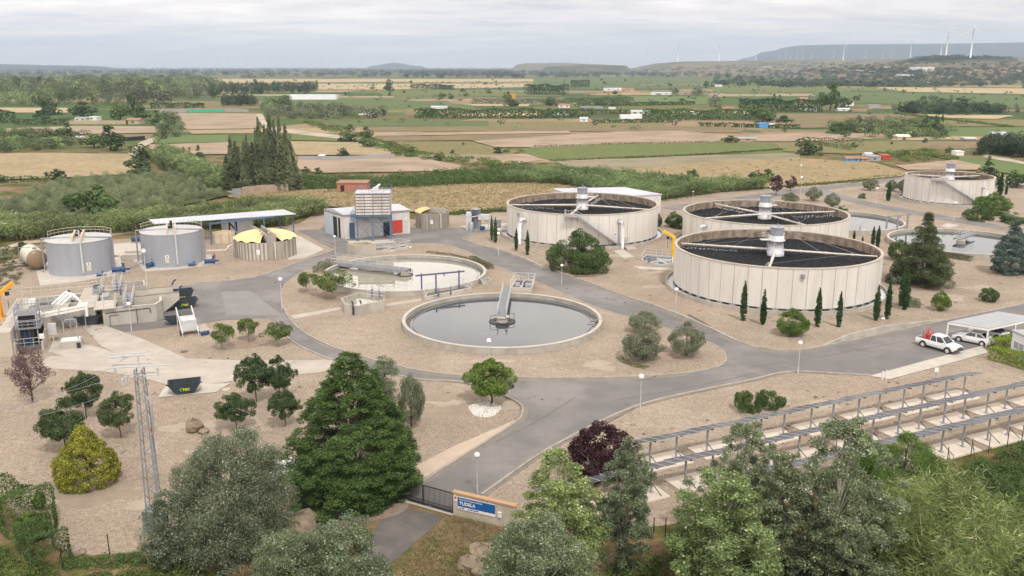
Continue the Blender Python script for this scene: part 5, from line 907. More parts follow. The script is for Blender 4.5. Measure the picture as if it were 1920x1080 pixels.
    for q, z1, r_, up in pipes:
        m = MB(); ux, uy = math.cos(q), math.sin(q); m.tube([(ux * (Rr - .1), uy * (Rr - .1), z1), (ux * (Rr + .9), uy * (Rr + .9), z1), (ux * (Rr + 1.25), uy * (Rr + 1.25), z1 - .12), (ux * (Rr + 1.4), uy * (Rr + 1.4), z1 - .5), (ux * (Rr + 1.4), uy * (Rr + 1.4), 0)], r_, 12)
        m.tube([(ux * (Rr + .02), uy * (Rr + .02), z1), (ux * (Rr + .14), uy * (Rr + .14), z1)], r_ * 1.5, 12); m.build('inlet_pipe', M('galv_light'), t, True)
    for q, z1 in boxes:
        m = MB(rz=q); m.box(Rr + .01, Rr + .3, -.25, .25, z1 - .3, z1 + .3); m.bar((Rr + .15, 0, z1 - .3), (Rr + .15, 0, z1 - .8), .06); bevel(m.build('junction_box', M('galv'), t), .02)
    for q, z1 in plates:
        m = MB(rz=q); m.box(Rr + .03, Rr + .06, -.28, .28, z1 - .8, z1 + .5); po = m.build('notice_plate', M('white_paint'), t); m = MB(rz=q); m.box(Rr + .061, Rr + .07, -.16, .16, z1 + .12, z1 + .38); m.box(Rr + .061, Rr + .07, -.2, .2, z1 - .5, z1 - .42); m.box(Rr + .061, Rr + .07, -.2, .2, z1 - .25, z1 - .2); m.build('pictogram', M('blue_pump'), po)
    return t
surf('rust_inner', (.36, .29, .22), (.17, .13, .10), 1.2, .95, .2, 6, stretch=(1, 1, .5))
surf('foam', (.75, .76, .76), (.6, .62, .63), 2, .5)
surf('gutter', (.62, .64, .66), (.50, .52, .54), .6, .35)
HT_ = .1915 * CAMH; RT = .4607 * CAMH
c1, c2, c3, c4 = T3(1.2205, 4.0107), T3(1.4514, 5.03), T3(.4288, 5.3698), T3(3.3482, 6.7685)
za = HT_ - .4
filter_tank(c1, RT, HT_, 'nearest white panelled trickling filter, with six pencil cypresses in front', [ang(c1, 1275, 456, za), ang(c1, 1632, 480, za), ang(c1, 1443, 498, za), ang(c1, 1470, 438, za)], boxes=[(ang(c1, 1497, 511, 5.3), 5.3)], seed=1, ladder=(1300, 470, 6))
filter_tank(c2, RT, HT_, 'middle white trickling filter just behind the nearest one', [ang(c2, 1347, 383, za), ang(c2, 1335, 408, za), ang(c2, 1551, 397, za), ang(c2, 1500, 419, za)], pipes=[(ang(c2, 1312, 430, 4.5), 5.0, .3, 0)], seed=2, ladder=(1500, 395, 6))
filter_tank(c3, RT, HT_, 'left white trickling filter with an outside stair and a big bush at its foot', [ang(c3, 985, 384, za), ang(c3, 1205, 392, za), ang(c3, 1118, 368, za), ang(c3, 1068, 403, za)], (ang(c3, 1083, 403, HT_), ang(c3, 1167, 462, .3)), [(ang(c3, 1182, 425, 4.6), 4.9, .33, 0), (ang(c3, 950, 420, 4.2), 4.6, .4, 0)], [(ang(c3, 982, 401, 5.3), 5.3)], [(ang(c3, 1165, 447, 2.2), 2.3)], seed=3, ladder=(1150, 380, 6))
filter_tank(c4, .3137 * CAMH, .1914 * CAMH, 'smallest white trickling filter at the far right, with an outside stair', [ang(c4, 1714, 327, za), ang(c4, 1822, 330, za), ang(c4, 1740, 337, za)], (ang(c4, 1766, 338, HT_), ang(c4, 1842, 385, .3)), [(ang(c4, 1857, 355, 4.4), 4.6, .25, 0)], [(ang(c4, 1850, 340, 5.5), 5.5)], [(ang(c4, 1838, 372, 2), 2)], npan=36, seed=4, ladder=False)
# ------------------------------------------------------------------ round settling pools
water('water_grey', (.04, .05, .052), .04, .08, 2.2, 1.4); water('water_green', (.28, .265, .20), .02, .02, 1.5, 1.62); water('water_dull', (.10, .11, .11), .10, .2, 3)
def pool(c, Rr, h, label, wmat, drop=.62, name='settling_tank', ring=True):
    t = empty(name, c, 0, label, 'settling tank', 'round settling tanks'); mb = MB()
    mb.lathe([(Rr, -.1), (Rr, h - .08)], 128); mb.lathe([(Rr - .38, h - .08), (Rr - .38, h - 1.6)], 128); mb.build('wall', M('concrete'), t)
    mb = MB(); mb.lathe([(Rr + .03, h - .10), (Rr + .03, h), (Rr - .41, h), (Rr - .41, h - .10)], 128); mb.build('coping', M('concrete_light'), t)
    mb = MB(); mb.disc(Rr - .36, h - drop, 128); mb.build('water', M(wmat), t)
    if ring:
        mb = MB(); mb.lathe([(Rr - 1.25, h - drop - .1), (Rr - 1.25, h - drop + .10), (Rr - 1.31, h - drop + .10), (Rr - 1.31, h - drop - .1)], 128); mb.build('scum_baffle', M('galv'), t)
        mb = MB(); mb.lathe([(Rr - .95, h - drop - .1), (Rr - .95, h - drop + .03), (Rr - .45, h - drop + .03)], 128); mb.build('weir', M('concrete_dark'), t)
    return t
surf('concrete_dark', (.16, .15, .13), (.10, .095, .085), 1, .9)
surf('grating', (.25, .26, .27), (.20, .21, .22), 6, .6, metal=.3)
def bridge(t, c, p0, p1, w, z, hr=1.05, mat='galv_light', deep=.35):
    a = Vector((p0.x - c.x, p0.y - c.y)); b = Vector((p1.x - c.x, p1.y - c.y)); d = (b - a).normalized(); n = Vector((-d.y, d.x)) * w / 2
    mb = MB(); mb.quad((*(a - n), z), (*(b - n), z), (*(b + n), z), (*(a + n), z)); br = mb.build('walkway', M('grating'), t)
    mb = MB()
    for s_ in (-1, 1): q = n * s_ * 1.04; mb.bar((*(a + q), z - deep / 2 + .04), (*(b + q), z - deep / 2 + .04), .07, deep)
    k = int((b - a).length / 1.2)
    for i in range(k + 1): p = a.lerp(b, i / k); mb.bar((*(p - n), z - .1), (*(p + n), z - .1), .05)
    mb.build('girder', M('galv'), br)
    for s_ in (-1, 1): mb = MB(); q = n * s_; mb.rail([(*(a + q), z), (*(b + q), z)], hr, 1.3, .055); mb.build('guard_rail', M(mat), br)
    return br
PA, PB = T3(-.0389, 3.3968), T3(-.5232, 4.2137); RP = .3965 * CAMH; hp = .029 * CAMH
ta = pool(PA, RP, hp, 'front settling tank with dark grey water and a walkway from its back rim', 'water_grey')
bridge(ta, PA, G(951, 541, 1.1), PA + Vector((-.1, -.3, 0)), 1.15, 1.15)
mb = MB(); mb.lathe([(.75, -.3), (.75, .95), (.9, .95), (.9, 1.1), (0, 1.1)], 28); mb.build('centre_column', M('concrete_light'), ta); mb = MB(); mb.lathe([(1.0, .42), (1.75, .42), (1.75, .34), (1.0, .34)], 36, close=True)
for k in range(4): q = k * 1.57 + .4; mb.tube([(1.7 * math.cos(q), 1.7 * math.sin(q), .4), (1.7 * math.cos(q), 1.7 * math.sin(q), 1.3), (.8 * math.cos(q), .8 * math.sin(q), 1.3)], .04, 5)
mb.build('scraper_ring', M('black_metal'), ta)
mb = MB(); q = G(1128, 598, 1) - PA; mb.bar((q.x, q.y, 1.0), (q.x * .9, q.y * .9, .7), .12); mb.bar((q.x * .96, q.y * .96 + .4, .6), (q.x * .86, q.y * .86, .5), .08); mb.build('scum_skimmer', M('galv'), ta)
tb = pool(PB, RP, hp, 'rear settling tank with bright milky water and a long walkway from the left', 'water_green')
bridge(tb, PB, G(626, 490, 1.2), PB + Vector((.6, 0, 0)), 1.5, 1.25, 1.15, deep=.6)
mb = MB(); mb.lathe([(.85, -.3), (.85, 1.0), (0, 1.0)], 28); mb.build('centre_column', M('concrete'), tb); mb = MB(); mb.lathe([(1.15, .45), (1.3, .45), (1.3, .35), (1.15, .35)], 36, close=True)
for k in range(3): q = k * 2.09; mb.tube([(1.2 * math.cos(q), 1.2 * math.sin(q), .4), (1.2 * math.cos(q), 1.2 * math.sin(q), 1.3)], .04, 5)
mb.build('scraper_ring', M('black_metal'), tb)
def fitpool(xb, yb, yf, side, right=True):
    Yb, Yf = G(960, yb, hp).y, G(960, yf, hp).y; Rr = (Yb - Yf) / 2; cy = (Yb + Yf) / 2
    x = G(side, 540 - (540 - yb) * .5 - (540 - yf) * .5, hp).x; return Vector((x - RP if right else x + RP, Yf + RP, 0)), Rr
pc, rc = fitpool(1600, 398.5, 432, 1698, True); pd, rd = fitpool(1800, 435.5, 477, 1686, False); print('pools', pc, rc, pd, rd, RP)
tc_ = pool(pc, RP, hp, 'settling tank half hidden behind the middle trickling filter', 'water_grey')
td = pool(pd, RP, hp, 'settling tank between the tall conifer and the blue spruce', 'water_grey'); bridge(td, pd, G(1822, 437, 1.2), pd + Vector((-.5, .5, 0)), 1.3, 1.2)
mb = MB(); mb.lathe([(.8, -.3), (.8, 1.0), (0, 1.0)], 24); mb.build('centre_column', M('concrete'), td)
pe = G(1960, 350); te = pool(pe + Vector((RP * .2, 0, 0)), RP * .9, hp, 'settling tank at the far right edge behind the smallest filter', 'water_grey')
# ------------------------------------------------------------------ small round tanks
surf('grey_clad', (.335, .355, .395), (.29, .31, .345), .6, .5, metal=.1, stretch=(1, 1, .3), c3=(.34, .34, .36), s3=.3, a3=.3)
surf('tank_roof', (.50, .51, .52), (.42, .42, .42), .8, .6, c3=(.42, .38, .33), s3=.6, a3=.5)
surf('cream_beam', (.66, .55, .38), (.56, .46, .32), 1, .8)
surf('grp_yellow', (.76, .63, .32), (.68, .55, .26), .6, .55, c3=(.62, .50, .25), s3=.5, a3=.4)
surf('grp_brown', (.27, .20, .12), (.22, .16, .10), .6, .35); surf('grp_buff', (.62, .57, .48), (.52, .48, .40), .6, .4)
def grey_tank(xl, xr, yb, yt, label, sgn, pump=None, extra=False):
    Rr = WD((yb + yt) / 2 + 12, xr - xl + 3) / 2 / math.sqrt(1 + (((xl + xr) / 2 - 960) / FPX) ** 2) ** 1.15; f = G((xl + xr) / 2, yb); c = f + Vector((0, Rr, 0)) * .985; c.x = G((xl + xr) / 2, yb - 19).x; h = HT(yb, yt)
    t = empty('storage_tank', c, 0, label, 'tank', 'grey metal tanks'); mb = MB(); n = 168
    mb.add([((Rr + (.035 if i % 2 else 0)) * math.cos(2 * math.pi * i / n), (Rr + (.035 if i % 2 else 0)) * math.sin(2 * math.pi * i / n), z) for z in (0, h) for i in range(n)], [(i, (i + 1) % n, n + (i + 1) % n, n + i) for i in range(n)]); mb.build('shell', M('grey_clad'), t)
    mb = MB(); mb.lathe([(Rr + .08, h - .06), (Rr + .08, h + .05), (Rr - .3, h + .06), (Rr * .5, h + .22), (.05, h + .32)], 64); mb.build('roof', M('tank_roof'), t)
    mb = MB(); P_ = [((Rr + .12) * math.cos(q), (Rr + .12) * math.sin(q), h + .05) for q in np.linspace(R(8), R(180), 19)]; mb.rail(P_, 1.0, 2, .06); mb.build('guard_rail', M('cream_pipe'), t)
    ax = Vector((-.35, .94)).normalized(); nn = Vector((ax.y, -ax.x))
    for s_ in (-.55, .75):
        mb = MB(); a = nn * s_ - ax * Rr * .82 ; b = nn * s_ + ax * Rr * .35; mb.bar((a.x, a.y, h + .62), (b.x, b.y, h + .75), .22, .75); mb.build('beam', M('cream_beam'), t)
    mb = MB(); mb.tube([(-Rr - .6, -Rr * .25, h + .12), (Rr * .1, -Rr * .18, h + .35), (Rr + .6, -Rr * .02, h + .22)], .13, 8)
    for s_, y0 in ((-1, -Rr * .25), (1, -Rr * .02)): mb.tube([(s_ * (Rr + .6), y0, h + .15), (s_ * (Rr + .6), y0, .6), (s_ * (Rr + .75), y0 - .5, .1)], .13, 8)
    mb.build('overflow_pipe', M('galv'), t); mb = MB(); q = R(-62); x, y = (Rr + .2) * math.cos(q), (Rr + .2) * math.sin(q); mb.tube([(x, y, .5), (x, y, h + .3), (x * .8, y * .8, h + .5)], .15, 8); mb.tube([(x * .7, y * .7, h + .2), (x * .7, y * .7, h + 1.9)], .12, 8); mb.build('feed_pipe', M('galv_light'), t)
    mb = MB(); mb.tube([(nn.x * .1 + ax.x * .8, nn.y * .1 + ax.y * .8, h + .3), (nn.x * .1 + ax.x * .8, nn.y * .1 + ax.y * .8, h + 1.5)], .22, 8); mb.box(-.5, .5, -.3, .6, h + .3, h + .7); mb.build('mixer_motor', M('black_metal'), t)
    mb = MB(rz=R(-52 if not extra else -80)); mb.box(Rr + .05, Rr + .08, -.32, .32, 1.7, 2.15); po = mb.build('notice_plate', M('white_paint'), t); mb = MB(rz=R(-52 if not extra else -80)); mb.box(Rr + .081, Rr + .09, -.12, .12, 1.82, 2.02); mb.build('pictogram', M('blue_pump'), po)
    mb = MB(rz=R(-52 if not extra else -80)); mb.box(Rr + .05, Rr + .08, -.36, .36, .8, 1.65); po = mb.build('notice_plate', M('grp_buff'), t); 
    return c, Rr, h
G1 = grey_tank(108, 228, 519, 457, 'left grey corrugated metal tank with a cream railing', 1); G2 = grey_tank(283, 394, 502, 441, 'right grey corrugated metal tank in front of the long canopy', 1, extra=True)
def pump(px, py, label, s=1.0, rz=0, red=False):
    t = empty('pump', G(px, py), rz, label, 'pump', 'blue pumps'); t.scale = (s,) * 3
    mb = MB(); mb.box(-.9, .9, -.35, .35, 0, .18); mb.build('base_frame', M('galv'), t); mb = MB(); mb.tube([(-.75, 0, .5), (.1, 0, .5)], .27, 14); mb.tube([(-.8, 0, .5), (-.72, 0, .5)], .30, 14); bevel(mb.build('motor', M('blue_pump'), t), .02)
    mb = MB(); mb.tube([(.15, 0, .5), (.5, 0, .5)], .36, 14); mb.tube([(.35, 0, .6), (.35, 0, 1.15)], .12, 10); mb.tube([(.5, 0, .5), (1.0, 0, .5)], .12, 10); mb.tube([(.35, 0, 1.1), (.35, 0, 1.18)], .2, 10); mb.build('casing', M('blue_pump'), t)
    if red: mb = MB(); mb.tube([(.5, .1, .9), (.5, .1, 1.4)], .12, 8); mb.build('valve', M('red_paint'), t)
surf('red_paint', (.55, .06, .04), (.42, .05, .03), 2, .5)
pump(226, 513, 'large blue pump at the right foot of the left grey tank', 1.5, .3); pump(284, 502, 'blue pump set at the left foot of the right grey tank', 1.2, 1.2); pump(396, 496, 'blue pump with red valve right of the right grey tank', 1.3, .2, True); pump(260, 455, 'blue pump on the slab between the two grey tanks, behind', 1.5, .1)
pump(190, 519, 'small dark blue pump below the notice on the left grey tank', .8, .2); pump(361, 500, 'small pump below the pipe of the right grey tank', .8, .3)
def dome_tank(xl, xr, yb, yt, label, axd, covers, nst, name='sludge_tank'):
    Rr = WD((yb + yt) / 2 + 8, xr - xl) / 2 / math.sqrt(1 + (((xl + xr) / 2 - 960) / FPX) ** 2); c = G((xl + xr) / 2, yb) + Vector((0, Rr * .985, 0)); c.x = G((xl + xr) / 2, yb - 12).x; h = HT(yb, yt); t = empty(name, c, 0, label, 'sludge tank', 'yellow covered sludge tanks')
    mb = MB(); mb.lathe([(Rr, -.05), (Rr, h), (Rr - .3, h), (Rr - .3, h - 1.5)], 96); mb.disc(Rr - .3, h - 1.2, 48); mb.build('wall', M('concrete_stain'), t)
    mb = MB()
    for i in range(nst):
        q = R(-178) + i * R(176) / nst * .62; mb.lathe([(Rr + .0, .05), (Rr + .10, .05), (Rr + .10, h - .05), (Rr, h - .05)], 2, a0=q, a1=q + R(4.2))
        if i % 3 == 0: q = R(-35) + i * R(4); mb.lathe([(Rr + .0, .05), (Rr + .08, .05), (Rr + .08, h - .05), (Rr, h - .05)], 2, a0=q, a1=q + R(3))
    mb.build('buttress', M('concrete_light'), t)
    a = math.atan2(axd.y, axd.x)
    for a0, a1 in covers:
        mb = MB(); n = 24; k = 7; vs = []; fs = []
        for i in range(n + 1):
            q = a + a0 + (a1 - a0) * i / n; rg = (.34 if i % 4 in (1, 2) else -.06)
            for j in range(k):
                f = j / (k - 1); r_ = Rr * (.18 + .84 * f); z = h + .08 + (1 - f ** 2.2) * Rr * .17 + rg * (1 if 0 < j < k - 1 else .6); vs.append((r_ * math.cos(q), r_ * math.sin(q), z))
                if i and j: b = (i - 1) * k + j - 1; fs.append((b, b + k, b + k + 1, b + 1))
        mb.add(vs, fs); mb.build('cover', M('grp_yellow'), t)
    d = axd; nn = Vector((-d.y, d.x)); mb = MB(); L_ = Rr * .98
    for s_ in (-1, 1): p0, p1 = d * -L_ + nn * s_ * Rr * .13, d * L_ * .92 + nn * s_ * Rr * .13; mb.bar((p0.x, p0.y, h + Rr * .12), (p1.x, p1.y, h + Rr * .12), .2, Rr * .26)
    p0, p1 = d * -L_, d * L_ * .92; mb.bar((p0.x, p0.y, h - .1), (p1.x, p1.y, h - .1), Rr * .26, .15); mb.bar((*(p1 + nn * Rr * .13), h + Rr * .12), (*(p1 - nn * Rr * .13), h + Rr * .12), .2, Rr * .26); mb.build('channel', M('concrete'), t)
    mb = MB(rz=R(-88)); mb.box(Rr + .11, Rr + .14, -.3, .3, h * .35, h * .35 + .9); mb.build('notice_plate', M('white_paint'), t)
    mb = MB(); q = R(-58); mb.tube([((Rr - .2) * math.cos(q), (Rr - .2) * math.sin(q), h + .1), ((Rr + .25) * math.cos(q), (Rr + .25) * math.sin(q), h - .1), ((Rr + .25) * math.cos(q), (Rr + .25) * math.sin(q), .2)], .1, 8); mb.build('outlet_pipe', M('cream_pipe'), t)
    return c, Rr, h
surf('concrete_stain', (.38, .34, .29), (.24, .21, .18), .9, .95, .15, 8, stretch=(1, 1, .12), c3=(.20, .18, .15), s3=.8, a3=.5)
axd = (G(522, 458, 3.5) - G(480, 430, 3.5)).to_2d().normalized()
DT = dome_tank(441, 558, 489, 456, 'large round concrete tank with bright yellow ribbed covers', axd, [(R(18), R(162)), (R(198), R(338))], 15)
axd2 = (G(822, 402, 3.5) - G(798, 386, 3.5)).to_2d().normalized()
dome_tank(783, 846, 430, 402, 'small round concrete tank with one yellow cover, right of the white building', Vector((.83, -.55)), [(R(198), R(262))], 3)
mb = MB(); p = G(506, 455, 3.2); mb.tube([(0, 0, 0), (0, 0, 2.4), (.15, 0, 2.7), (.4, 0, 2.6)], .06, 6); tag(mb.build('vent_pipe', M('galv'), loc=(p.x, p.y, 3.0)), 'thin vent pipe rising from the channel of the large yellow covered tank', 'vent pipe')
# horizontal tank
t = empty('horizontal_tank', G(72, 507), 0, 'buff horizontal tank with a brown domed end at the left edge', 'tank'); d = (G(38, 478) - G(70, 506)).to_2d().normalized(); rz = math.atan2(d.y, d.x); r_ = WD(490, 34) / 2
mb = MB(rz=rz); L_ = 6.0; zc = r_ + .35
def capx(mb, x0, x1, r_, zc, n=22):
    vs = []; fs = []; pr = [(x0 - r_ * .42 * math.cos(a), r_ * math.sin(a)) for a in np.linspace(.02, math.pi / 2, 6)] + [(x1 + r_ * .42 * math.sin(a), r_ * math.cos(a)) for a in np.linspace(0, math.pi / 2 - .02, 6)]
    for i, (x, q) in enumerate(pr):
        vs += [(x, q * math.cos(2 * math.pi * j / n), zc + q * math.sin(2 * math.pi * j / n)) for j in range(n)]
        if i: fs += [((i - 1) * n + j, (i - 1) * n + (j + 1) % n, i * n + (j + 1) % n, i * n + j) for j in range(n)]
    mb.add(vs, fs)
capx(mb, .05, L_, r_, zc); mb.build('shell', M('grp_buff'), t, True); mb = MB(rz=rz); capx(mb, -.03, .03, r_ * 1.01, zc); mb.build('end_cap', M('grp_brown'), t, True)
mb = MB(rz=rz)
for x in (.8, L_ - 1): mb.box(x - .15, x + .15, -r_ * .8, r_ * .8, 0, .8)
mb.box(-.3, L_, -r_ * .8, r_ * .8, 0, .12); mb.build('saddle', M('rust_concrete'), t)
mb = MB(rz=rz); mb.tube([(1.0, 0, zc + r_), (1.0, 0, zc + r_ + .25)], .35, 12); mb.tube([(L_ * .5, 0, zc + r_), (L_ * .5, r_ + .5, zc + r_ + .1), (L_ * .5, r_ + .5, 0)], .07, 6); mb.tube([(L_ * .5, 0, zc + r_), (L_ * .5, -r_ - 2.5, zc + r_)], .05, 6); mb.build('pipework', M('galv'), t)
# ------------------------------------------------------------------ white building and its tower
A, B, C_ = G(610, 436).to_2d(), G(647, 449).to_2d(), G(769, 438).to_2d(); D_ = A + C_ - B; hb = HT(449, 402); t = empty('workshop_building', (B.x, B.y, 0), 0, 'white workshop with grey blue roof behind the steel silo tower', 'building'); O = lambda p: p - B
mb = MB(); q = [O(B), O(C_), O(D_), O(A)]; mb.prism([tuple(p) for p in q], 0, hb - .55); 
surf('white_wall', (.66, .63, .60), (.58, .555, .525), .6, .85, c3=(.45, .42, .38), s3=.4, a3=.35, stretch=(1, 1, .4)); surf('fascia', (.33, .32, .31), (.28, .27, .27), 1, .8); surf('blue_grey_wall', (.47, .53, .60), (.42, .48, .54), .5, .6)
mb.build('wall', M('white_wall'), t)
ce = sum((p for p in q), Vector((0, 0))) / 4; qq = [ce + (p - ce) * 1.012 for p in q]; mb = MB(); mb.prism([tuple(p) for p in qq], hb - .55, hb - .1); mb.build('fascia', M('fascia'), t)
qr = [ce + (p - ce) * 1.03 for p in q]; rid0, rid1 = (qr[0] + qr[3]) / 2, (qr[1] + qr[2]) / 2; mb = MB(); z0, z1 = hb - .1, hb + .55
mb.quad((*qr[0], z0), (*qr[1], z0), (*rid1, z1), (*rid0, z1)); mb.quad((*qr[3], z0), (*rid0, z1), (*rid1, z1), (*qr[2], z0)); mb.quad((*qr[0], z0), (*rid0, z1), (*qr[3], z0)); mb.quad((*qr[1], z0), (*qr[2], z0), (*rid1, z1)); mb.quad(*[(*p, z0 - .01) for p in qr]); mb.build('roof', M('roof_sheet'), t)
def onwall(a, b, f0, f1, z0, z1, mat, nm, par, off=.04, th=.05):
    d = (b - a).normalized(); n = Vector((d.y, -d.x)); L_ = (b - a).length; p0, p1 = a + d * f0 * L_, a + d * f1 * L_; o = off
    m_ = MB(); m_.prism([tuple(p0 + n * (o - th)), tuple(p1 + n * (o - th)), tuple(p1 + n * o), tuple(p0 + n * o)][::-1], z0, z1, True); return m_.build(nm, M(mat), par)
a_, b_, c_ = O(A), O(B), O(C_)
onwall(a_, b_, .02, .46, .05, hb - .9, 'blue_grey_wall', 'sliding_door', t, .16, .08); onwall(a_, b_, .46, .80, .05, hb - 1.0, 'dark', 'doorway', t, .03); onwall(a_, b_, .66, .69, .05, hb - 1.0, 'white_paint', 'door_post', t, .06)
onwall(b_, c_, .07, .15, .05, 3.2, 'blue_steel', 'door', t); onwall(b_, c_, .58, .70, .05, 2.9, 'dark', 'doorway', t); onwall(b_, c_, .45, .58, .05, 2.9, 'galv_light', 'sliding_door', t, .12); onwall(b_, c_, .71, .88, .4, 3.0, 'red_paint', 'door', t, .14); onwall(b_, c_, .91, .965, .05, 2.6, 'galv_light', 'door', t); onwall(b_, c_, .90, .98, 2.75, 3.3, 'cream_pipe', 'door_lintel', t, .08)
# silo tower
surf('silo_panel', (.34, .27, .21), (.26, .19, .14), .7, .7); surf('silo_light', (.62, .63, .64), (.50, .48, .46), .6, .5, c3=(.34, .25, .18), s3=.5, a3=.4, stretch=(1, 1, .5))
F0, F1, F2 = G(671, 452).to_2d(), G(733, 451).to_2d(), G(683, 446).to_2d(); z0, z1 = 5.0, HT(453, 363); t = empty('silo_tower', (F0.x, F0.y, 0), math.atan2(F1.y - F0.y, F1.x - F0.x), 'rust streaked ribbed silo on blue steel legs before the white building', 'silo'); Lx = (F1 - F0).length; Ly = 4.6
mb = MB()
for x in (0, Lx * .45, Lx):
    for y in (0, Ly):
        mb.bar((x, y, 0), (x, y, z0 - .3), .28); mb.bar((x, y, 0), (x, y, .12), .6)
lg = mb
for s_ in range(6): pass
for x in (0, Lx * .45, Lx):
    for y in (0, Ly): m_ = MB(); m_.bar((x, y, 0), (x, y, z0 - .2), .26); m_.bar((x, y, 0), (x, y, .1), .55); m_.build('leg', M('blue_steel'), t)
m_ = MB()
for y in (0, Ly):
    m_.bar((-.6, y, z0 - .1), (Lx + .2, y, z0 - .1), .22, .3)
    for x0, x1 in ((0, Lx * .45), (Lx * .45, Lx)): m_.bar((x0, y, .3), (x1, y, z0 - 1.5), .07); m_.bar((x1, y, .3), (x0, y, z0 - 1.5), .07); m_.bar((x0, y, z0 - 1.4), (x1, y, z0 - 1.4), .12)
for x in (0, Lx * .45, Lx): m_.bar((x, -.3, z0 - .1), (x, Ly + .3, z0 - .1), .22, .3); m_.bar((x, 0, z0 - 1.4), (x, Ly, z0 - .2), .07)
m_.rail([(-1.2, -.4, z0 - .6), (-1.2, Ly, z0 - .6)], 1.0, 1.2, .06); m_.box(-1.3, 0, -.4, Ly, z0 - .68, z0 - .6); m_.build('brace_frame', M('blue_steel'), t)
m_ = MB(); nb = 7; hh = (z1 - z0 - .3) / nb
for i in range(nb):
    z = z0 + .15 + i * hh
    for off, za_, zb_ in ((0, z, z + hh * .62),): m_.box(-.15, Lx + .15, -.15, Ly + .15, za_, zb_)
sb = m_.build('silo_body', M('silo_light'), t); m_ = MB(); m_.box(-.02, Lx + .02, -.02, Ly + .02, z0 + .1, z1 - .1); m_.build('silo_wall', M('silo_panel'), sb)
m_ = MB()
for i in range(5): x = -.15 + (Lx + .3) * i / 4; m_.bar((x, -.2, z0), (x, -.2, z1 + .1), .1)
for i in range(4): y = -.15 + (Ly + .3) * i / 3; m_.bar((-.2, y, z0), (-.2, y, z1 + .1), .1)
m_.build('stiffener', M('rust_concrete'), t)
m_ = MB(); m_.box(-.3, Lx + .3, -.3, Ly + .3, z1 - .1, z1); tp = m_.build('top_deck', M('roof_sheet'), t); m_ = MB(); m_.rail([(-.3, -.3, z1), (Lx + .3, -.3, z1), (Lx + .3, Ly + .3, z1), (-.3, Ly + .3, z1), (-.3, -.3, z1)], 1.0, 1.3, .05); m_.build('guard_rail', M('blue_steel'), tp)
m_ = MB(); m_.bar((Lx * .4, Ly * .3, z1), (Lx * .7, Ly * .6, z1 + 1.3), .35, .3); m_.box(Lx * .5, Lx * .66, Ly * .3, Ly * .6, z1, z1 + .8); m_.build('conveyor_head', M('white_rail'), tp)
for k in (.22, .72): m_ = MB(); m_.add([(Lx * k - 1.1, .6, z0), (Lx * k + 1.1, .6, z0), (Lx * k + 1.1, Ly - .6, z0), (Lx * k - 1.1, Ly - .6, z0), (Lx * k - .25, Ly * .45, z0 - 1.4), (Lx * k + .25, Ly * .45, z0 - 1.4), (Lx * k + .25, Ly * .55, z0 - 1.4), (Lx * k - .25, Ly * .55, z0 - 1.4)], [(0, 1, 5, 4), (1, 2, 6, 5), (2, 3, 7, 6), (3, 0, 4, 7)]); m_.build('hopper', M('galv'), t)
sl([(650, 452), (735, 449), (742, 455), (660, 460)], .06, 'concrete_light')
# ------------------------------------------------------------------ open concrete boxes
def openbox(name, px, z, label, cat, t=.25, mat='concrete', fill=None, fillmat='water_dull', rim=None, c0=None):
    P = [G(*p).to_2d() for p in px]; c = sum(P, Vector((0, 0))) / len(P); e = empty(name, (c.x, c.y, 0), 0, label, cat); Q = [p - c for p in P]; ar = sum(Q[i - 1].x * Q[i].y - Q[i].x * Q[i - 1].y for i in range(len(Q)))
    if ar < 0: Q = Q[::-1]
    mb = MB(); mb.wall([tuple(p) for p in Q], t, -.05, z, True); mb.build('wall', M(mat), e)
    if fill is not None: mb = MB(); mb.quad(*[(*(p * .97), fill) for p in Q]); mb.build('contents', M(fillmat), e)
    if rim: mb = MB(); mb.wall([tuple(p * 1.005) for p in Q], t * 1.1, z, z + .05, True); mb.build('rim', M(rim), e)
    return e, Q, c
surf('sludge', (.20, .17, .08), (.14, .12, .06), 1.5, .7, .3, 4); surf('yellow_rim', (.45, .36, .12), (.36, .30, .14), 2, .9); surf('soil', (.17, .13, .10), (.24, .16, .11), 1.5, .95, .5, 5)
hs = HT(481, 461); openbox('sump_box', [(650, 477), (668, 482), (706, 478), (688, 473)], hs, 'square concrete sump with yellow stained rim before the silo tower', 'concrete box', .3, 'concrete', hs - 1.0, 'sludge', 'yellow_rim')
e, Q, c0 = openbox('valve_basin', [(646, 589), (672, 593), (722, 581), (722, 572), (672, 566), (640, 577)], HT(592, 572) * .95, 'six sided concrete basin between the fruit tree and the front tank', 'concrete basin', .22, 'concrete', 1.0, 'water_green')
mb = MB()
for px_ in ((663, 592), (678, 590)): p = G(*px_).to_2d() - c0; mb.tube([(p.x, p.y - .1, 0), (p.x, p.y - .1, 1.3), (p.x, p.y - .1, 1.7), (p.x - .2, p.y + .3, 1.95)], .12, 8)
mb.build('drop_pipe', M('black_metal'), e)
mb = MB(); pp = [G(690, 577).to_2d() - c0, G(722, 580).to_2d() - c0, G(722, 571).to_2d() - c0, G(690, 566).to_2d() - c0]; zz = HT(592, 572) * .95; mb.rail([(*p, zz) for p in pp], 1.0, 1.0, .055); mb.build('guard_rail', M('white_rail'), e)
mb = MB()
for px_ in ((699, 575), (712, 578)): p = G(*px_).to_2d() - c0; mb.tube([(p.x, p.y, zz), (p.x, p.y, zz + 1.1)], .14, 8); mb.tube([(p.x, p.y, zz + 1.1), (p.x, p.y, zz + 1.7)], .03, 5)
mb.build('valve_spindle', M('purple_steel'), e)
openbox('planter_box', [(898, 531), (904, 536), (921, 534), (916, 529)], .75, 'small empty concrete box touching the right rim of the milky tank', 'concrete box', .15, 'concrete', .4, 'soil')
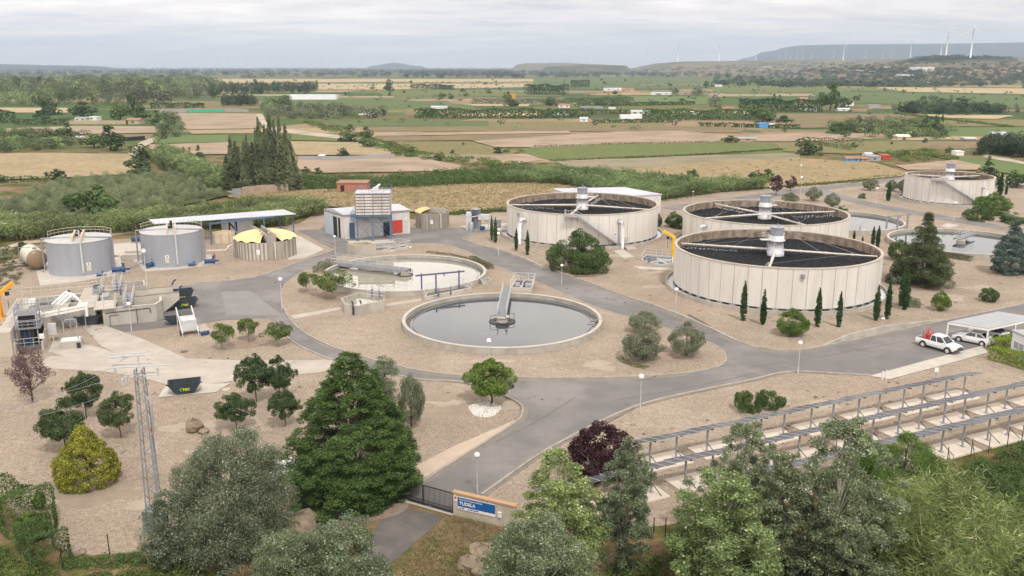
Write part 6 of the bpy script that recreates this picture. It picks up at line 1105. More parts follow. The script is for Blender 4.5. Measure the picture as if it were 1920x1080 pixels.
def valve_chamber(px, z, label, rails, spind, slabs=(), mat='concrete_light', hr=1.0):
    e, Q, c = openbox('valve_chamber', px, z, label, 'valve chamber', .2, mat, z - .25, 'water_dull'); n = len(Q)
    mb = MB(); mb.bar((*((Q[0] + Q[1]) / 2), z), (*((Q[2] + Q[3]) / 2), z), .3, .08); mb.bar((*((Q[1] + Q[2]) / 2), z + .01), (*((Q[3] + Q[0]) / 2), z + .01), .2, .08); mb.build('cover_beam', M(mat), e)
    mb = MB(); mb.rail([(*(Q[i % n] * 1.02), z) for i in rails], hr, 1.1, .055); mb.build('guard_rail', M('white_rail'), e)
    for px_ in spind: m_ = MB(); p = G(*px_, z).to_2d() - c; m_.tube([(p.x, p.y, z - .1), (p.x, p.y, z + .55)], .13, 8); m_.tube([(p.x, p.y, z + .5), (p.x, p.y, z + 1.4)], .035, 5); m_.tube([(p.x - .2, p.y, z + .9), (p.x + .2, p.y, z + .9)], .03, 5); m_.build('valve_spindle', M('purple_steel'), e)
    return e
valve_chamber([(957, 549), (997, 550), (1003, 534), (966, 532)], .8, 'white valve chamber with railings behind the right part of the front tank', [0, 3, 2, 1], [(977, 533), (983, 535)])
valve_chamber([(796, 566), (830, 560), (866, 553), (884, 548), (868, 543), (800, 556)], .75, 'railed valve chamber between the two settling tanks', [0, 5, 4, 3], [(845, 552), (822, 556)], hr=1.1)
valve_chamber([(691, 478), (740, 474), (768, 468), (752, 464), (700, 470)], .7, 'low railed chamber behind the milky tank, right of the sump', [0, 1, 2, 3, 4], [], hr=1.0)
valve_chamber([(1203, 491), (1237, 500), (1262, 496), (1262, 484), (1210, 480)], .35, 'low railed valve pit beside the yellow davit crane', [0, 4, 3], [(1208, 488), (1217, 491)], mat='galv_light'); valve_chamber([(1606, 436), (1622, 438), (1630, 434), (1612, 431)], .3, 'small railed pit right of the middle filter wall', [0, 3, 2], [(1612, 434)], mat='galv_light', hr=1.6)
# small hoist gantry over the chamber between the pools
def gantry(pts, z, label, mat='purple_steel', w=.22):
    P = [G(*p) for p in pts]; e = empty('hoist_gantry', P[0], 0, label, 'gantry'); P = [p - P[0] for p in P]
    for p in P: m_ = MB(); m_.bar(p, p + Vector((0, 0, z + .25)), w); m_.build('post', M(mat), e)
    d = (P[-1] - P[0]).normalized(); m_ = MB(); m_.bar(P[0] - d * .9 + Vector((0, 0, z)), P[-1] + d * .9 + Vector((0, 0, z)), .14, .24); m_.build('beam', M(mat), e); m_ = MB(); q = P[0].lerp(P[-1], .6); m_.box(q.x - .15, q.x + .15, q.y - .1, q.y + .1, z - .35, z - .1); m_.tube([(q.x, q.y, z - .35), (q.x, q.y, z - .8)], .03, 5); m_.build('hoist', M('galv'), e)
gantry([(791, 553), (818, 554), (861, 546)], HT(553, 516), 'three post purple hoist beam between the two settling tanks')
gantry([(1661, 436), (1681, 436), (1700, 432)], HT(436, 406), 'three post grey hoist beam beside the tank behind the middle filter', 'galv', .28)
# horizontal pipes
def pipe(name, pts, r, mat, label): mb = MB(); mb.tube([tuple(G(x, y, z)) for x, y, z in pts], r, 8); return tag(mb.build(name, M(mat)), label, 'pipe')
pipe('white_pipe', [(388, 470, .5), (423, 469, .5), (430, 461, .9), (440, 457, 1.4)], .12, 'white_paint', 'bent white pipe between the right grey tank and the yellow covered tank')
pipe('brown_pipe', [(238, 503, .35), (272, 491, .5)], .12, 'galv', 'sloping grey pipe left of the right grey tank'); pipe('inlet_main', [(930, 432, .45), (955, 430, .45)], .45, 'tank_panel', 'thick pale main pipe at the left foot of the stair filter')
# ------------------------------------------------------------------ long canopy
zc = 4.3; LB, LF, RF, RB = (G(279, 411.5, zc), G(289, 419.5, zc), G(555, 401, zc), G(531, 392.5, zc)); t = empty('canopy', (LF.x, LF.y, 0), 0, 'long grey sheet roof on blue posts behind the right grey tank', 'canopy'); o = Vector((LF.x, LF.y, 0))
mb = MB(); q = [LF - o, RF - o, RB - o, LB - o]; mb.add([(*p.to_2d(), p.z - .12) for p in q] + [(*p.to_2d(), p.z) for p in q], [(4, 5, 6, 7), (3, 2, 1, 0), (0, 1, 5, 4), (1, 2, 6, 5), (2, 3, 7, 6), (3, 0, 4, 7)]); mb.build('roof', M('roof_sheet'), t)
for px, py in [(397, 459), (443, 452), (497, 446), (551, 439)]: p = G(px, py) - o; m_ = MB(); m_.bar((p.x, p.y, 0), (p.x, p.y, zc - .1), .22); m_.build('post', M('blue_steel'), t)
for px, py in [(418, 441), (470, 436), (526, 430)]: p = G(px, py) - o; m_ = MB(); m_.bar((p.x, p.y, 0), (p.x, p.y, zc - .1), .2); m_.build('post', M('blue_steel'), t)
m_ = MB(); a = G(551, 439) - o; b = G(526, 430) - o; m_.bar((a.x, a.y, zc - .3), (b.x, b.y, zc - .3), .15, .25); a = G(397, 459) - o; b = G(551, 439) - o; m_.bar((a.x, a.y, zc - .25), (b.x, b.y, zc - .25), .15, .3); m_.build('beam', M('blue_steel'), t)
# container and vats under the canopy
def ctrbox(name, a, b, dep, h, label, cat, mat='white_paint', z0=0.0):
    A_, B_ = G(*a).to_2d(), G(*b).to_2d(); d = (B_ - A_); L_ = d.length; e = empty(name, (A_.x, A_.y, z0), math.atan2(d.y, d.x), label, cat); return e, L_
e, L_ = ctrbox('trailer', (425, 447), (476, 441), 2.4, 3.0, 'white trailer box with a dark letter on its side under the canopy', 'trailer'); mb = MB(); mb.box(0, L_, 0, 2.4, .7, 3.5); mb.build('body', M('galv_light'), e); mb = MB()
x0 = L_ * .1; mb.add([(x0, -.02, 1.2), (x0 + .35, -.02, 1.2), (x0 + .35, -.02, 3.1), (x0, -.02, 3.1)], [(0, 1, 2, 3)]); mb.add([(x0 + .35, -.02, 3.1), (x0 + .35, -.02, 2.6), (x0 + 1.4, -.02, 1.2), (x0 + 1.4, -.02, 1.8)], [(0, 1, 2, 3)]); mb.add([(x0 + 1.4, -.02, 1.2), (x0 + 1.75, -.02, 1.2), (x0 + 1.75, -.02, 3.1), (x0 + 1.4, -.02, 3.1)], [(0, 1, 2, 3)]); mb.build('lettering', M('black_metal'), e)
mb = MB(); mb.box(0, L_, .2, 2.2, .5, .7); mb.build('chassis', M('black_metal'), e)
for x in (.8, L_ - .8): m_ = MB(); m_.tube([(x, .1, .45), (x, .5, .45)], .45, 14); m_.build('wheel', M('black_metal'), e)
e = empty('concrete_vat', G(421, 453), 0, 'round buff concrete vat under the left part of the canopy', 'vat'); mb = MB(); mb.lathe([(2.0, 0), (2.0, 1.9), (1.8, 1.9), (1.8, .8), (0, .8)], 28); mb.build('wall', M('cream_beam'), e); mb = MB()
for k in range(8): q = k * .785; mb.bar((2.05 * math.cos(q), 2.05 * math.sin(q), 0), (2.05 * math.cos(q), 2.05 * math.sin(q), 1.9), .15)
mb.build('rib', M('concrete'), e)
# steel cabinets left of the far filter
e = empty('dosing_station', G(882, 433), .05, 'grey metal vessels and cabinets standing left of the stair filter', 'process unit')
mb = MB(); mb.lathe([(1.0, 0), (1.0, 4.2), (1.08, 4.2), (1.08, 4.3), (.1, 4.6)], 24, c=(1.2, 2.0)); mb.build('tall_vessel', M('galv'), e, True)
mb = MB(); mb.box(-.9, .3, .4, 2.2, 0, 3.4); mb.box(-.8, .2, .5, 2.1, 3.4, 3.7); bevel(mb.build('cabinet', M('galv_light'), e), .04); mb = MB(); mb.lathe([(.55, 0), (.55, 1.8), (.1, 2.0)], 18, c=(.2, -.1)); mb.build('small_vessel', M('galv'), e, True)
mb = MB(); mb.box(1.6, 4.0, .6, 1.6, 2.2, 3.2); mb.tube([(1.8, .8, 0), (1.8, .8, 2.2)], .08); mb.tube([(3.8, .8, 0), (3.8, .8, 2.2)], .08); mb.tube([(.4, .2, 2.9), (1.8, .9, 3.0), (4.6, 1.2, 1.0), (5.6, 1.4, .8)], .12); mb.build('header_tank', M('galv_light'), e); mb = MB(); mb.box(2.0, 3.0, .2, .9, .1, .9); bevel(mb.build('pump_unit', M('blue_pump'), e), .08)
mb = MB(); mb.box(4.8, 6.4, 1.4, 2.6, 0, 1.9); mb.box(4.75, 6.45, 1.35, 2.65, 1.9, 2.1); mb.build('cabinet', M('galv'), e)
# ------------------------------------------------------------------ white long hall behind the stair filter
A, B = G(1238, 403).to_2d(), G(1140, 392).to_2d(); t = empty('long_hall', (A.x, A.y, 0), 0, 'low white hall with pale grey roof behind the stair filter', 'building'); hb = 4.6; back = Vector((-7, 12)); q = [Vector((0, 0)), back, back + Vector((-17, -2.5)), Vector((-19, -6))]; q = q if True else q
mb = MB(); mb.prism([(p.x, p.y) for p in q], 0, hb); mb.build('wall', M('white_wall'), t); ce = sum(q, Vector((0, 0))) / 4; qq = [ce + (p - ce) * 1.02 for p in q]; mb = MB(); mb.prism([tuple(p) for p in qq], hb, hb + .2, True); mb.build('roof', M('roof_sheet'), t)
onwall(Vector((-2, -.6)), Vector((0, 0)), .2, .7, .05, 2.2, 'galv', 'door', t)
# ------------------------------------------------------------------ preliminary treatment works at the left
surf('wall_cream', (.52, .46, .38), (.46, .40, .33), .8, .9, .1, 8, c3=(.36, .32, .27), s3=1.2, a3=.4, stretch=(1, 1, .3))
U = (G(295, 603) - G(195, 612)).to_2d().normalized(); Vv = Vector((-U.y, U.x)); O1 = G(295, 603).to_2d(); Rz = math.atan2(U.y, U.x)
# local frame: x along the front wall to the right, y away, origin at the front right foot
H1 = 2.35; works = empty('grit_channel', (O1.x, O1.y, 0), Rz, 'long open concrete channels with white railings beside the asphalt apron', 'concrete channels')
def wp(nm, mat, fn, par=None): m_ = MB(); fn(m_); return m_.build(nm, M(mat), par or works)
wp('wall', 'concrete', lambda m: (m.wall([(-6.5, 0), (0, 0), (.7, 1.7), (.7, 4.2)], .28, -.05, H1), m.wall([(-7.3, 8), (-6.5, 0)][::1], .25, -.05, H1 - .01)))
wp('coping', 'concrete_light', lambda m: (m.wall([(-4.9, -.04), (.02, -.04), (.76, 1.7), (.76, 4.2)], .36, H1 + .002, H1 + .07),))
wp('inner_floor', 'concrete_dark', lambda m: m.quad((-6.4, .28, .7), (.1, .28, .7), (.6, 1.8, .7), (.6, 4.3, .7), (-6.4, 4.3, .7)))
wp('deck_slab', 'concrete_light', lambda m: (m.box(-7.5, -4.9, -.35, 4.1, H1, H1 + .13),))
for y0, x1, xf, zt_ in ((4.3, 2.95, .7, H1 + .4), (8.4, 2.1, 0, H1 + .35)):
    wp('side_wall', 'concrete_light', lambda m: m.add([(-7.0, y, 0) for y in (y0, y0 + .3)] + [(xf, y, 0) for y in (y0, y0 + .3)] + [(x1, y, zt_ - 1.0) for y in (y0, y0 + .3)] + [(x1, y, zt_) for y in (y0, y0 + .3)] + [(-7.0, y, zt_ - .3) for y in (y0, y0 + .3)], [(0, 2, 4, 6, 8), (1, 9, 7, 5, 3), (0, 1, 3, 2), (2, 3, 5, 4), (4, 5, 7, 6), (6, 7, 9, 8), (8, 9, 1, 0)]))
    wp('coping', 'rust_concrete', lambda m: m.add([(-6.9, y0 - .04, zt_ - .29), (x1, y0 - .04, zt_ + .01), (x1, y0 + .34, zt_ + .01), (-6.9, y0 + .34, zt_ - .29), (-6.9, y0 - .04, zt_ - .21), (x1, y0 - .04, zt_ + .09), (x1, y0 + .34, zt_ + .09), (-6.9, y0 + .34, zt_ - .21)], [(4, 5, 6, 7), (0, 1, 5, 4), (1, 2, 6, 5), (2, 3, 7, 6), (3, 0, 4, 7)]))
wp('channel_floor', 'concrete', lambda m: (m.add([(-7, 4.6, 1.1), (.6, 4.6, 1.2), (2.8, 4.6, 1.9), (2.1, 8.4, 1.9), (0, 8.4, 1.2), (-7, 8.4, 1.1)], [(0, 1, 4, 5), (1, 2, 3, 4)]),))
wp('wall', 'concrete', lambda m: (m.wall([(-5.2, 12.4), (-1.6, 12.4), (-1.9, 16.2), (-5.2, 16.2)], .28, -.05, H1 - .15, True), m.box(-8, -5.2, 11.2, 11.5, 0, H1 - .2)))
wp('inner_floor', 'concrete_dark', lambda m: m.quad((-5, 12.6, .6), (-1.8, 12.6, .6), (-2, 16, .6), (-5, 16, .6)))
wp('conduit', 'black_metal', lambda m: (m.tube([(-6.2, -.06, 1.75), (-3, -.07, 1.9), (-1.0, -.06, 1.98), (-.75, -.06, 1.9), (-.7, -.06, 1.3)], .05, 6), m.tube([(-2.4, -.06, 0), (-2.4, -.06, 1.9)], .04, 6), m.tube([(-5.7, -.06, 0), (-5.7, -.06, 1.4), (-4.6, -.06, 1.4)], .04, 6)))
rl = lambda m, P, z, h=1.05: m.rail([(*p, z) for p in P], h, .9, .05)
wp('guard_rail', 'white_rail', lambda m: [rl(m, P, H1 + .13) for P in ([(-5.0, 4.0), (-4.95, -.3), (-6.2, -.3)], [(-6.6, 4), (-6.3, -.3)], [(-7.45, 3.9), (-7.45, 0)], [(-3.9, -.2), (-3.9, 8.3)], [(-2.9, -.2), (-2.9, 8.3)], [(-3.9, -.2), (-2.9, -.2)])])
wp('footbridge', 'grating', lambda m: (m.box(-3.9, -2.9, -.15, 8.4, H1 + .08, H1 + .13), m.box(-5.9, -4.9, 10.4, 17.5, H1 - .05, H1)))
wp('guard_rail', 'white_rail', lambda m: [rl(m, P, H1) for P in ([(-5.9, 10.4), (-5.9, 17.5)], [(-4.9, 10.4), (-4.9, 17.5)], [(-5.9, 10.4), (-4.9, 10.4)], [(-8.5, 17), (-5.9, 17.2)], [(-8.2, 8.7), (-3.9, 8.7)], [(-7.4, 12), (-7.4, 18)])])
for x, y in ((-4.6, 7.0), (-5.3, 11.2), (-3.4, 1.3)): wp('valve_spindle', 'purple_steel', lambda m: (m.tube([(x, y, H1), (x, y, H1 + .9)], .13, 8), m.tube([(x, y, H1 + .9), (x, y, H1 + 1.4)], .035, 5)))
wp('scraper_drive', 'galv', lambda m: (m.box(-8.3, -7.0, 8.8, 11.2, H1, H1 + .75), m.box(-7.9, -7.3, 9.3, 10.5, H1 + .75, H1 + 1.05), m.box(-6.9, -6.0, 5.0, 7.4, H1 + .1, H1 + .45)))
wp('gearbox', 'black_metal', lambda m: (m.tube([(-8.1, 9.0, H1 + 1.0), (-7.5, 9.8, H1 + 1.0)], .2, 8),))
for x, y in ((2.9, 4.6), (2.1, 8.9)): wp('drive_motor', 'blue_pump', lambda m: m.tube([(x - .1, y, H1 + .45), (x + .25, y, H1 + 1.05), (x + .55, y, H1 + 1.2)], .12, 8))
# screening platform over its pit
O2 = G(85, 655).to_2d(); sc_ = empty('screening_works', (O2.x, O2.y, 0), Rz, 'grey steel screening platform over a concrete pit at the left edge', 'screening platform')
def part(nm, mat, fn, par=None): m_ = MB(); fn(m_); return m_.build(nm, M(mat), par or sc_)
part('pit_wall', 'wall_cream', lambda m: (m.box(-7.5, -3.15, -1.7, 1.3, 0, 3.0), m.box(-3.15, -2.95, -1.0, 2.6, 0, 1.2), m.box(-.35, -.1, -.1, 3.0, 0, 1.0)))
part('pit_floor', 'dark', lambda m: (m.box(-2.9, -.4, .75, 3.6, 0, .06), m.box(-2.9, -.4, 3.6, 3.75, 0, 2.3)))
part('pit_kerb', 'concrete_dark', lambda m: m.box(-2.95, -.3, .2, .6, 0, .55))
def tower(m):
    for x in (-2.95, -.7):
        for y in (.9, 3.8): m.bar((x, y, 0), (x, y, 4.9), .12)
    for z in (2.55, 3.4, 4.2, 4.9):
        for a, b in (((-2.95, .9), (-.7, .9)), ((-.7, .9), (-.7, 3.8)), ((-2.95, 3.8), (-.7, 3.8)), ((-2.95, .9), (-2.95, 3.8))): m.bar((*a, z), (*b, z), .09)
part('frame', 'steel_grey', tower)
part('platform', 'grating', lambda m: (m.box(-3.5, -.3, .6, 4.4, 2.5, 2.57), m.box(-2.95, -.7, .9, 3.8, 4.2, 4.25)))
part('screen_body', 'black_metal', lambda m: (m.box(-2.7, -1.0, 1.4, 3.4, 2.6, 3.9), m.box(-2.6, -1.1, 1.0, 1.3, .2, 2.4)))
part('guard_rail', 'galv', lambda m: (m.rail([(-2.95, .9, 4.25), (-.7, .9, 4.25), (-.7, 3.8, 4.25), (-2.95, 3.8, 4.25), (-2.95, .9, 4.25)], 1.05, .7, .05), m.rail([(-3.5, .6, 2.57), (-.3, .6, 2.57), (-.3, 4.4, 2.57)], 1.05, .7, .05), m.rail([(-3.4, 5.5, 2.2), (-3.4, 9.8, 2.2)], 2.0, .5, .05), m.rail([(-2.7, 5.0, 2.6), (-.9, 5.0, 2.6)], 1.3, .45, .05)))
part('guard_rail', 'white_rail', lambda m: (m.rail([(-3.1, -.2, .55), (-.15, -.1, .55), (-.15, 2.6, .9)], 1.05, .9, .05), m.rail([(-.3, 4.6, 2.6), (1.2, 4.9, 2.6), (1.2, 7.2, 2.6), (4.6, 7.9, 2.6)], 1.1, .9, .05), m.rail([(-5, 19.6, 2.3), (4.5, 20.4, 2.3)], 1.1, 1.2, .05), m.rail([(-5.2, 1, 3.0), (-3.3, 1, 3.0), (-3.3, 2.6, 3.0)], 1.05, .8, .05), m.rail([(-3, 13, 2.25), (3, 14, 2.25)], 1.1, 1.1, .05), m.rail([(.2, 9.4, 2.3), (.2, 12, 2.3)], 1.1, .9, .05)))
for x in (-2.1, -1.6): part('lift_pump', 'blue_pump', lambda m: (m.tube([(x, .95, .1), (x, .95, 2.4)], .1, 8), m.tube([(x, .95, .1), (x, .95, .7)], .2, 10)))
part('lift_pump', 'purple_steel', lambda m: (m.tube([(-3.0, .1, .9), (-3.0, .1, 2.3)], .06, 8), m.tube([(-3.0, .1, .5), (-3.0, .1, 1.1)], .16, 10)))
part('control_box', 'galv_light', lambda m: (m.box(.1, 1.0, 3.0, 3.4, .9, 2.3), m.bar((.55, 3.2, 0), (.55, 3.2, .9), .1)))
part('control_box', 'white_paint', lambda m: m.box(-.5, 0, .2, .4, 1.3, 1.9))
part('steps', 'galv', lambda m: [m.bar((-.2 + k * .24, 8.6, 2.4 - k * .24), (-.2 + k * .24, 9.5, 2.4 - k * .24), .24, .04) for k in range(10)] + [m.bar((-.4, y, 2.5), (2.2, y, 0), .05, .22) for y in (8.55, 9.55)] + [m.rail([(-.4, y, 2.5), (2.2, y, 0)], .95, .9, .05) for y in (8.5, 9.6)])
part('channel_wall', 'concrete', lambda m: (m.box(-3.2, 5.0, 9.9, 10.2, 0, 2.2), m.box(-3.2, 5.0, 13.0, 13.3, 0, 2.2), m.box(-5.5, 5.0, 18.6, 18.9, 0, 2.2), m.box(-5.5, -5.2, 9.9, 18.6, 0, 2.2), m.box(4.7, 5.0, 10.2, 18.6, 0, 2.2)))
part('water', 'water_dull', lambda m: (m.quad((-3.2, 10.2, 1.3), (4.7, 10.2, 1.3), (4.7, 13, 1.3), (-3.2, 13, 1.3)), m.quad((-5.2, 13.3, 1.3), (4.7, 13.3, 1.3), (4.7, 18.6, 1.3), (-5.2, 18.6, 1.3))))
part('deck_slab', 'slab', lambda m: (m.box(-5.2, -3.3, 4.7, 18.6, 2.0, 2.13), m.box(-.2, 1.6, 10, 18.6, 2.2, 2.3), m.box(2.6, 4.9, 9.8, 21.5, 2.2, 2.31)))
for k in range(3): part('chute_gate', 'white_paint', lambda m: (m.bar((-.6 + k * .55, 13.6 - k * .5, 2.2), (1.0 + k * .5, 15.8 - k * .8, 3.3), .35, .1), m.bar((1.0 + k * .5, 15.8 - k * .8, 3.3), (1.9 + k * .5, 15.0 - k * .8, 2.3), .3, .08)))
part('screw_conveyor', 'cream_pipe', lambda m: (m.tube([(-1.2, 6.2, 2.75), (4.2, 7.9, 3.05)], .24, 12), m.box(-1.7, -.9, 5.8, 6.6, 2.4, 3.2)))
part('screw_conveyor', 'white_paint', lambda m: (m.bar((-.7, 5.2, 2.7), (4.2, 6.9, 2.95), .2, .2), m.bar((4.2, 6.9, 3.3), (4.2, 6.9, 1.9), .3, .3), m.box(3.1, 4.3, 7.6, 8.6, 3.2, 3.3)))
for x, y in ((0.2, 5.9), (2.2, 6.6), (3.9, 7.2)): part('support', 'steel_grey', lambda m: m.bar((x, y, 0), (x, y, 2.7), .09))
part('motor', 'blue_pump', lambda m: (m.tube([(-1.6, 6.0, 2.9), (-1.0, 6.2, 2.9)], .22, 10), m.tube([(1.2, 17.0, 2.3), (1.2, 17.0, 3.2)], .16, 8)))
part('lime_bags', 'white_paint', lambda m: (m.box(-2.9, -2.2, 9.0, 9.8, 2.2, 2.8), m.box(-3.4, -2.6, 14.0, 15, 2.2, 2.9)))
# little manhole box with a davit
e = empty('pump_sump', G(133, 654), Rz, 'small concrete sump with white lid and two grey davit posts', 'sump'); mb = MB(); mb.box(-1.2, 1.2, 0, 2.0, 0, .9); bevel(mb.build('body', M('concrete'), e), .03); mb = MB(); mb.box(-1.0, 1.0, .3, 1.7, .9, .98); mb.build('lid', M('white_paint'), e); mb = MB(); mb.bar((-.8, 2.1, 0), (-.8, 2.1, 2.9), .12); mb.bar((.9, .2, 1.1), (.9, .2, 3.6), .12); mb.bar((.9, .2, 3.6), (-.3, .2, 3.6), .12); mb.bar((-.3, .2, 3.6), (-.3, .2, 3.3), .1); mb.build('davit', M('steel_grey'), e); mb = MB(); mb.tube([(.9, -.1, .1), (.9, -.1, .7)], .22, 10); mb.build('valve', M('black_metal'), e)
e = empty('concrete_block', G(254, 487), Rz * .3, 'long pale concrete block between the two grey tanks', 'concrete block'); m_ = MB(); m_.box(-2.2, 1.8, 0, 1.6, 0, .9); m_.box(-2.2, 1.8, 1.6, 3.2, 0, 1.3); bevel(m_.build('body', M('concrete_light'), e), .04)
# ------------------------------------------------------------------ skips
def text(body, size, mat, par, loc, rot, name='lettering', ext=.004, align='LEFT', bold=.0):
    cu = bpy.data.curves.new(name, 'FONT'); cu.body = body; cu.size = size; cu.extrude = ext; cu.align_x = align; cu.offset = bold; t_ = bpy.data.objects.new('tmp_text', cu); me = bpy.data.meshes.new_from_object(t_); me.materials.clear(); me.materials.append(M(mat)); bpy.data.objects.remove(t_); o = bpy.data.objects.new(name, me); COL.objects.link(o); o.parent = par; o.location = loc; o.rotation_euler = rot; return o
surf('skip_dark', (.045, .06, .075), (.03, .04, .05), 2, .5); surf('sign_yellow', (.75, .66, .05)); surf('sign_green', (.05, .45, .10)); surf('rubble', (.42, .34, .26), (.22, .17, .13), 3, .95, .8, 5)
def skip(px, py, rz, L_, Wd, h, label, load=.55, mark=True, mat='skip_dark'):
    e = empty('skip', G(px, py), rz, label, 'skip', 'dark rubble skips'); a = .75; mb = MB(); ob = [(-L_ / 2, 0), (L_ / 2, 0), (L_ / 2, Wd), (-L_ / 2, Wd)]; ib = [(-L_ / 2 + a, .12), (L_ / 2 - a, .12), (L_ / 2 - a, Wd - .12), (-L_ / 2 + a, Wd - .12)]
    vs = [(*p, .12) for p in ib] + [(*p, h) for p in ob] + [(p[0] * .975, .08 + p[1] * (1 - .16 / Wd), h) for p in ob] + [(p[0] * .96, p[1] * .94 + .06, .2) for p in ib]
    mb.add(vs, [(0, 1, 5, 4), (1, 2, 6, 5), (2, 3, 7, 6), (3, 0, 4, 7), (3, 2, 1, 0), (9, 8, 12, 13), (10, 9, 13, 14), (11, 10, 14, 15), (8, 11, 15, 12), (12, 15, 14, 13), (4, 5, 9, 8), (5, 6, 10, 9), (6, 7, 11, 10), (7, 4, 8, 11)]); mb.build('body', M(mat), e)
    mb = MB(); mb.wall([(p[0], p[1]) for p in ob], .1, h - .08, h + .03, True); mb.bar((-L_ / 2 - .12, .03, h - .02), (L_ / 2 + .12, .03, h - .02), .1)
    for s_ in (-1, 1): mb.tube([(s_ * (L_ / 2 - .5), -.06, h * .5), (s_ * (L_ / 2 - .5), .05, h * .5)], .07, 8)
    mb.build('rim', M(mat), e)
    if load:
        rs = random.Random(int(px)); mb = MB(); f = load; k = 9; xw = (L_ / 2 - a) + a * f - .1; vs = [(-xw + 2 * xw * i / k, .15 + (Wd - .3) * j / 5, .15 + (h - .25) * f + rs.uniform(-.08, .14)) for j in range(6) for i in range(k + 1)]; mb.add(vs, [(j * (k + 1) + i, j * (k + 1) + i + 1, (j + 1) * (k + 1) + i + 1, (j + 1) * (k + 1) + i) for j in range(5) for i in range(k)]); mb.build('load', M('rubble'), e)
    if mark:
        m_ = MB(); m_.add([(-.52, .0, h * .5), (-.33, .0, h * .5 - .24), (-.24, .0, h * .5 - .2), (-.38, 0, h * .5), (-.24, 0, h * .5 + .2), (-.33, 0, h * .5 + .24)], [(0, 1, 2, 3), (0, 3, 4, 5)]); m_.M = Matrix(); o = m_.build('emblem', M('sign_green'), e); o.location = (0, .03, 0); o.location.y = -.005
        text('TGC', .36, 'sign_yellow', e, (-.22, -.01, h * .5 - .13), (R(90), 0, 0), bold=.015)
    return e
dsk = (G(368, 735) - G(326, 737)).to_2d(); skip(347, 741, math.atan2((G(372, 736.5) - G(326, 741.5)).y, (G(372, 736.5) - G(326, 741.5)).x), 3.3, 1.75, 1.25, 'dark rubble skip with green and yellow letters on a concrete pad', .45)
skip(347, 580, Rz + .12, 3.7, 1.7, 1.3, 'dark skip with letters standing in front, below the raised channel end', .3); skip(342, 570, Rz + .12, 3.4, 1.7, 1.9, 'rear dark skip beside the raised channel, taller than the one before it', .6)
skip(166, 611, Rz - .02, 3.2, 1.8, 1.3, 'dark skip holding screenings under the conveyor chute', .65, False); skip(330, 610, Rz + .1, 2.6, 1.5, 1.0, 'small open steel skip left of the mobile press', .5, False)
e = empty('sludge_press', G(356, 627), Rz + .12, 'grey trailer mounted press with white frame beside the small skip', 'press'); mb = MB(); mb.box(-.9, .9, -.3, 1.5, .5, 2.0); bevel(mb.build('cabinet', M('galv_light'), e), .04); mb = MB(); mb.box(-.95, .95, 1.5, 1.6, 2.0, 2.1)
for s_ in (-1, 1): mb.bar((s_ * .95, -1.0, .5), (s_ * .95, 4.2, 2.6), .14); mb.bar((s_ * .95, 4.0, 0), (s_ * .95, 4.0, 2.5), .1); mb.bar((s_ * .95, -.8, 0), (s_ * .95, -.8, .6), .12)
mb.build('frame', M('white_rail'), e); mb = MB(); mb.box(-.75, .75, 1.7, 3.9, 1.6, 2.1); mb.build('belt', M('black_metal'), e); mb = MB(); mb.tube([(1.2, -1.3, .3), (2.2, -1.0, .3)], .25, 10); mb.build('pump_unit', M('blue_pump'), e)
for s_ in (-1, 1): m_ = MB(); m_.tube([(s_ * 1.0, 0, .35), (s_ * 1.15, 0, .35)], .35, 14); m_.build('wheel', M('black_metal'), e)
sl([(365, 612), (385, 608), (398, 624), (380, 628)], .06, 'slab')
# ------------------------------------------------------------------ cranes
def davit(name, px, py, h, arm, mat, label, w=.5):
    e = empty(name, G(px, py), 0, label, 'crane'); mb = MB(); mb.bar((0, 0, 0), (0, 0, h), w); mb.bar((0, 0, 0), (0, 0, .1), w * 2); bevel(mb.build('column', M(mat), e), .05); mb = MB(); mb.bar((-arm[0] * .1, -arm[1] * .1, h - .1), (arm[0], arm[1], h + arm[2]), w * .8, w * .9); mb.build('jib', M(mat), e)
    mb = MB(); q = .55; mb.box(arm[0] * q - .2, arm[0] * q + .2, arm[1] * q - .2, arm[1] * q + .2, h + arm[2] * q - 1.0, h + arm[2] * q - .5); mb.tube([(arm[0] * q, arm[1] * q, h - 1), (arm[0] * q, arm[1] * q, h - 2.0)], .04, 5); mb.build('hoist', M('black_metal'), e)
davit('davit_crane', 1262, 484, HT(484, 444), (-1.9, .3, 1.0), 'yellow_crane', 'yellow davit crane between the two big white filters', .5); davit('jib_crane', 3, 600, HT(600, 553), (1.3, 1.6, 1.3), 'orange_crane', 'orange jib crane cut by the left edge of the picture', .5)
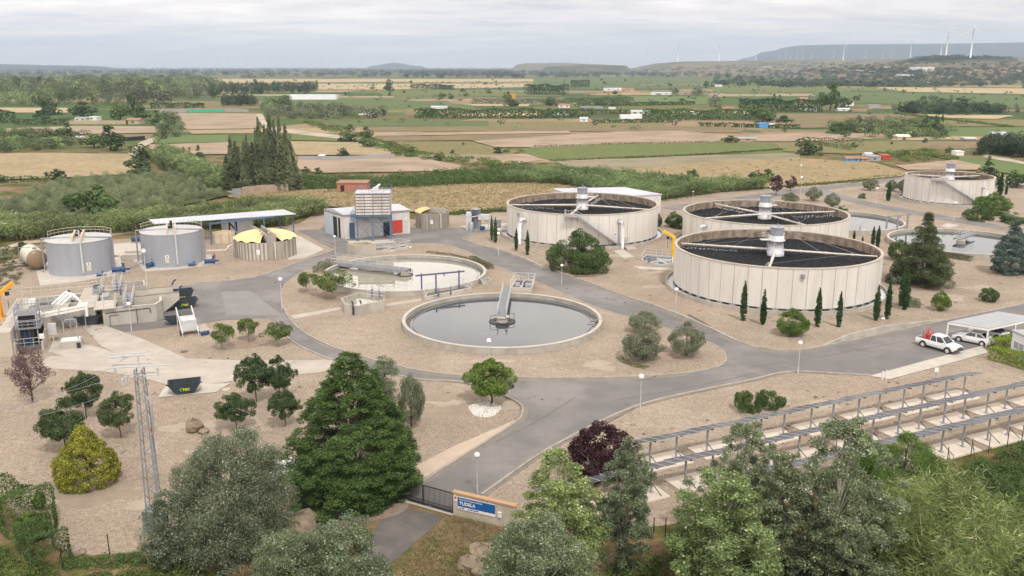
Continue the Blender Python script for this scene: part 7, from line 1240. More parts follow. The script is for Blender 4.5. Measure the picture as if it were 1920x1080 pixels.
# ------------------------------------------------------------------ globe lamps
lm = bpy.data.materials.new('lamp_globe'); lm.use_nodes = True; lm.node_tree.nodes['Principled BSDF'].inputs['Base Color'].default_value = (.85, .84, .82, 1); lm.node_tree.nodes['Principled BSDF'].inputs['Roughness'].default_value = .3; MATS['lamp_globe'] = lm
LAMPS = [(1200, 776, 705, 'globe lamp at the road edge above the front poplars'), (1496, 701, 642, 'globe lamp on the verge below the bright round bush'), (895, 926, 852, 'globe lamp beside the entrance road behind the sign wall'), (1653, 626, 597, 'globe lamp between two pencil cypresses at the retaining wall'), (1266, 595, 542, 'globe lamp in front of the left edge of the nearest filter'), (629, 478, 443, 'globe lamp by the white building apron'),
         (529, 580, 523, 'globe lamp on the left tip of the island'), (935, 480, 437, 'globe lamp left of the stair filter cypresses'), (917, 705, 638, 'globe lamp seen against the water of the front tank'), (247, 623, 569, 'lamp before the concrete grit channels'), (1299, 373, 359, 'globe lamp left behind the middle filter'), (1443, 370, 350, 'globe lamp behind the drum of the middle filter'), (1501, 365, 332, 'lamp pole between two far olive trees'),
         (1642, 384, 353, 'lamp pole beside the far row of olives'), (1788, 414, 380, 'lamp in front of the smallest filter'), (770, 478, 463, 'globe lamp just behind the milky tank'), (1053, 534, 497, 'lamp on the road edge left of the large bush'), (276, 536, 470, 'tall pole behind the raised grit channel'), (1500, 338, 310, 'lamp pole at the far edge of the rough ground')]
pr = empty('street_lamp', (0, 0, 0), 0, None, 'street lamp', 'white globe lamps'); mb = MB(); mb.tube([(0, 0, 0), (0, 0, 1.0), (0, 0, 4.0)], .055, 8, .035); mb.tube([(0, 0, 0), (0, 0, .9)], .08, 8); mb.build('pole', M('galv_light'), pr); mb = MB(); mb.ball((0, 0, 4.05), .27, 16); mb.build('globe', lm, pr, True); mb = MB(); mb.tube([(0, 0, 3.78), (0, 0, 3.8)], .12, 10); mb.build('collar', M('galv'), pr)
for i, (x, y, t_, lb) in enumerate(LAMPS):
    o = pr if i == 0 else copy_tree(pr); o.location = G(x, y); k_ = HT(y, t_) / 4.1; s_ = max(.85, min(1.25, k_)); o.scale = (s_, s_, k_); o['label'] = lb
# ------------------------------------------------------------------ entrance wall, sign, gate
A, B = G(850, 966).to_2d(), G(966, 993).to_2d(); d = B - A; L_ = d.length; rz = math.atan2(d.y, d.x); t = empty('entrance_wall', (A.x, A.y, 0), rz, 'cream concrete entrance wall with sloping brown coping', 'wall'); hw0, hw1 = HT(966, 924), HT(993, 951)
mb = MB(); mb.add([(0, 0, -.1), (L_, 0, -.1), (L_, .3, -.1), (0, .3, -.1), (0, 0, hw0), (L_, 0, hw1), (L_, .3, hw1), (0, .3, hw0)], [(0, 1, 5, 4), (1, 2, 6, 5), (2, 3, 7, 6), (3, 0, 4, 7), (4, 5, 6, 7)]); mb.build('wall', M('wall_cream'), t) if 'wall_cream' in MATS else mb.build('wall', surf('wall_cream', (.52, .46, .38), (.46, .40, .33), .8, .9, .1, 8, c3=(.36, .32, .27), s3=1.2, a3=.4, stretch=(1, 1, .3)), t)
mb = MB(); mb.bar((-.05, .15, hw0 + .05), (L_ + .05, .15, hw1 + .05), .42, .12); mb.build('coping', surf('coping_brown', (.50, .30, .16), (.40, .27, .17), 2.5, .9), t)
sg = empty('sign', (A.x, A.y, 0), rz, 'blue and white name sign fixed on the cream entrance wall', 'sign'); surf('sign_blue', (.012, .115, .36), (.01, .10, .32), 1, .4); x0, x1 = .45, 3.55; zt = hw0 - .22
mb = MB(); mb.box(x0, x1, -.06, -.01, zt - .98, zt); mb.build('panel', M('white_paint'), sg); mb = MB(); mb.box(x0, x1, -.065, -.0601, zt - .74, zt); mb.build('blue_field', M('sign_blue'), sg)
text('TUDELA', .36, 'white_paint', sg, (x0 + .12, -.07, zt - .58), (R(90), 0, 0), bold=.012); text('Depuradora de aguas residuales', .15, 'white_paint', sg, (x0 + .1, -.07, zt - .2), (R(90), 0, 0), bold=.002)
for x in (.12, .85, 1.3): m_ = MB(); m_.box(x0 + x, x0 + x + .12, -.068, -.062, zt - .92, zt - .82); m_.box(x0 + x + .16, x0 + x + .4, -.068, -.062, zt - .885, zt - .8); m_.build('emblem', M('sign_blue'), sg)
e = empty('warning_sign', (A.x, A.y, 0), rz, 'small white plate with a red disc at the left end of the entrance wall', 'sign'); mb = MB(); mb.box(.08, .36, -.03, -.005, hw0 - .62, hw0 - .18); mb.build('plate', M('white_paint'), e); mb = MB(); mb.tube([(.22, -.04, hw0 - .33), (.22, -.031, hw0 - .33)], .1, 16); mb.build('disc', M('red_paint'), e)
e = empty('letter_box', (A.x, A.y, 0), rz, 'small white box on the entrance wall right of the blue sign', 'box'); mb = MB(); mb.box(3.78, 4.08, -.14, -.005, hw0 - 1.12, hw0 - .68); bevel(mb.build('body', M('white_paint'), e), .02); mb = MB(); mb.box(3.82, 4.04, -.15, -.141, hw0 - .78, hw0 - .76); mb.build('slot', M('dark'), e)
A2 = G(738, 934).to_2d(); d = A - A2; Lg = d.length; t = empty('sliding_gate', (A2.x, A2.y, 0), math.atan2(d.y, d.x), 'black barred sliding gate across the entrance road', 'gate'); hg = HT(945, 906); mb = MB(); mb.bar((-.3, .1, hg), (Lg, .1, hg), .07); mb.bar((-.3, .1, .22), (Lg, .1, .22), .12, .16); mb.bar((-.3, .1, .5), (Lg, .1, .5), .04)
for x in (0, Lg * .5, Lg - .05): mb.bar((x, .1, .1), (x, .1, hg), .08)
mb.build('frame', M('black_metal'), t); mb = MB()
for i in range(52): x = -.25 + (Lg + .2) * i / 51; mb.bar((x, .1, .25), (x, .1, hg), .025)
mb.build('bars', M('black_metal'), t); mb = MB(); mb.bar((.55, .1, 0), (.55, .1, hg + .02), .26); mb.build('guide_post', M('black_metal'), t)
for x in (1.2, 3.4): m_ = MB(); m_.tube([(x, .02, .12), (x, .18, .12)], .11, 12); m_.build('wheel', M('galv'), t)
mb = MB(); mb.box(-.5, Lg, -.15, .35, .03, .06); tag(mb.build('gate_track', M('concrete_light')), kind='structure').matrix_world = t.matrix_world; bpy.context.view_layer.update(); bpy.data.objects['gate_track'].matrix_world = Matrix.Translation((A2.x, A2.y, 0)) @ Matrix.Rotation(math.atan2(d.y, d.x), 4, 'Z')
mb = MB(); p = G(727, 934); mb.box(p.x - .3, p.x + .3, p.y - .2, p.y + .3, 0, 1.2); tag(mb.build('gate_pillar', M('wall_cream')), 'short cream pillar at the left end of the black gate, under the conifer', 'pillar')
# ------------------------------------------------------------------ lattice pylon
b0 = G(293, 990); t = empty('pylon', b0, .1, 'galvanised lattice power pylon rising above the left gravel', 'pylon'); hpz = HT(990, 690); n = 17
def leg(sx, sy, z): w = .46 - .20 * z / hpz; return Vector((sx * w, sy * w, z))
for sx in (-1, 1):
    for sy in (-1, 1): m_ = MB(); m_.bar(leg(sx, sy, 0), leg(sx, sy, hpz), .075); m_.build('leg', M('galv'), t)
mb = MB()
for i in range(n):
    z0, z1 = hpz * i / n, hpz * (i + 1) / n; c4_ = [(-1, -1), (1, -1), (1, 1), (-1, 1)]
    for k in range(4): a, b = c4_[k], c4_[(k + 1) % 4]; mb.bar(leg(*a, z0), leg(*b, z1), .04) if i % 2 else mb.bar(leg(*b, z0), leg(*a, z1), .04)
mb.build('lattice', M('galv'), t); mb = MB()
for z, w, x in ((hpz + .1, 1.9, 0), (hpz - .6, 1.0, .3), (hpz + .9, 1.5, -.5)): mb.bar((-w + x, -.15, z), (w + x, .15, z), .09); mb.bar((-w + x, .35, z + .05), (w * .6 + x, .55, z + .05), .07)
mb.bar((0, 0, hpz), (0, 0, hpz + .9), .08); mb.bar((-.5, .1, hpz + .9), (-2.1, .2, hpz + .1), .05); mb.bar((-1.6, -.6, hpz + .95), (.6, .9, hpz + .95), .06); mb.build('cross_arm', M('galv_light'), t)
for x, y, z in ((-1.6, -.1, hpz - .3), (-.9, -.1, hpz - 1.0), (1.2, .1, hpz - .5), (-1.3, .3, hpz - 1.3)): m_ = MB(); m_.tube([(x, y, z), (x, y, z + .45)], .09, 10); m_.build('insulator', M('galv_light'), t)
mb = MB(); mb.tube([(.5, -.4, hpz - 2), (.75, -.5, hpz - 2.6), (.7, -.5, hpz - 4.5), (.5, -.45, hpz - 5), (.55, -.5, 0)], .06, 6); mb.build('cable_riser', M('steel_grey'), t); mb = MB(); mb.box(-.7, .7, -.7, .7, 0, 1.6); mb.build('anti_climb_panel', surf('teal_panel', (.17, .20, .21), (.14, .165, .17), 2, .6), t); mb = MB(); mb.tube([(.5, -.35, hpz - 5.4), (.52, -.36, hpz - 4.3)], .05, 6); mb.build('red_marker', M('red_paint'), t)
for k, (px_, py_, zz) in enumerate([(0, 747, 11.5), (0, 712, 12), (-10, 770, 10.5)]):
    a = Vector((b0.x - 1.5 + k * .5, b0.y + .2 * k, hpz + .3 - .7 * k)); e_ = G(px_ - 120, py_ + 20, zz - 3); m_ = MB(); m_.tube([a.lerp(e_, f) + Vector((0, 0, -1.2 * 4 * f * (1 - f))) for f in np.linspace(0, 1, 12)], .012, 4); o = m_.build('power_cable', M('steel_grey')); tag(o, '%s thin power cable running from the lattice pylon to the left edge' % ['highest', 'middle', 'lowest'][k], 'cable', 'power cables')
# ------------------------------------------------------------------ solar rows
surf('pv_cell', (.085, .095, .12), (.11, .12, .14), .8, .18, spec=.5); surf('pv_frame', (.50, .51, .53), (.42, .43, .45), 1, .4, metal=.4)
ds = (G(1815, 740) - G(1244, 866)).to_2d().normalized(); ns = Vector((-ds.y, ds.x)); PER, GAP = 5.95, 2.68; rzs = math.atan2(ds.y, ds.x)
def solar_row(anchor, k0, k1, rown, hpost=2.15):
    """anchor: foot pixel of the left post of table 0; tables run along ds"""
    O = G(*anchor).to_2d(); out = []
    for k in range(k0, k1 + 1):
        p = O + ds * PER * k; e = empty('solar_table', (p.x, p.y, 0), rzs, None, 'solar panels', 'solar tables on posts'); out.append(e)
        mb = MB(); mb.box(-1.0, GAP + 1.0, -1.25, 1.45, 0, .14); mb.build('foundation', M('pad'), e)
        for x in (0, GAP):
            m_ = MB(); m_.bar((x, 0, .14), (x, 0, hpost), .13); m_.bar((x, 0, .14), (x, 0, .2), .34); m_.build('post', M('steel_grey'), e); m_ = MB(); m_.bar((x, .0, hpost * .45), (x + .35, -1.0, .14), .05); m_.bar((x, -.75, hpost + .36), (x, .75, hpost - .04), .08, .1); m_.build('bracket', M('black_metal'), e)
        skew = -.035
        def q(x, y, z): return (x, y + x * skew, hpost + .25 - y * .27 + z)
        mb = MB(); X0, X1 = -1.65, GAP + 1.62; mb.add([q(X0, -.8, 0), q(X1, -.8, 0), q(X1, .8, 0), q(X0, .8, 0), q(X0, -.8, .05), q(X1, -.8, .05), q(X1, .8, .05), q(X0, .8, .05)], [(0, 3, 2, 1), (4, 5, 6, 7), (0, 1, 5, 4), (1, 2, 6, 5), (2, 3, 7, 6), (3, 0, 4, 7)]); mb.build('panel_frame', M('pv_frame'), e)
        mb = MB(); n = 6
        for i in range(n):
            a, b = X0 + (X1 - X0) * i / n + .05, X0 + (X1 - X0) * (i + 1) / n - .05
            for y0, y1 in ((-.82, -.02), (.02, .82)): mb.quad(q(a, y0, .056), q(b, y0, .056), q(b, y1, .056), q(a, y1, .056))
        mb.build('cells', M('pv_cell'), e)
    n = len(out)
    for i, e in enumerate(out): e['label'] = 'solar table in the %s row of solar panels, %s' % (rown, 'leftmost of the row' if i == 0 else ('rightmost of the row' if i == n - 1 else ORD[i] + ' from the left'))
surf('pad', (.66, .58, .49), (.60, .53, .44), .6, .9, .08, 8)
solar_row((1608, 787), -4, 2, 'back'); solar_row((1683, 816), -6, 3, 'middle'); solar_row((1764, 850), -4, 3, 'front')
# ------------------------------------------------------------------ cars
surf('car_white', (.80, .80, .79), (.76, .76, .75), 1, .25, spec=.5); surf('glass', (.025, .03, .035), (.03, .035, .04), 1, .06, spec=.6); surf('tyre', (.02, .02, .02), (.03, .03, .03), 3, .8); surf('car_dark', (.05, .055, .06), (.04, .045, .05), 1, .3)
def loft(mb, st):
    k = len(st[0]); vs = [p for s_ in st for p in s_]; fs = [(i * k + j, i * k + (j + 1) % k, (i + 1) * k + (j + 1) % k, (i + 1) * k + j) for i in range(len(st) - 1) for j in range(k)] + [tuple(range(k))[::-1], tuple(range((len(st) - 1) * k, len(st) * k))]; return mb.add(vs, fs)
def car(name, rear, front, label, kind='sedan', body='car_white', roofmat=None):
    a, b = G(*rear), G(*front); mid = (a + b) / 2; d = b - a; e = empty(name, mid, math.atan2(d.y, d.x), label, 'car' if kind != 'pickup' else 'pickup truck')
    pk = kind == 'pickup'; L_ = 5.2 if pk else 4.5; w = .90; gc = .42 if pk else .28
    if pk: prof = [(-2.6, .98), (-2.55, 1.08), (-.75, 1.08), (-.7, 1.10), (1.2, 1.12), (1.35, 1.13), (2.2, 1.03), (2.5, .92), (2.6, .7)]
    else: prof = [(-2.25, .75), (-2.2, .95), (-1.7, 1.02), (-1.2, 1.0), (.75, .98), (.95, .97), (1.75, .84), (2.1, .74), (2.25, .55)]
    st = []
    for x, z in prof:
        f = 1 - .10 * max(0, abs(x) / (L_ / 2) - .75) / .25; ww = w * f; st.append([(x, -ww * .93, gc), (x, -ww, gc + .28), (x, -ww * .95, z - .05), (x, -ww * .8, z), (x, ww * .8, z), (x, ww * .95, z - .05), (x, ww, gc + .28), (x, ww * .93, gc)])
    mb = MB(); loft(mb, st); bo = mb.build('body', M(body), e); bevel(bo, .03, 2)
    if pk: gh = [(-.72, 1.08, -.62, 1.78), (1.38, 1.12, .62, 1.76)]
    else: gh = [(-1.75, .98, -.95, 1.40), (.98, .96, .25, 1.42)]
    (xr, zr, xr2, zt), (xf, zf, xf2, zt2) = gh; wb, wt = w * .88, w * .70
    mb = MB(); mb.add([(xr, -wb, zr - .04), (xr, wb, zr - .04), (xf, wb, zf - .04), (xf, -wb, zf - .04), (xr2, -wt, zt), (xr2, wt, zt), (xf2, wt, zt2), (xf2, -wt, zt2)], [(0, 1, 5, 4), (1, 2, 6, 5), (2, 3, 7, 6), (3, 0, 4, 7)]); mb.build('windows', M('glass'), e)
    mb = MB(); mb.add([(xr2 - .05, -wt - .02, zt - .03), (xr2 - .05, wt + .02, zt - .03), (xf2 + .05, wt + .02, zt2 - .03), (xf2 + .05, -wt - .02, zt2 - .03), (xr2 + .08, -wt * .9, zt + .06), (xr2 + .08, wt * .9, zt + .06), (xf2 - .08, wt * .9, zt2 + .06), (xf2 - .08, -wt * .9, zt2 + .06)], [(0, 1, 5, 4), (1, 2, 6, 5), (2, 3, 7, 6), (3, 0, 4, 7), (4, 5, 6, 7)])
    for s_ in (-1, 1):
        for (xa, za, xb, zb) in ((xr, zr, xr2, zt), (xf, zf, xf2, zt2), ((xr + xf) / 2 - .15, zr, (xr2 + xf2) / 2 - .1, zt)): mb.bar((xa, s_ * (wb + .005), za - .04), (xb, s_ * (wt + .005), zb), .09, .05)
    mb.build('roof', M(roofmat or body), e)
    wx = (1.62, -1.52) if pk else (1.38, -1.30); rw = .39 if pk else .33
    for x in wx:
        for s_ in (-1, 1):
            m_ = MB(); m_.tube([(x, s_ * (w - .20), rw), (x, s_ * (w + .02), rw)], rw, 20); wo = m_.build('wheel', M('tyre'), e); m_ = MB(); m_.tube([(x, s_ * (w + .01), rw), (x, s_ * (w + .035), rw)], rw * .62, 14); m_.build('rim', M('galv_light'), wo); m_ = MB(); m_.tube([(x, s_ * (w - .1), rw + .02), (x, s_ * (w + .004), rw + .02)], rw * 1.2, 20); m_.build('wheel_arch', M('car_dark'), e)
    for s_ in (-1, 1): m_ = MB(); m_.box(L_ / 2 - .16, L_ / 2 + .0, s_ * w * .62 - .16, s_ * w * .62 + .16, .72 if pk else .60, .90 if pk else .72); m_.build('headlight', M('galv_light'), e); m_ = MB(); m_.box(-L_ / 2 - .01, -L_ / 2 + .1, s_ * w * .72 - .1, s_ * w * .72 + .1, .7, .92); m_.build('tail_light', M('red_paint'), e); m_ = MB(); m_.box(xf - .35, xf - .2, s_ * (w + .08) - .1, s_ * (w + .08) + .1, zf, zf + .14); m_.build('mirror', M(body), e)
    m_ = MB(); m_.box(L_ / 2 - .25, L_ / 2 + .03, -w * .9, w * .9, gc, gc + .30); bevel(m_.build('bumper', M('car_dark') if pk else M(body), e), .04); m_ = MB(); m_.box(L_ / 2 - .1, L_ / 2 + .025, -.45, .45, gc + .32, gc + .48); m_.build('grille', M('car_dark'), e)
    if pk:
        m_ = MB(); m_.box(-2.45, -.8, -.74, .74, 1.075, 1.09); m_.build('cargo_bed', M('car_dark'), e)
    return e
car('pickup_truck', (1738, 649), (1781, 661), 'white double cab pickup truck carrying a red tank, parked before the carport', 'pickup')
pk = bpy.data.objects['pickup_truck']; e = empty('red_sprayer', pk.location + Vector((0, 0, 1.09)), pk.rotation_euler.z, 'bright red sprayer unit standing on the pickup bed', 'equipment'); m_ = MB(); m_.ball((-1.5, .1, .35), .38, 12, .9); m_.build('tank', M('red_paint'), e); m_ = MB(); m_.tube([(-1.9, -.4, 0), (-1.9, -.4, .8), (-1.5, 0, 1.15), (-1.1, .4, .8), (-1.1, .4, 0)], .05, 6); m_.tube([(-1.9, .4, 0), (-1.5, 0, 1.15), (-1.1, -.4, 0)], .05, 6); m_.box(-1.9, -1.1, -.4, .4, 0, .08); m_.build('frame', M('red_paint'), e)
car('parked_car', (1846, 647), (1802, 638), 'white saloon car under the front of the carport', 'sedan'); car('parked_car', (1874, 636), (1832, 627), 'dark car with a white side parked behind the white saloon', 'sedan', 'car_white', 'car_dark')
# ------------------------------------------------------------------ carport and office
zc = 2.25; L0, F_, B_ = G(1778, 605, zc), G(1853, 617.5, zc), G(1871, 585.5, zc); t = empty('carport', (L0.x, L0.y, 0), 0, 'white steel carport with a flat pale roof over parked cars', 'carport'); o = Vector((L0.x, L0.y, 0)); a, b = (L0 - o), (F_ - o); cc_ = b + (B_ - L0) ; dd_ = B_ - o; ext = (cc_ - b) * .0
q = [a, b, b + (B_ - L0), dd_]; mb = MB(); mb.add([(*p.to_2d(), zc + .02) for p in q] + [(*p.to_2d(), zc + .12) for p in q], [(4, 5, 6, 7), (3, 2, 1, 0), (0, 1, 5, 4), (1, 2, 6, 5), (2, 3, 7, 6), (3, 0, 4, 7)]); mb.build('roof', surf('carport_roof', (.36, .37, .39), (.32, .33, .35), .4, .5), t)
mb = MB()
for p, r_ in zip(q, q[1:] + q[:1]): mb.bar((*p.to_2d(), zc - .08), (*r_.to_2d(), zc - .08), .12, .22)
mb.build('beam', M('white_paint'), t); off = (B_ - L0)
for p in (q[0], q[1], q[1] + off * .55, q[2], q[3]): m_ = MB(); m_.bar((*p.to_2d(), 0), (*p.to_2d(), zc - .1), .15); m_.build('post', M('white_paint'), t)
A, B = G(1893, 667), G(1960, 700); d = (B - A).to_2d().normalized(); n = Vector((-d.y, d.x)); t = empty('site_office', A, math.atan2(d.y, d.x), 'white prefabricated office with a window band at the right edge', 'building'); hh = HT(667, 622); mb = MB(); mb.box(0, 9, 0, 5, 0, hh); mb.build('wall', M('white_wall2') if 'white_wall2' in MATS else surf('white_wall2', (.68, .69, .71), (.62, .63, .65), .5, .6), t); mb = MB(); mb.box(-.15, 9.15, -.15, 5.15, hh, hh + .22); mb.build('roof', M('carport_roof'), t)
for i in range(4): m_ = MB(); m_.box(.4 + i * 2.1, 2.3 + i * 2.1, -.04, -.005, 1.1, 2.1); w_ = m_.build('window', M('white_paint'), t); m_ = MB(); m_.box(.5 + i * 2.1, 1.3 + i * 2.1, -.05, -.041, 1.2, 2.0); m_.box(1.4 + i * 2.1, 2.2 + i * 2.1, -.05, -.041, 1.2, 2.0); m_.build('pane', surf('pane', (.35, .38, .40), (.28, .31, .33), 1, .2), w_)
mb = MB(); P_ = [G(1888, 681), G(1888, 681) + Vector((4, -1.7, 0))]; mb.rail([tuple(p) for p in P_], .9, 4, .05, ()); tag(mb.build('hand_rail', M('white_rail')), 'low white hand rail in front of the clipped office hedge', 'rail')
e = empty('bollard_gate', G(1657, 712), rzs, 'pair of short white posts at the end of the pale footpath', 'posts'); 
for x in (-.25, .35): m_ = MB(); m_.bar((x, 0, 0), (x, 0, 1.0), .13); m_.build('post', M('white_paint'), e)
e = empty('small_notice', G(1754, 712), 0, 'small white notice on a thin post behind the back solar row', 'sign'); m_ = MB(); m_.bar((0, 0, 0), (0, 0, 1.1), .06); m_.build('post', M('galv'), e); m_ = MB(); m_.box(-.22, .22, -.04, 0, .9, 1.4); m_.build('plate', M('white_paint'), e)
# ------------------------------------------------------------------ fence posts, rocks, manholes
FP = [(206, 1043, 1000), (286, 1036, 990), (118, 1068, 1020), (1225, 1010, 975), (1820, 856, 825), (1853, 849, 822), (1888, 838, 812), (1915, 830, 803), (1775, 872, 842), (1247, 1012, 985)]
P_ = []
for x, y, t_ in FP: m_ = MB(); h_ = 1.7; m_.tube([(0, 0, 0), (0, 0, h_)], .04, 6); m_.tube([(0, 0, h_ * .8), (.0, -.8, 0)], .025, 5) if x in (118, 1775, 1820) else None; P_.append(m_.build('fence_post', M('black_metal'), loc=G(x, y)))
ordinals(P_, 'thin dark metal fence post', 'fence post', 'perimeter fence posts')
def rock(px, py, s, label, seed, sq=.6):
    rr = random.Random(seed); mb = MB(); mb.ball((0, 0, s * sq * .6), s, 10, sq); mb.v = [(x * (1 + rr.uniform(-.22, .22)), y * (1 + rr.uniform(-.22, .22)), max(-.05, z * (1 + rr.uniform(-.2, .2)))) for x, y, z in mb.v]; o = mb.build('rock', M('rock'), loc=G(px, py)); o.rotation_euler.z = seed; return tag(o, label, 'rock')
rock(365, 808, .85, 'tilted brown boulder left of the dark trees on the gravel', 1, .9); rock(383, 812, .5, 'smaller brown boulder leaning on the tilted one', 2); rock(567, 990, 1.3, 'rounded brown boulder under the left side of the conifer', 3, .55); rock(905, 1040, .95, 'large brown boulder on the grass bank below the wall', 4, .5); rock(880, 1062, .8, 'pale boulder left of the large boulder on the grass bank', 5); rock(150, 1037, .45, 'flat brown stone at the lower left fence', 6, .35); rock(900, 1075, .6, 'grey rock at the bottom edge beside the poplars', 8)
rock(120, 920, .18, 'small white stone at the foot of the golden bush', 9); 
for i, (x, y, lb) in enumerate([(345, 660, 'round manhole cover on the gravel south of the apron'), (424, 731, 'square white framed manhole right of the dark skip'), (915, 587, 'x')][:2]): m_ = MB(); m_.tube([(0, 0, .02), (0, 0, .07)], .45, 20); tag(m_.build('manhole', M('concrete_dark' if i == 0 else 'concrete_light'), loc=G(x, y)), lb, 'manhole')
e = empty('covered_pile', G(540, 895), 0, 'pale covered mound between the silver willow and the conifer', 'mound'); m_ = MB(); m_.ball((0, 0, .2), 1.9, 16, .75); m_.build('cover', M('white_paint'), e, True)
# ------------------------------------------------------------------ farm buildings on the plain
surf('tile_roof', (.36, .20, .13), (.28, .16, .11), .5, .9); surf('far_white', (.80, .79, .76), (.72, .71, .68), .2, .8); surf('far_tan', (.48, .38, .26), (.40, .32, .22), .2, .9); surf('far_grey', (.36, .36, .35), (.30, .30, .30), .2, .9); surf('far_blue', (.10, .32, .62), (.09, .28, .55), .5, .6); surf('far_orange', (.62, .30, .08), (.52, .26, .08), .5, .8); surf('plastic', (.82, .83, .84), (.75, .76, .78), .1, .5); surf('green_net', (.10, .42, .28), (.08, .34, .22), .5, .7)
def house(name, px, py, w, hpx, dep, wall, roof, label, cat='building', flat=False, rz=0.0, wins=2):
    p = GH(px, py) if py < 150 else G(px, py); W_ = w * p.y * 1.01 / FPX; h = max(1.5, hpx * p.y / FPX); e = empty(name, p, rz, label, cat, 'buildings on the plain'); hw = h if flat else h * .68
    mb = MB(); mb.box(-W_ / 2, W_ / 2, 0, dep, 0, hw); mb.build('wall', M(wall), e); mb = MB()
    if flat: mb.box(-W_ / 2 - .15, W_ / 2 + .15, -.15, dep + .15, hw, hw + .2)
    else: mb.add([(-W_ / 2 - .3, -.3, hw - .05), (W_ / 2 + .3, -.3, hw - .05), (W_ / 2 + .3, dep + .3, hw - .05), (-W_ / 2 - .3, dep + .3, hw - .05), (-W_ / 2 - .3, dep / 2, h), (W_ / 2 + .3, dep / 2, h)], [(0, 1, 5, 4), (2, 3, 4, 5), (0, 4, 3), (1, 2, 5), (3, 2, 1, 0)])
    mb.build('roof', M(roof), e)
    for i in range(wins): x = -W_ / 2 + W_ * (i + .5) / wins; s_ = min(1.0, W_ * .08); m_ = MB(); m_.box(x - s_, x + s_, -.06, -.01, hw * .35, hw * .75); m_.build('window', M('dark'), e)
    return e
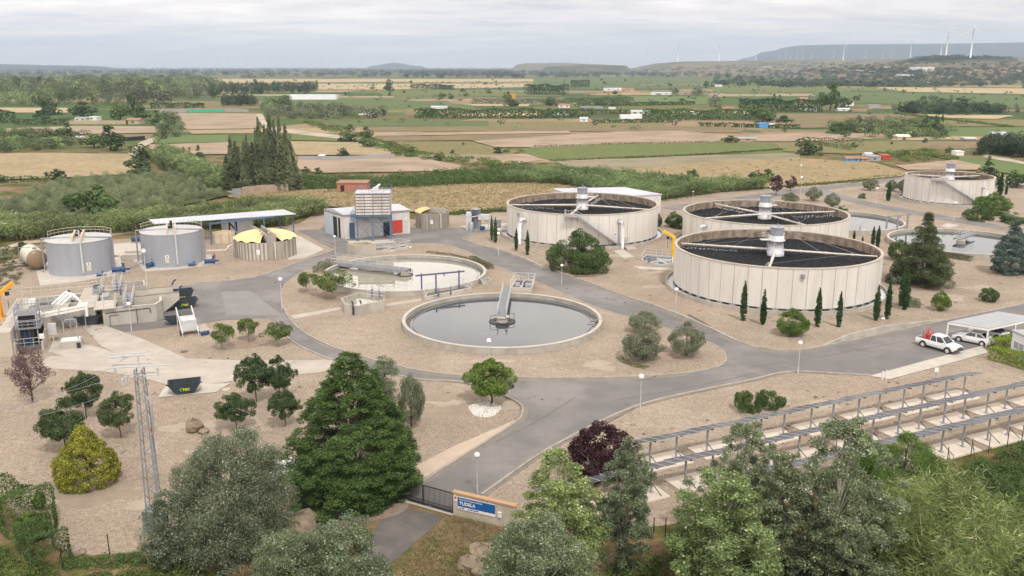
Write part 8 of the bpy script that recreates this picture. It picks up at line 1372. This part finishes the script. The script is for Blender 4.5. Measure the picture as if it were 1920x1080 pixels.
HS = [(587, 187, 84, 9, 9, 'plastic', 'plastic', 'long white greenhouse in the green field left of centre', 'greenhouse', 0), (686, 220, 28, 7, 8, 'far_tan', 'plastic', 'pale roofed farm shed behind the hedge left of centre', 'shed', 1), (823, 206, 29, 7, 7, 'far_white', 'roof_sheet', 'small white shed beside the dark round tree', 'shed', 0), (958, 187, 16, 10, 8, 'far_orange', 'far_orange', 'small bright orange house among the middle trees', 'house', 1),
      (1058, 202, 20, 7, 8, 'far_white', 'tile_roof', 'white house with faded roof, upper one of the middle farm', 'house', 2), (1050, 216, 40, 9, 10, 'far_white', 'tile_roof', 'white walled farmhouse with red roof in the middle plain', 'house', 3), (1095, 229, 14, 9, 6, 'far_white', 'roof_sheet', 'small white cube hut before the hedge', 'hut', 1), (1184, 225, 38, 8, 9, 'plastic', 'plastic', 'white domed shed before the long tall hedge', 'shed', 0), (1202, 215, 34, 8, 10, 'far_white', 'roof_sheet', 'white farmhouse with grey roof left of the long hedge', 'house', 3),
      (1110, 204, 40, 4, 6, 'far_grey', 'far_grey', 'long black shed beyond the middle farm', 'shed', 0), (1148, 205, 12, 3, 5, 'far_white', 'far_white', 'tiny white hut right of the black shed', 'hut', 0), (1150, 170, 34, 5, 10, 'far_white', 'roof_sheet', 'white building in the far middle of the plain', 'building', 2), (1178, 171, 22, 5, 10, 'far_tan', 'tile_roof', 'tan building right of the far white one', 'building', 1), (1240, 178, 36, 5, 10, 'far_white', 'roof_sheet', 'row of far pale sheds in the plain', 'shed', 2), (1285, 178, 24, 5, 8, 'far_grey', 'tile_roof', 'far grey farm shed with brown roof', 'shed', 1),
      (1347, 163, 14, 4, 9, 'far_white', 'roof_sheet', 'tiny white house in the far tree row', 'house', 1), (1297, 212, 22, 7, 8, 'far_tan', 'tile_roof', 'tan house with orange roof above the long hedge', 'house', 1), (1303, 214, 14, 4, 6, 'far_white', 'far_white', 'low white annex above the long hedge', 'house', 0), (1366, 211, 20, 10, 8, 'far_tan', 'tile_roof', 'pinkish house above the long hedge', 'house', 2), (1392, 213, 26, 5, 8, 'far_white', 'far_grey', 'white low farm shed right of the pinkish house', 'shed', 1), (1508, 192, 14, 9, 8, 'far_orange', 'tile_roof', 'reddish house behind the dark hedge', 'house', 1),
      (1588, 199, 24, 7, 8, 'far_white', 'far_white', 'white farm block right of the tall light tree, upper one', 'house', 2), (1582, 208, 22, 5, 6, 'far_white', 'plastic', 'white farm block right of the tall light tree, lower one', 'house', 1), (1520, 209, 22, 4, 5, 'plastic', 'plastic', 'low white tunnel under the dark hedge', 'greenhouse', 0), (1612, 209, 26, 4, 6, 'far_tan', 'tile_roof', 'long red roofed shed right of the white farm', 'shed', 0), (1640, 201, 22, 4, 6, 'far_grey', 'far_grey', 'grey shed right of the white farm', 'shed', 0),
      (1432, 240, 16, 8, 6, 'far_blue', 'far_blue', 'bright blue shed in the garden plots', 'shed', 0), (1447, 239, 14, 7, 6, 'far_white', 'roof_sheet', 'white shed next to the bright blue one', 'shed', 1), (1402, 264, 34, 5, 6, 'far_tan', 'far_grey', 'low brown barn beside the ploughed strip', 'barn', 1), (1695, 262, 22, 9, 6, 'far_tan', 'far_white', 'pale hut in the thicket right of centre', 'hut', 1), (1877, 254, 28, 6, 6, 'far_white', 'roof_sheet', 'low white and pink hut in the green field at the right', 'hut', 2), (1820, 264, 20, 3, 5, 'far_grey', 'galv_light', 'low grey sheet roof by the thicket', 'shed', 0),
      (1592, 304, 10, 10, 5, 'far_blue', 'tile_roof', 'blue allotment shed with reddish roof', 'shed', 1), (1605, 303, 16, 9, 5, 'far_blue', 'tile_roof', 'wider blue shed of the allotments', 'shed', 1), (1622, 303, 14, 8, 5, 'far_tan', 'tile_roof', 'tan allotment shed between the blue and grey ones', 'shed', 1), (1640, 302, 22, 8, 5, 'far_grey', 'far_grey', 'grey allotment shed at the right end', 'shed', 1), (1662, 300, 14, 8, 4, 'red_paint', 'red_paint', 'small red shed behind the allotments', 'shed', 0), (1630, 294, 12, 7, 4, 'far_white', 'roof_sheet', 'white caravan behind the allotments', 'caravan', 1),
      (1882, 252, 10, 4, 5, 'far_tan', 'tile_roof', 'tiny tan annex in the green field at the right', 'hut', 0), (249, 233, 24, 11, 8, 'far_tan', 'tile_roof', 'tan farmhouse at the end of the long wall', 'house', 1), (150, 227, 20, 7, 7, 'far_white', 'far_grey', 'white house behind the long farm wall', 'house', 2), (172, 226, 18, 6, 7, 'far_white', 'far_white', 'low white garage behind the long farm wall', 'garage', 1), (115, 261, 12, 7, 5, 'far_white', 'plastic', 'small white roof in the left gardens', 'hut', 0), (142, 262, 16, 6, 5, 'far_white', 'plastic', 'pale polytunnel in the left gardens', 'greenhouse', 0),
      (350, 306, 18, 7, 4, 'far_white', 'galv_light', 'white shed of the dump yard under the three cypresses', 'shed', 1), (372, 318, 14, 6, 4, 'far_white', 'far_white', 'low white container in the dump yard', 'container', 0), (361, 304, 12, 5, 4, 'far_grey', 'tile_roof', 'dark shed of the dump yard', 'shed', 0), (602, 300, 9, 5, 4, 'far_white', 'far_white', 'small white box on the long field wall', 'hut', 0), (1735, 134, 32, 8, 40, 'far_white', 'far_white', 'large white industrial hall on the far slope', 'factory', 0), (1700, 146, 30, 6, 25, 'far_tan', 'roof_sheet', 'long pinkish hall under the white factory', 'factory', 0), (1612, 137, 30, 5, 25, 'far_grey', 'roof_sheet', 'grey blue hall left of the white factory', 'factory', 0),
      (1320, 143, 22, 4, 20, 'far_orange', 'tile_roof', 'orange building at the edge of the far wood', 'building', 0), (1800, 292, 14, 5, 4, 'far_white', 'far_white', 'white van like box near the ploughed plot', 'box', 0)]
for x, y, w, hp_, dep, wa, ro, lb, ct, wn in HS: house({'greenhouse': 'greenhouse', 'shed': 'farm_shed', 'hut': 'hut', 'house': 'farmhouse', 'building': 'far_building', 'factory': 'factory', 'garage': 'garage', 'container': 'container', 'caravan': 'caravan', 'box': 'white_box', 'barn': 'barn'}[ct], x, y, w, hp_, dep, wa, ro, lb, ct, 'domed' in lb or wa == ro, 0, wn)
rr = random.Random(9); tw = []
for i in range(26): x = rr.uniform(1810, 1915); y = rr.uniform(132, 139); tw.append(house('town_house', x, y, rr.uniform(6, 12), rr.uniform(2.5, 4), 14, rr.choice(['far_tan', 'far_white', 'far_orange']), 'tile_roof', None, None, False, 0, 1))
ordinals(tw, 'small tan or white house on the far slope', 'house', 'hill town at the right')
tw = []
for i in range(12): x = rr.uniform(1380, 1800); y = rr.uniform(127, 136); tw.append(house('far_building', x, y, rr.uniform(8, 18), rr.uniform(2, 3.4), 14, rr.choice(['far_tan', 'far_white', 'far_grey']), rr.choice(['tile_roof', 'roof_sheet']), None, None, False, 0, 1))
ordinals(tw, 'pale building on the slope below the hills', 'building', 'scattered slope buildings')
def wallthing(name, px, h, mat, label, t=.3, cat='wall'): mb = MB(); mb.wall([tuple(G(*p).to_2d()) for p in px], t, 0, h); return tag(mb.build(name, M(mat)), label, cat)
wallthing('farm_wall', [(130, 233), (240, 233)], 2.2, 'far_tan', 'long buff farm wall before the upper left wood'); wallthing('garden_wall', [(455, 368), (490, 364), (541, 362)], 2.4, 'earth_wall', 'ochre garden wall at the foot of the poplar clump'); wallthing('field_wall', [(560, 300), (640, 301), (740, 296)], 1.5, 'far_grey', 'long dark field wall right of the poplar clump')
wallthing('green_netting', [(350, 211), (420, 210)], 2.4, 'green_net', 'green netting fence beyond the ploughed field', .1, 'fence'); wallthing('dark_netting', [(300, 211), (349, 211)], 2.4, 'far_grey', 'dark netting left of the green netting', .1, 'fence'); wallthing('dark_netting', [(421, 210), (466, 210)], 2.0, 'far_grey', 'dark netting right of the green netting', .1, 'fence')
wallthing('field_wall', [(232, 265), (272, 262)], 1.8, 'black_metal', 'dark screened fence beside the field track'); wallthing('metal_gate', [(436, 370), (453, 368)], 2.2, 'galv', 'grey double gate at the foot of the poplar clump', .1, 'gate')
e = empty('brick_hut', G(632, 362), .02, 'roofless red brick hut behind the silo tower', 'hut'); mb = MB(); W_ = WD(362, 56); mb.box(0, W_, 0, 6, 0, 2.6); mb.build('wall', M('brick'), e); mb = MB(); mb.box(-.2, W_ + .2, -.2, 6.2, 2.6, 2.8); mb.build('roof', M('tile_roof'), e); mb = MB(); mb.box(1, 2, -.05, -.01, .05, 2.1); mb.build('door', M('dark'), e)
# garden rows with stakes
mb = MB(); rr = random.Random(4)
for i in range(70): p = G(rr.uniform(1330, 1480), rr.uniform(234, 240)); mb.bar((p.x, p.y, 0), (p.x + .3, p.y, 2.2), .3)
tag(mb.build('plant_stakes', M('far_tan')), 'rows of tan stakes in the garden plots', 'garden stakes', kind='stuff')
# ------------------------------------------------------------------ wind turbines
surf('turbine_white', (.74, .75, .76), (.72, .73, .74), .01, .5)
def turbine_proto():
    e = empty('wind_turbine', (0, 0, 0), 0, None, 'wind turbine', 'wind turbines on the skyline'); mb = MB(); mb.tube([(0, 0, 0), (0, 0, 80)], 2.3, 12, 1.3); mb.build('tower', M('turbine_white'), e, True); mb = MB(); mb.box(-1.6, 1.6, -4, 6, 79, 82.5); bevel(mb.build('nacelle', M('turbine_white'), e), .4); mb = MB(); mb.ball((0, -5, 80.6), 1.9, 10); h_ = mb.build('hub', M('turbine_white'), e, True)
    for k in range(3):
        q = k * 2 * math.pi / 3; m_ = MB(); ux, uz = math.sin(q), math.cos(q); nx, nz = uz, -ux; vs = []
        for f, w_ in ((.03, 1.1), (.15, 1.9), (.5, 1.25), (1, .35)):
            r_ = 44 * f
            for s_ in (-1, 1):
                for dy in (-.25, .25): vs.append((ux * r_ + nx * w_ * s_ * .6, dy, uz * r_ + nz * w_ * s_ * .6))
        m_.add(vs, [(i * 4 + a, i * 4 + b, i * 4 + 4 + b, i * 4 + 4 + a) for i in range(3) for a, b in ((0, 1), (1, 3), (3, 2), (2, 0))]); o = m_.build('blade', M('turbine_white'), e); o.location = (0, -5, 80.6)
    return e
tp = turbine_proto(); TB = [(1820, 104, 53, .05), (1774, 102, 60, -.5), (1764, 103, 77, .5), (1707, 106, 78, .1), (1581, 111, 80, .6), (1563, 110, 97, .2), (1213, 115, 95, .0), (1271, 113, 85, .1), (1348, 113, 84, -.2), (1417, 112, 90, .3), (1404, 113, 98, .0), (1461, 110, 101, .3), (1473, 110, 96, .5), (1482, 110, 97, .9), (1495, 110, 99, .1), (1504, 110, 96, .4), (1522, 110, 101, .7), (1623, 110, 97, .3), (1655, 110, 99, .8), (1671, 110, 97, .0),
      (410, 124, 109, .1), (428, 124, 108, .5), (459, 124, 109, .0), (463, 124, 111, .4), (506, 124, 110, .2), (604, 124, 109, .6), (677, 124, 109, .3), (640, 124, 113, .2), (374, 124, 111, .1), (756, 124, 113, .5), (768, 124, 114, .5), (810, 124, 113, .3), (830, 124, 114, .7), (896, 124, 112, .3), (957, 124, 112, .2), (1100, 121, 108, .4)]
tl = []
for i, (x, yb, yh, rot) in enumerate(TB):
    o = tp if i == 0 else copy_tree(tp); D = 81.0 * FPX / (yb - yh); D = min(D, 8600); u = (x - 960) / FPX; v = (540 - yb) / FPX; X = u * D / (cP + v * sP); zb = ZD(D, yb); zh = ZD(D, yh); o.location = (X, D, max(-1, zb - 6)); s_ = (zh - o.location.z) / 80.6; o.scale = (max(.6, s_ * .95),) * 2 + (s_,)
    o.scale = (s_, s_, s_)
    for ch in o.children:
        if ch.name.startswith('blade'): ch.rotation_euler = (0, rot, 0)
    tl.append(o)
ordinals([o for o in tl if o.location.x < 900 and o.location.x / o.location.y < .12], 'faint distant wind turbine on the left skyline', 'wind turbine', 'faint turbines of the left skyline'); ordinals([o for o in tl if not (o.location.x < 900 and o.location.x / o.location.y < .12)], 'white wind turbine near the flat topped mountain', 'wind turbine', 'turbines before the flat topped mountain')
# ------------------------------------------------------------------ air
hm = bpy.data.materials.new('haze'); hm.use_nodes = True; nt = hm.node_tree; nt.nodes.clear(); out = nt.nodes.new('ShaderNodeOutputMaterial'); pv = nt.nodes.new('ShaderNodeVolumePrincipled'); pv.inputs['Color'].default_value = (.66, .82, 1.0, 1); pv.inputs['Density'].default_value = 9.5e-5; pv.inputs['Anisotropy'].default_value = .2; nt.links.new(pv.outputs[0], out.inputs['Volume'])
mb = MB(); mb.box(-14500, 14500, -400, 15000, -3, 420); tag(mb.build('haze', hm), 'thin blue haze over the distant plain', kind='stuff')
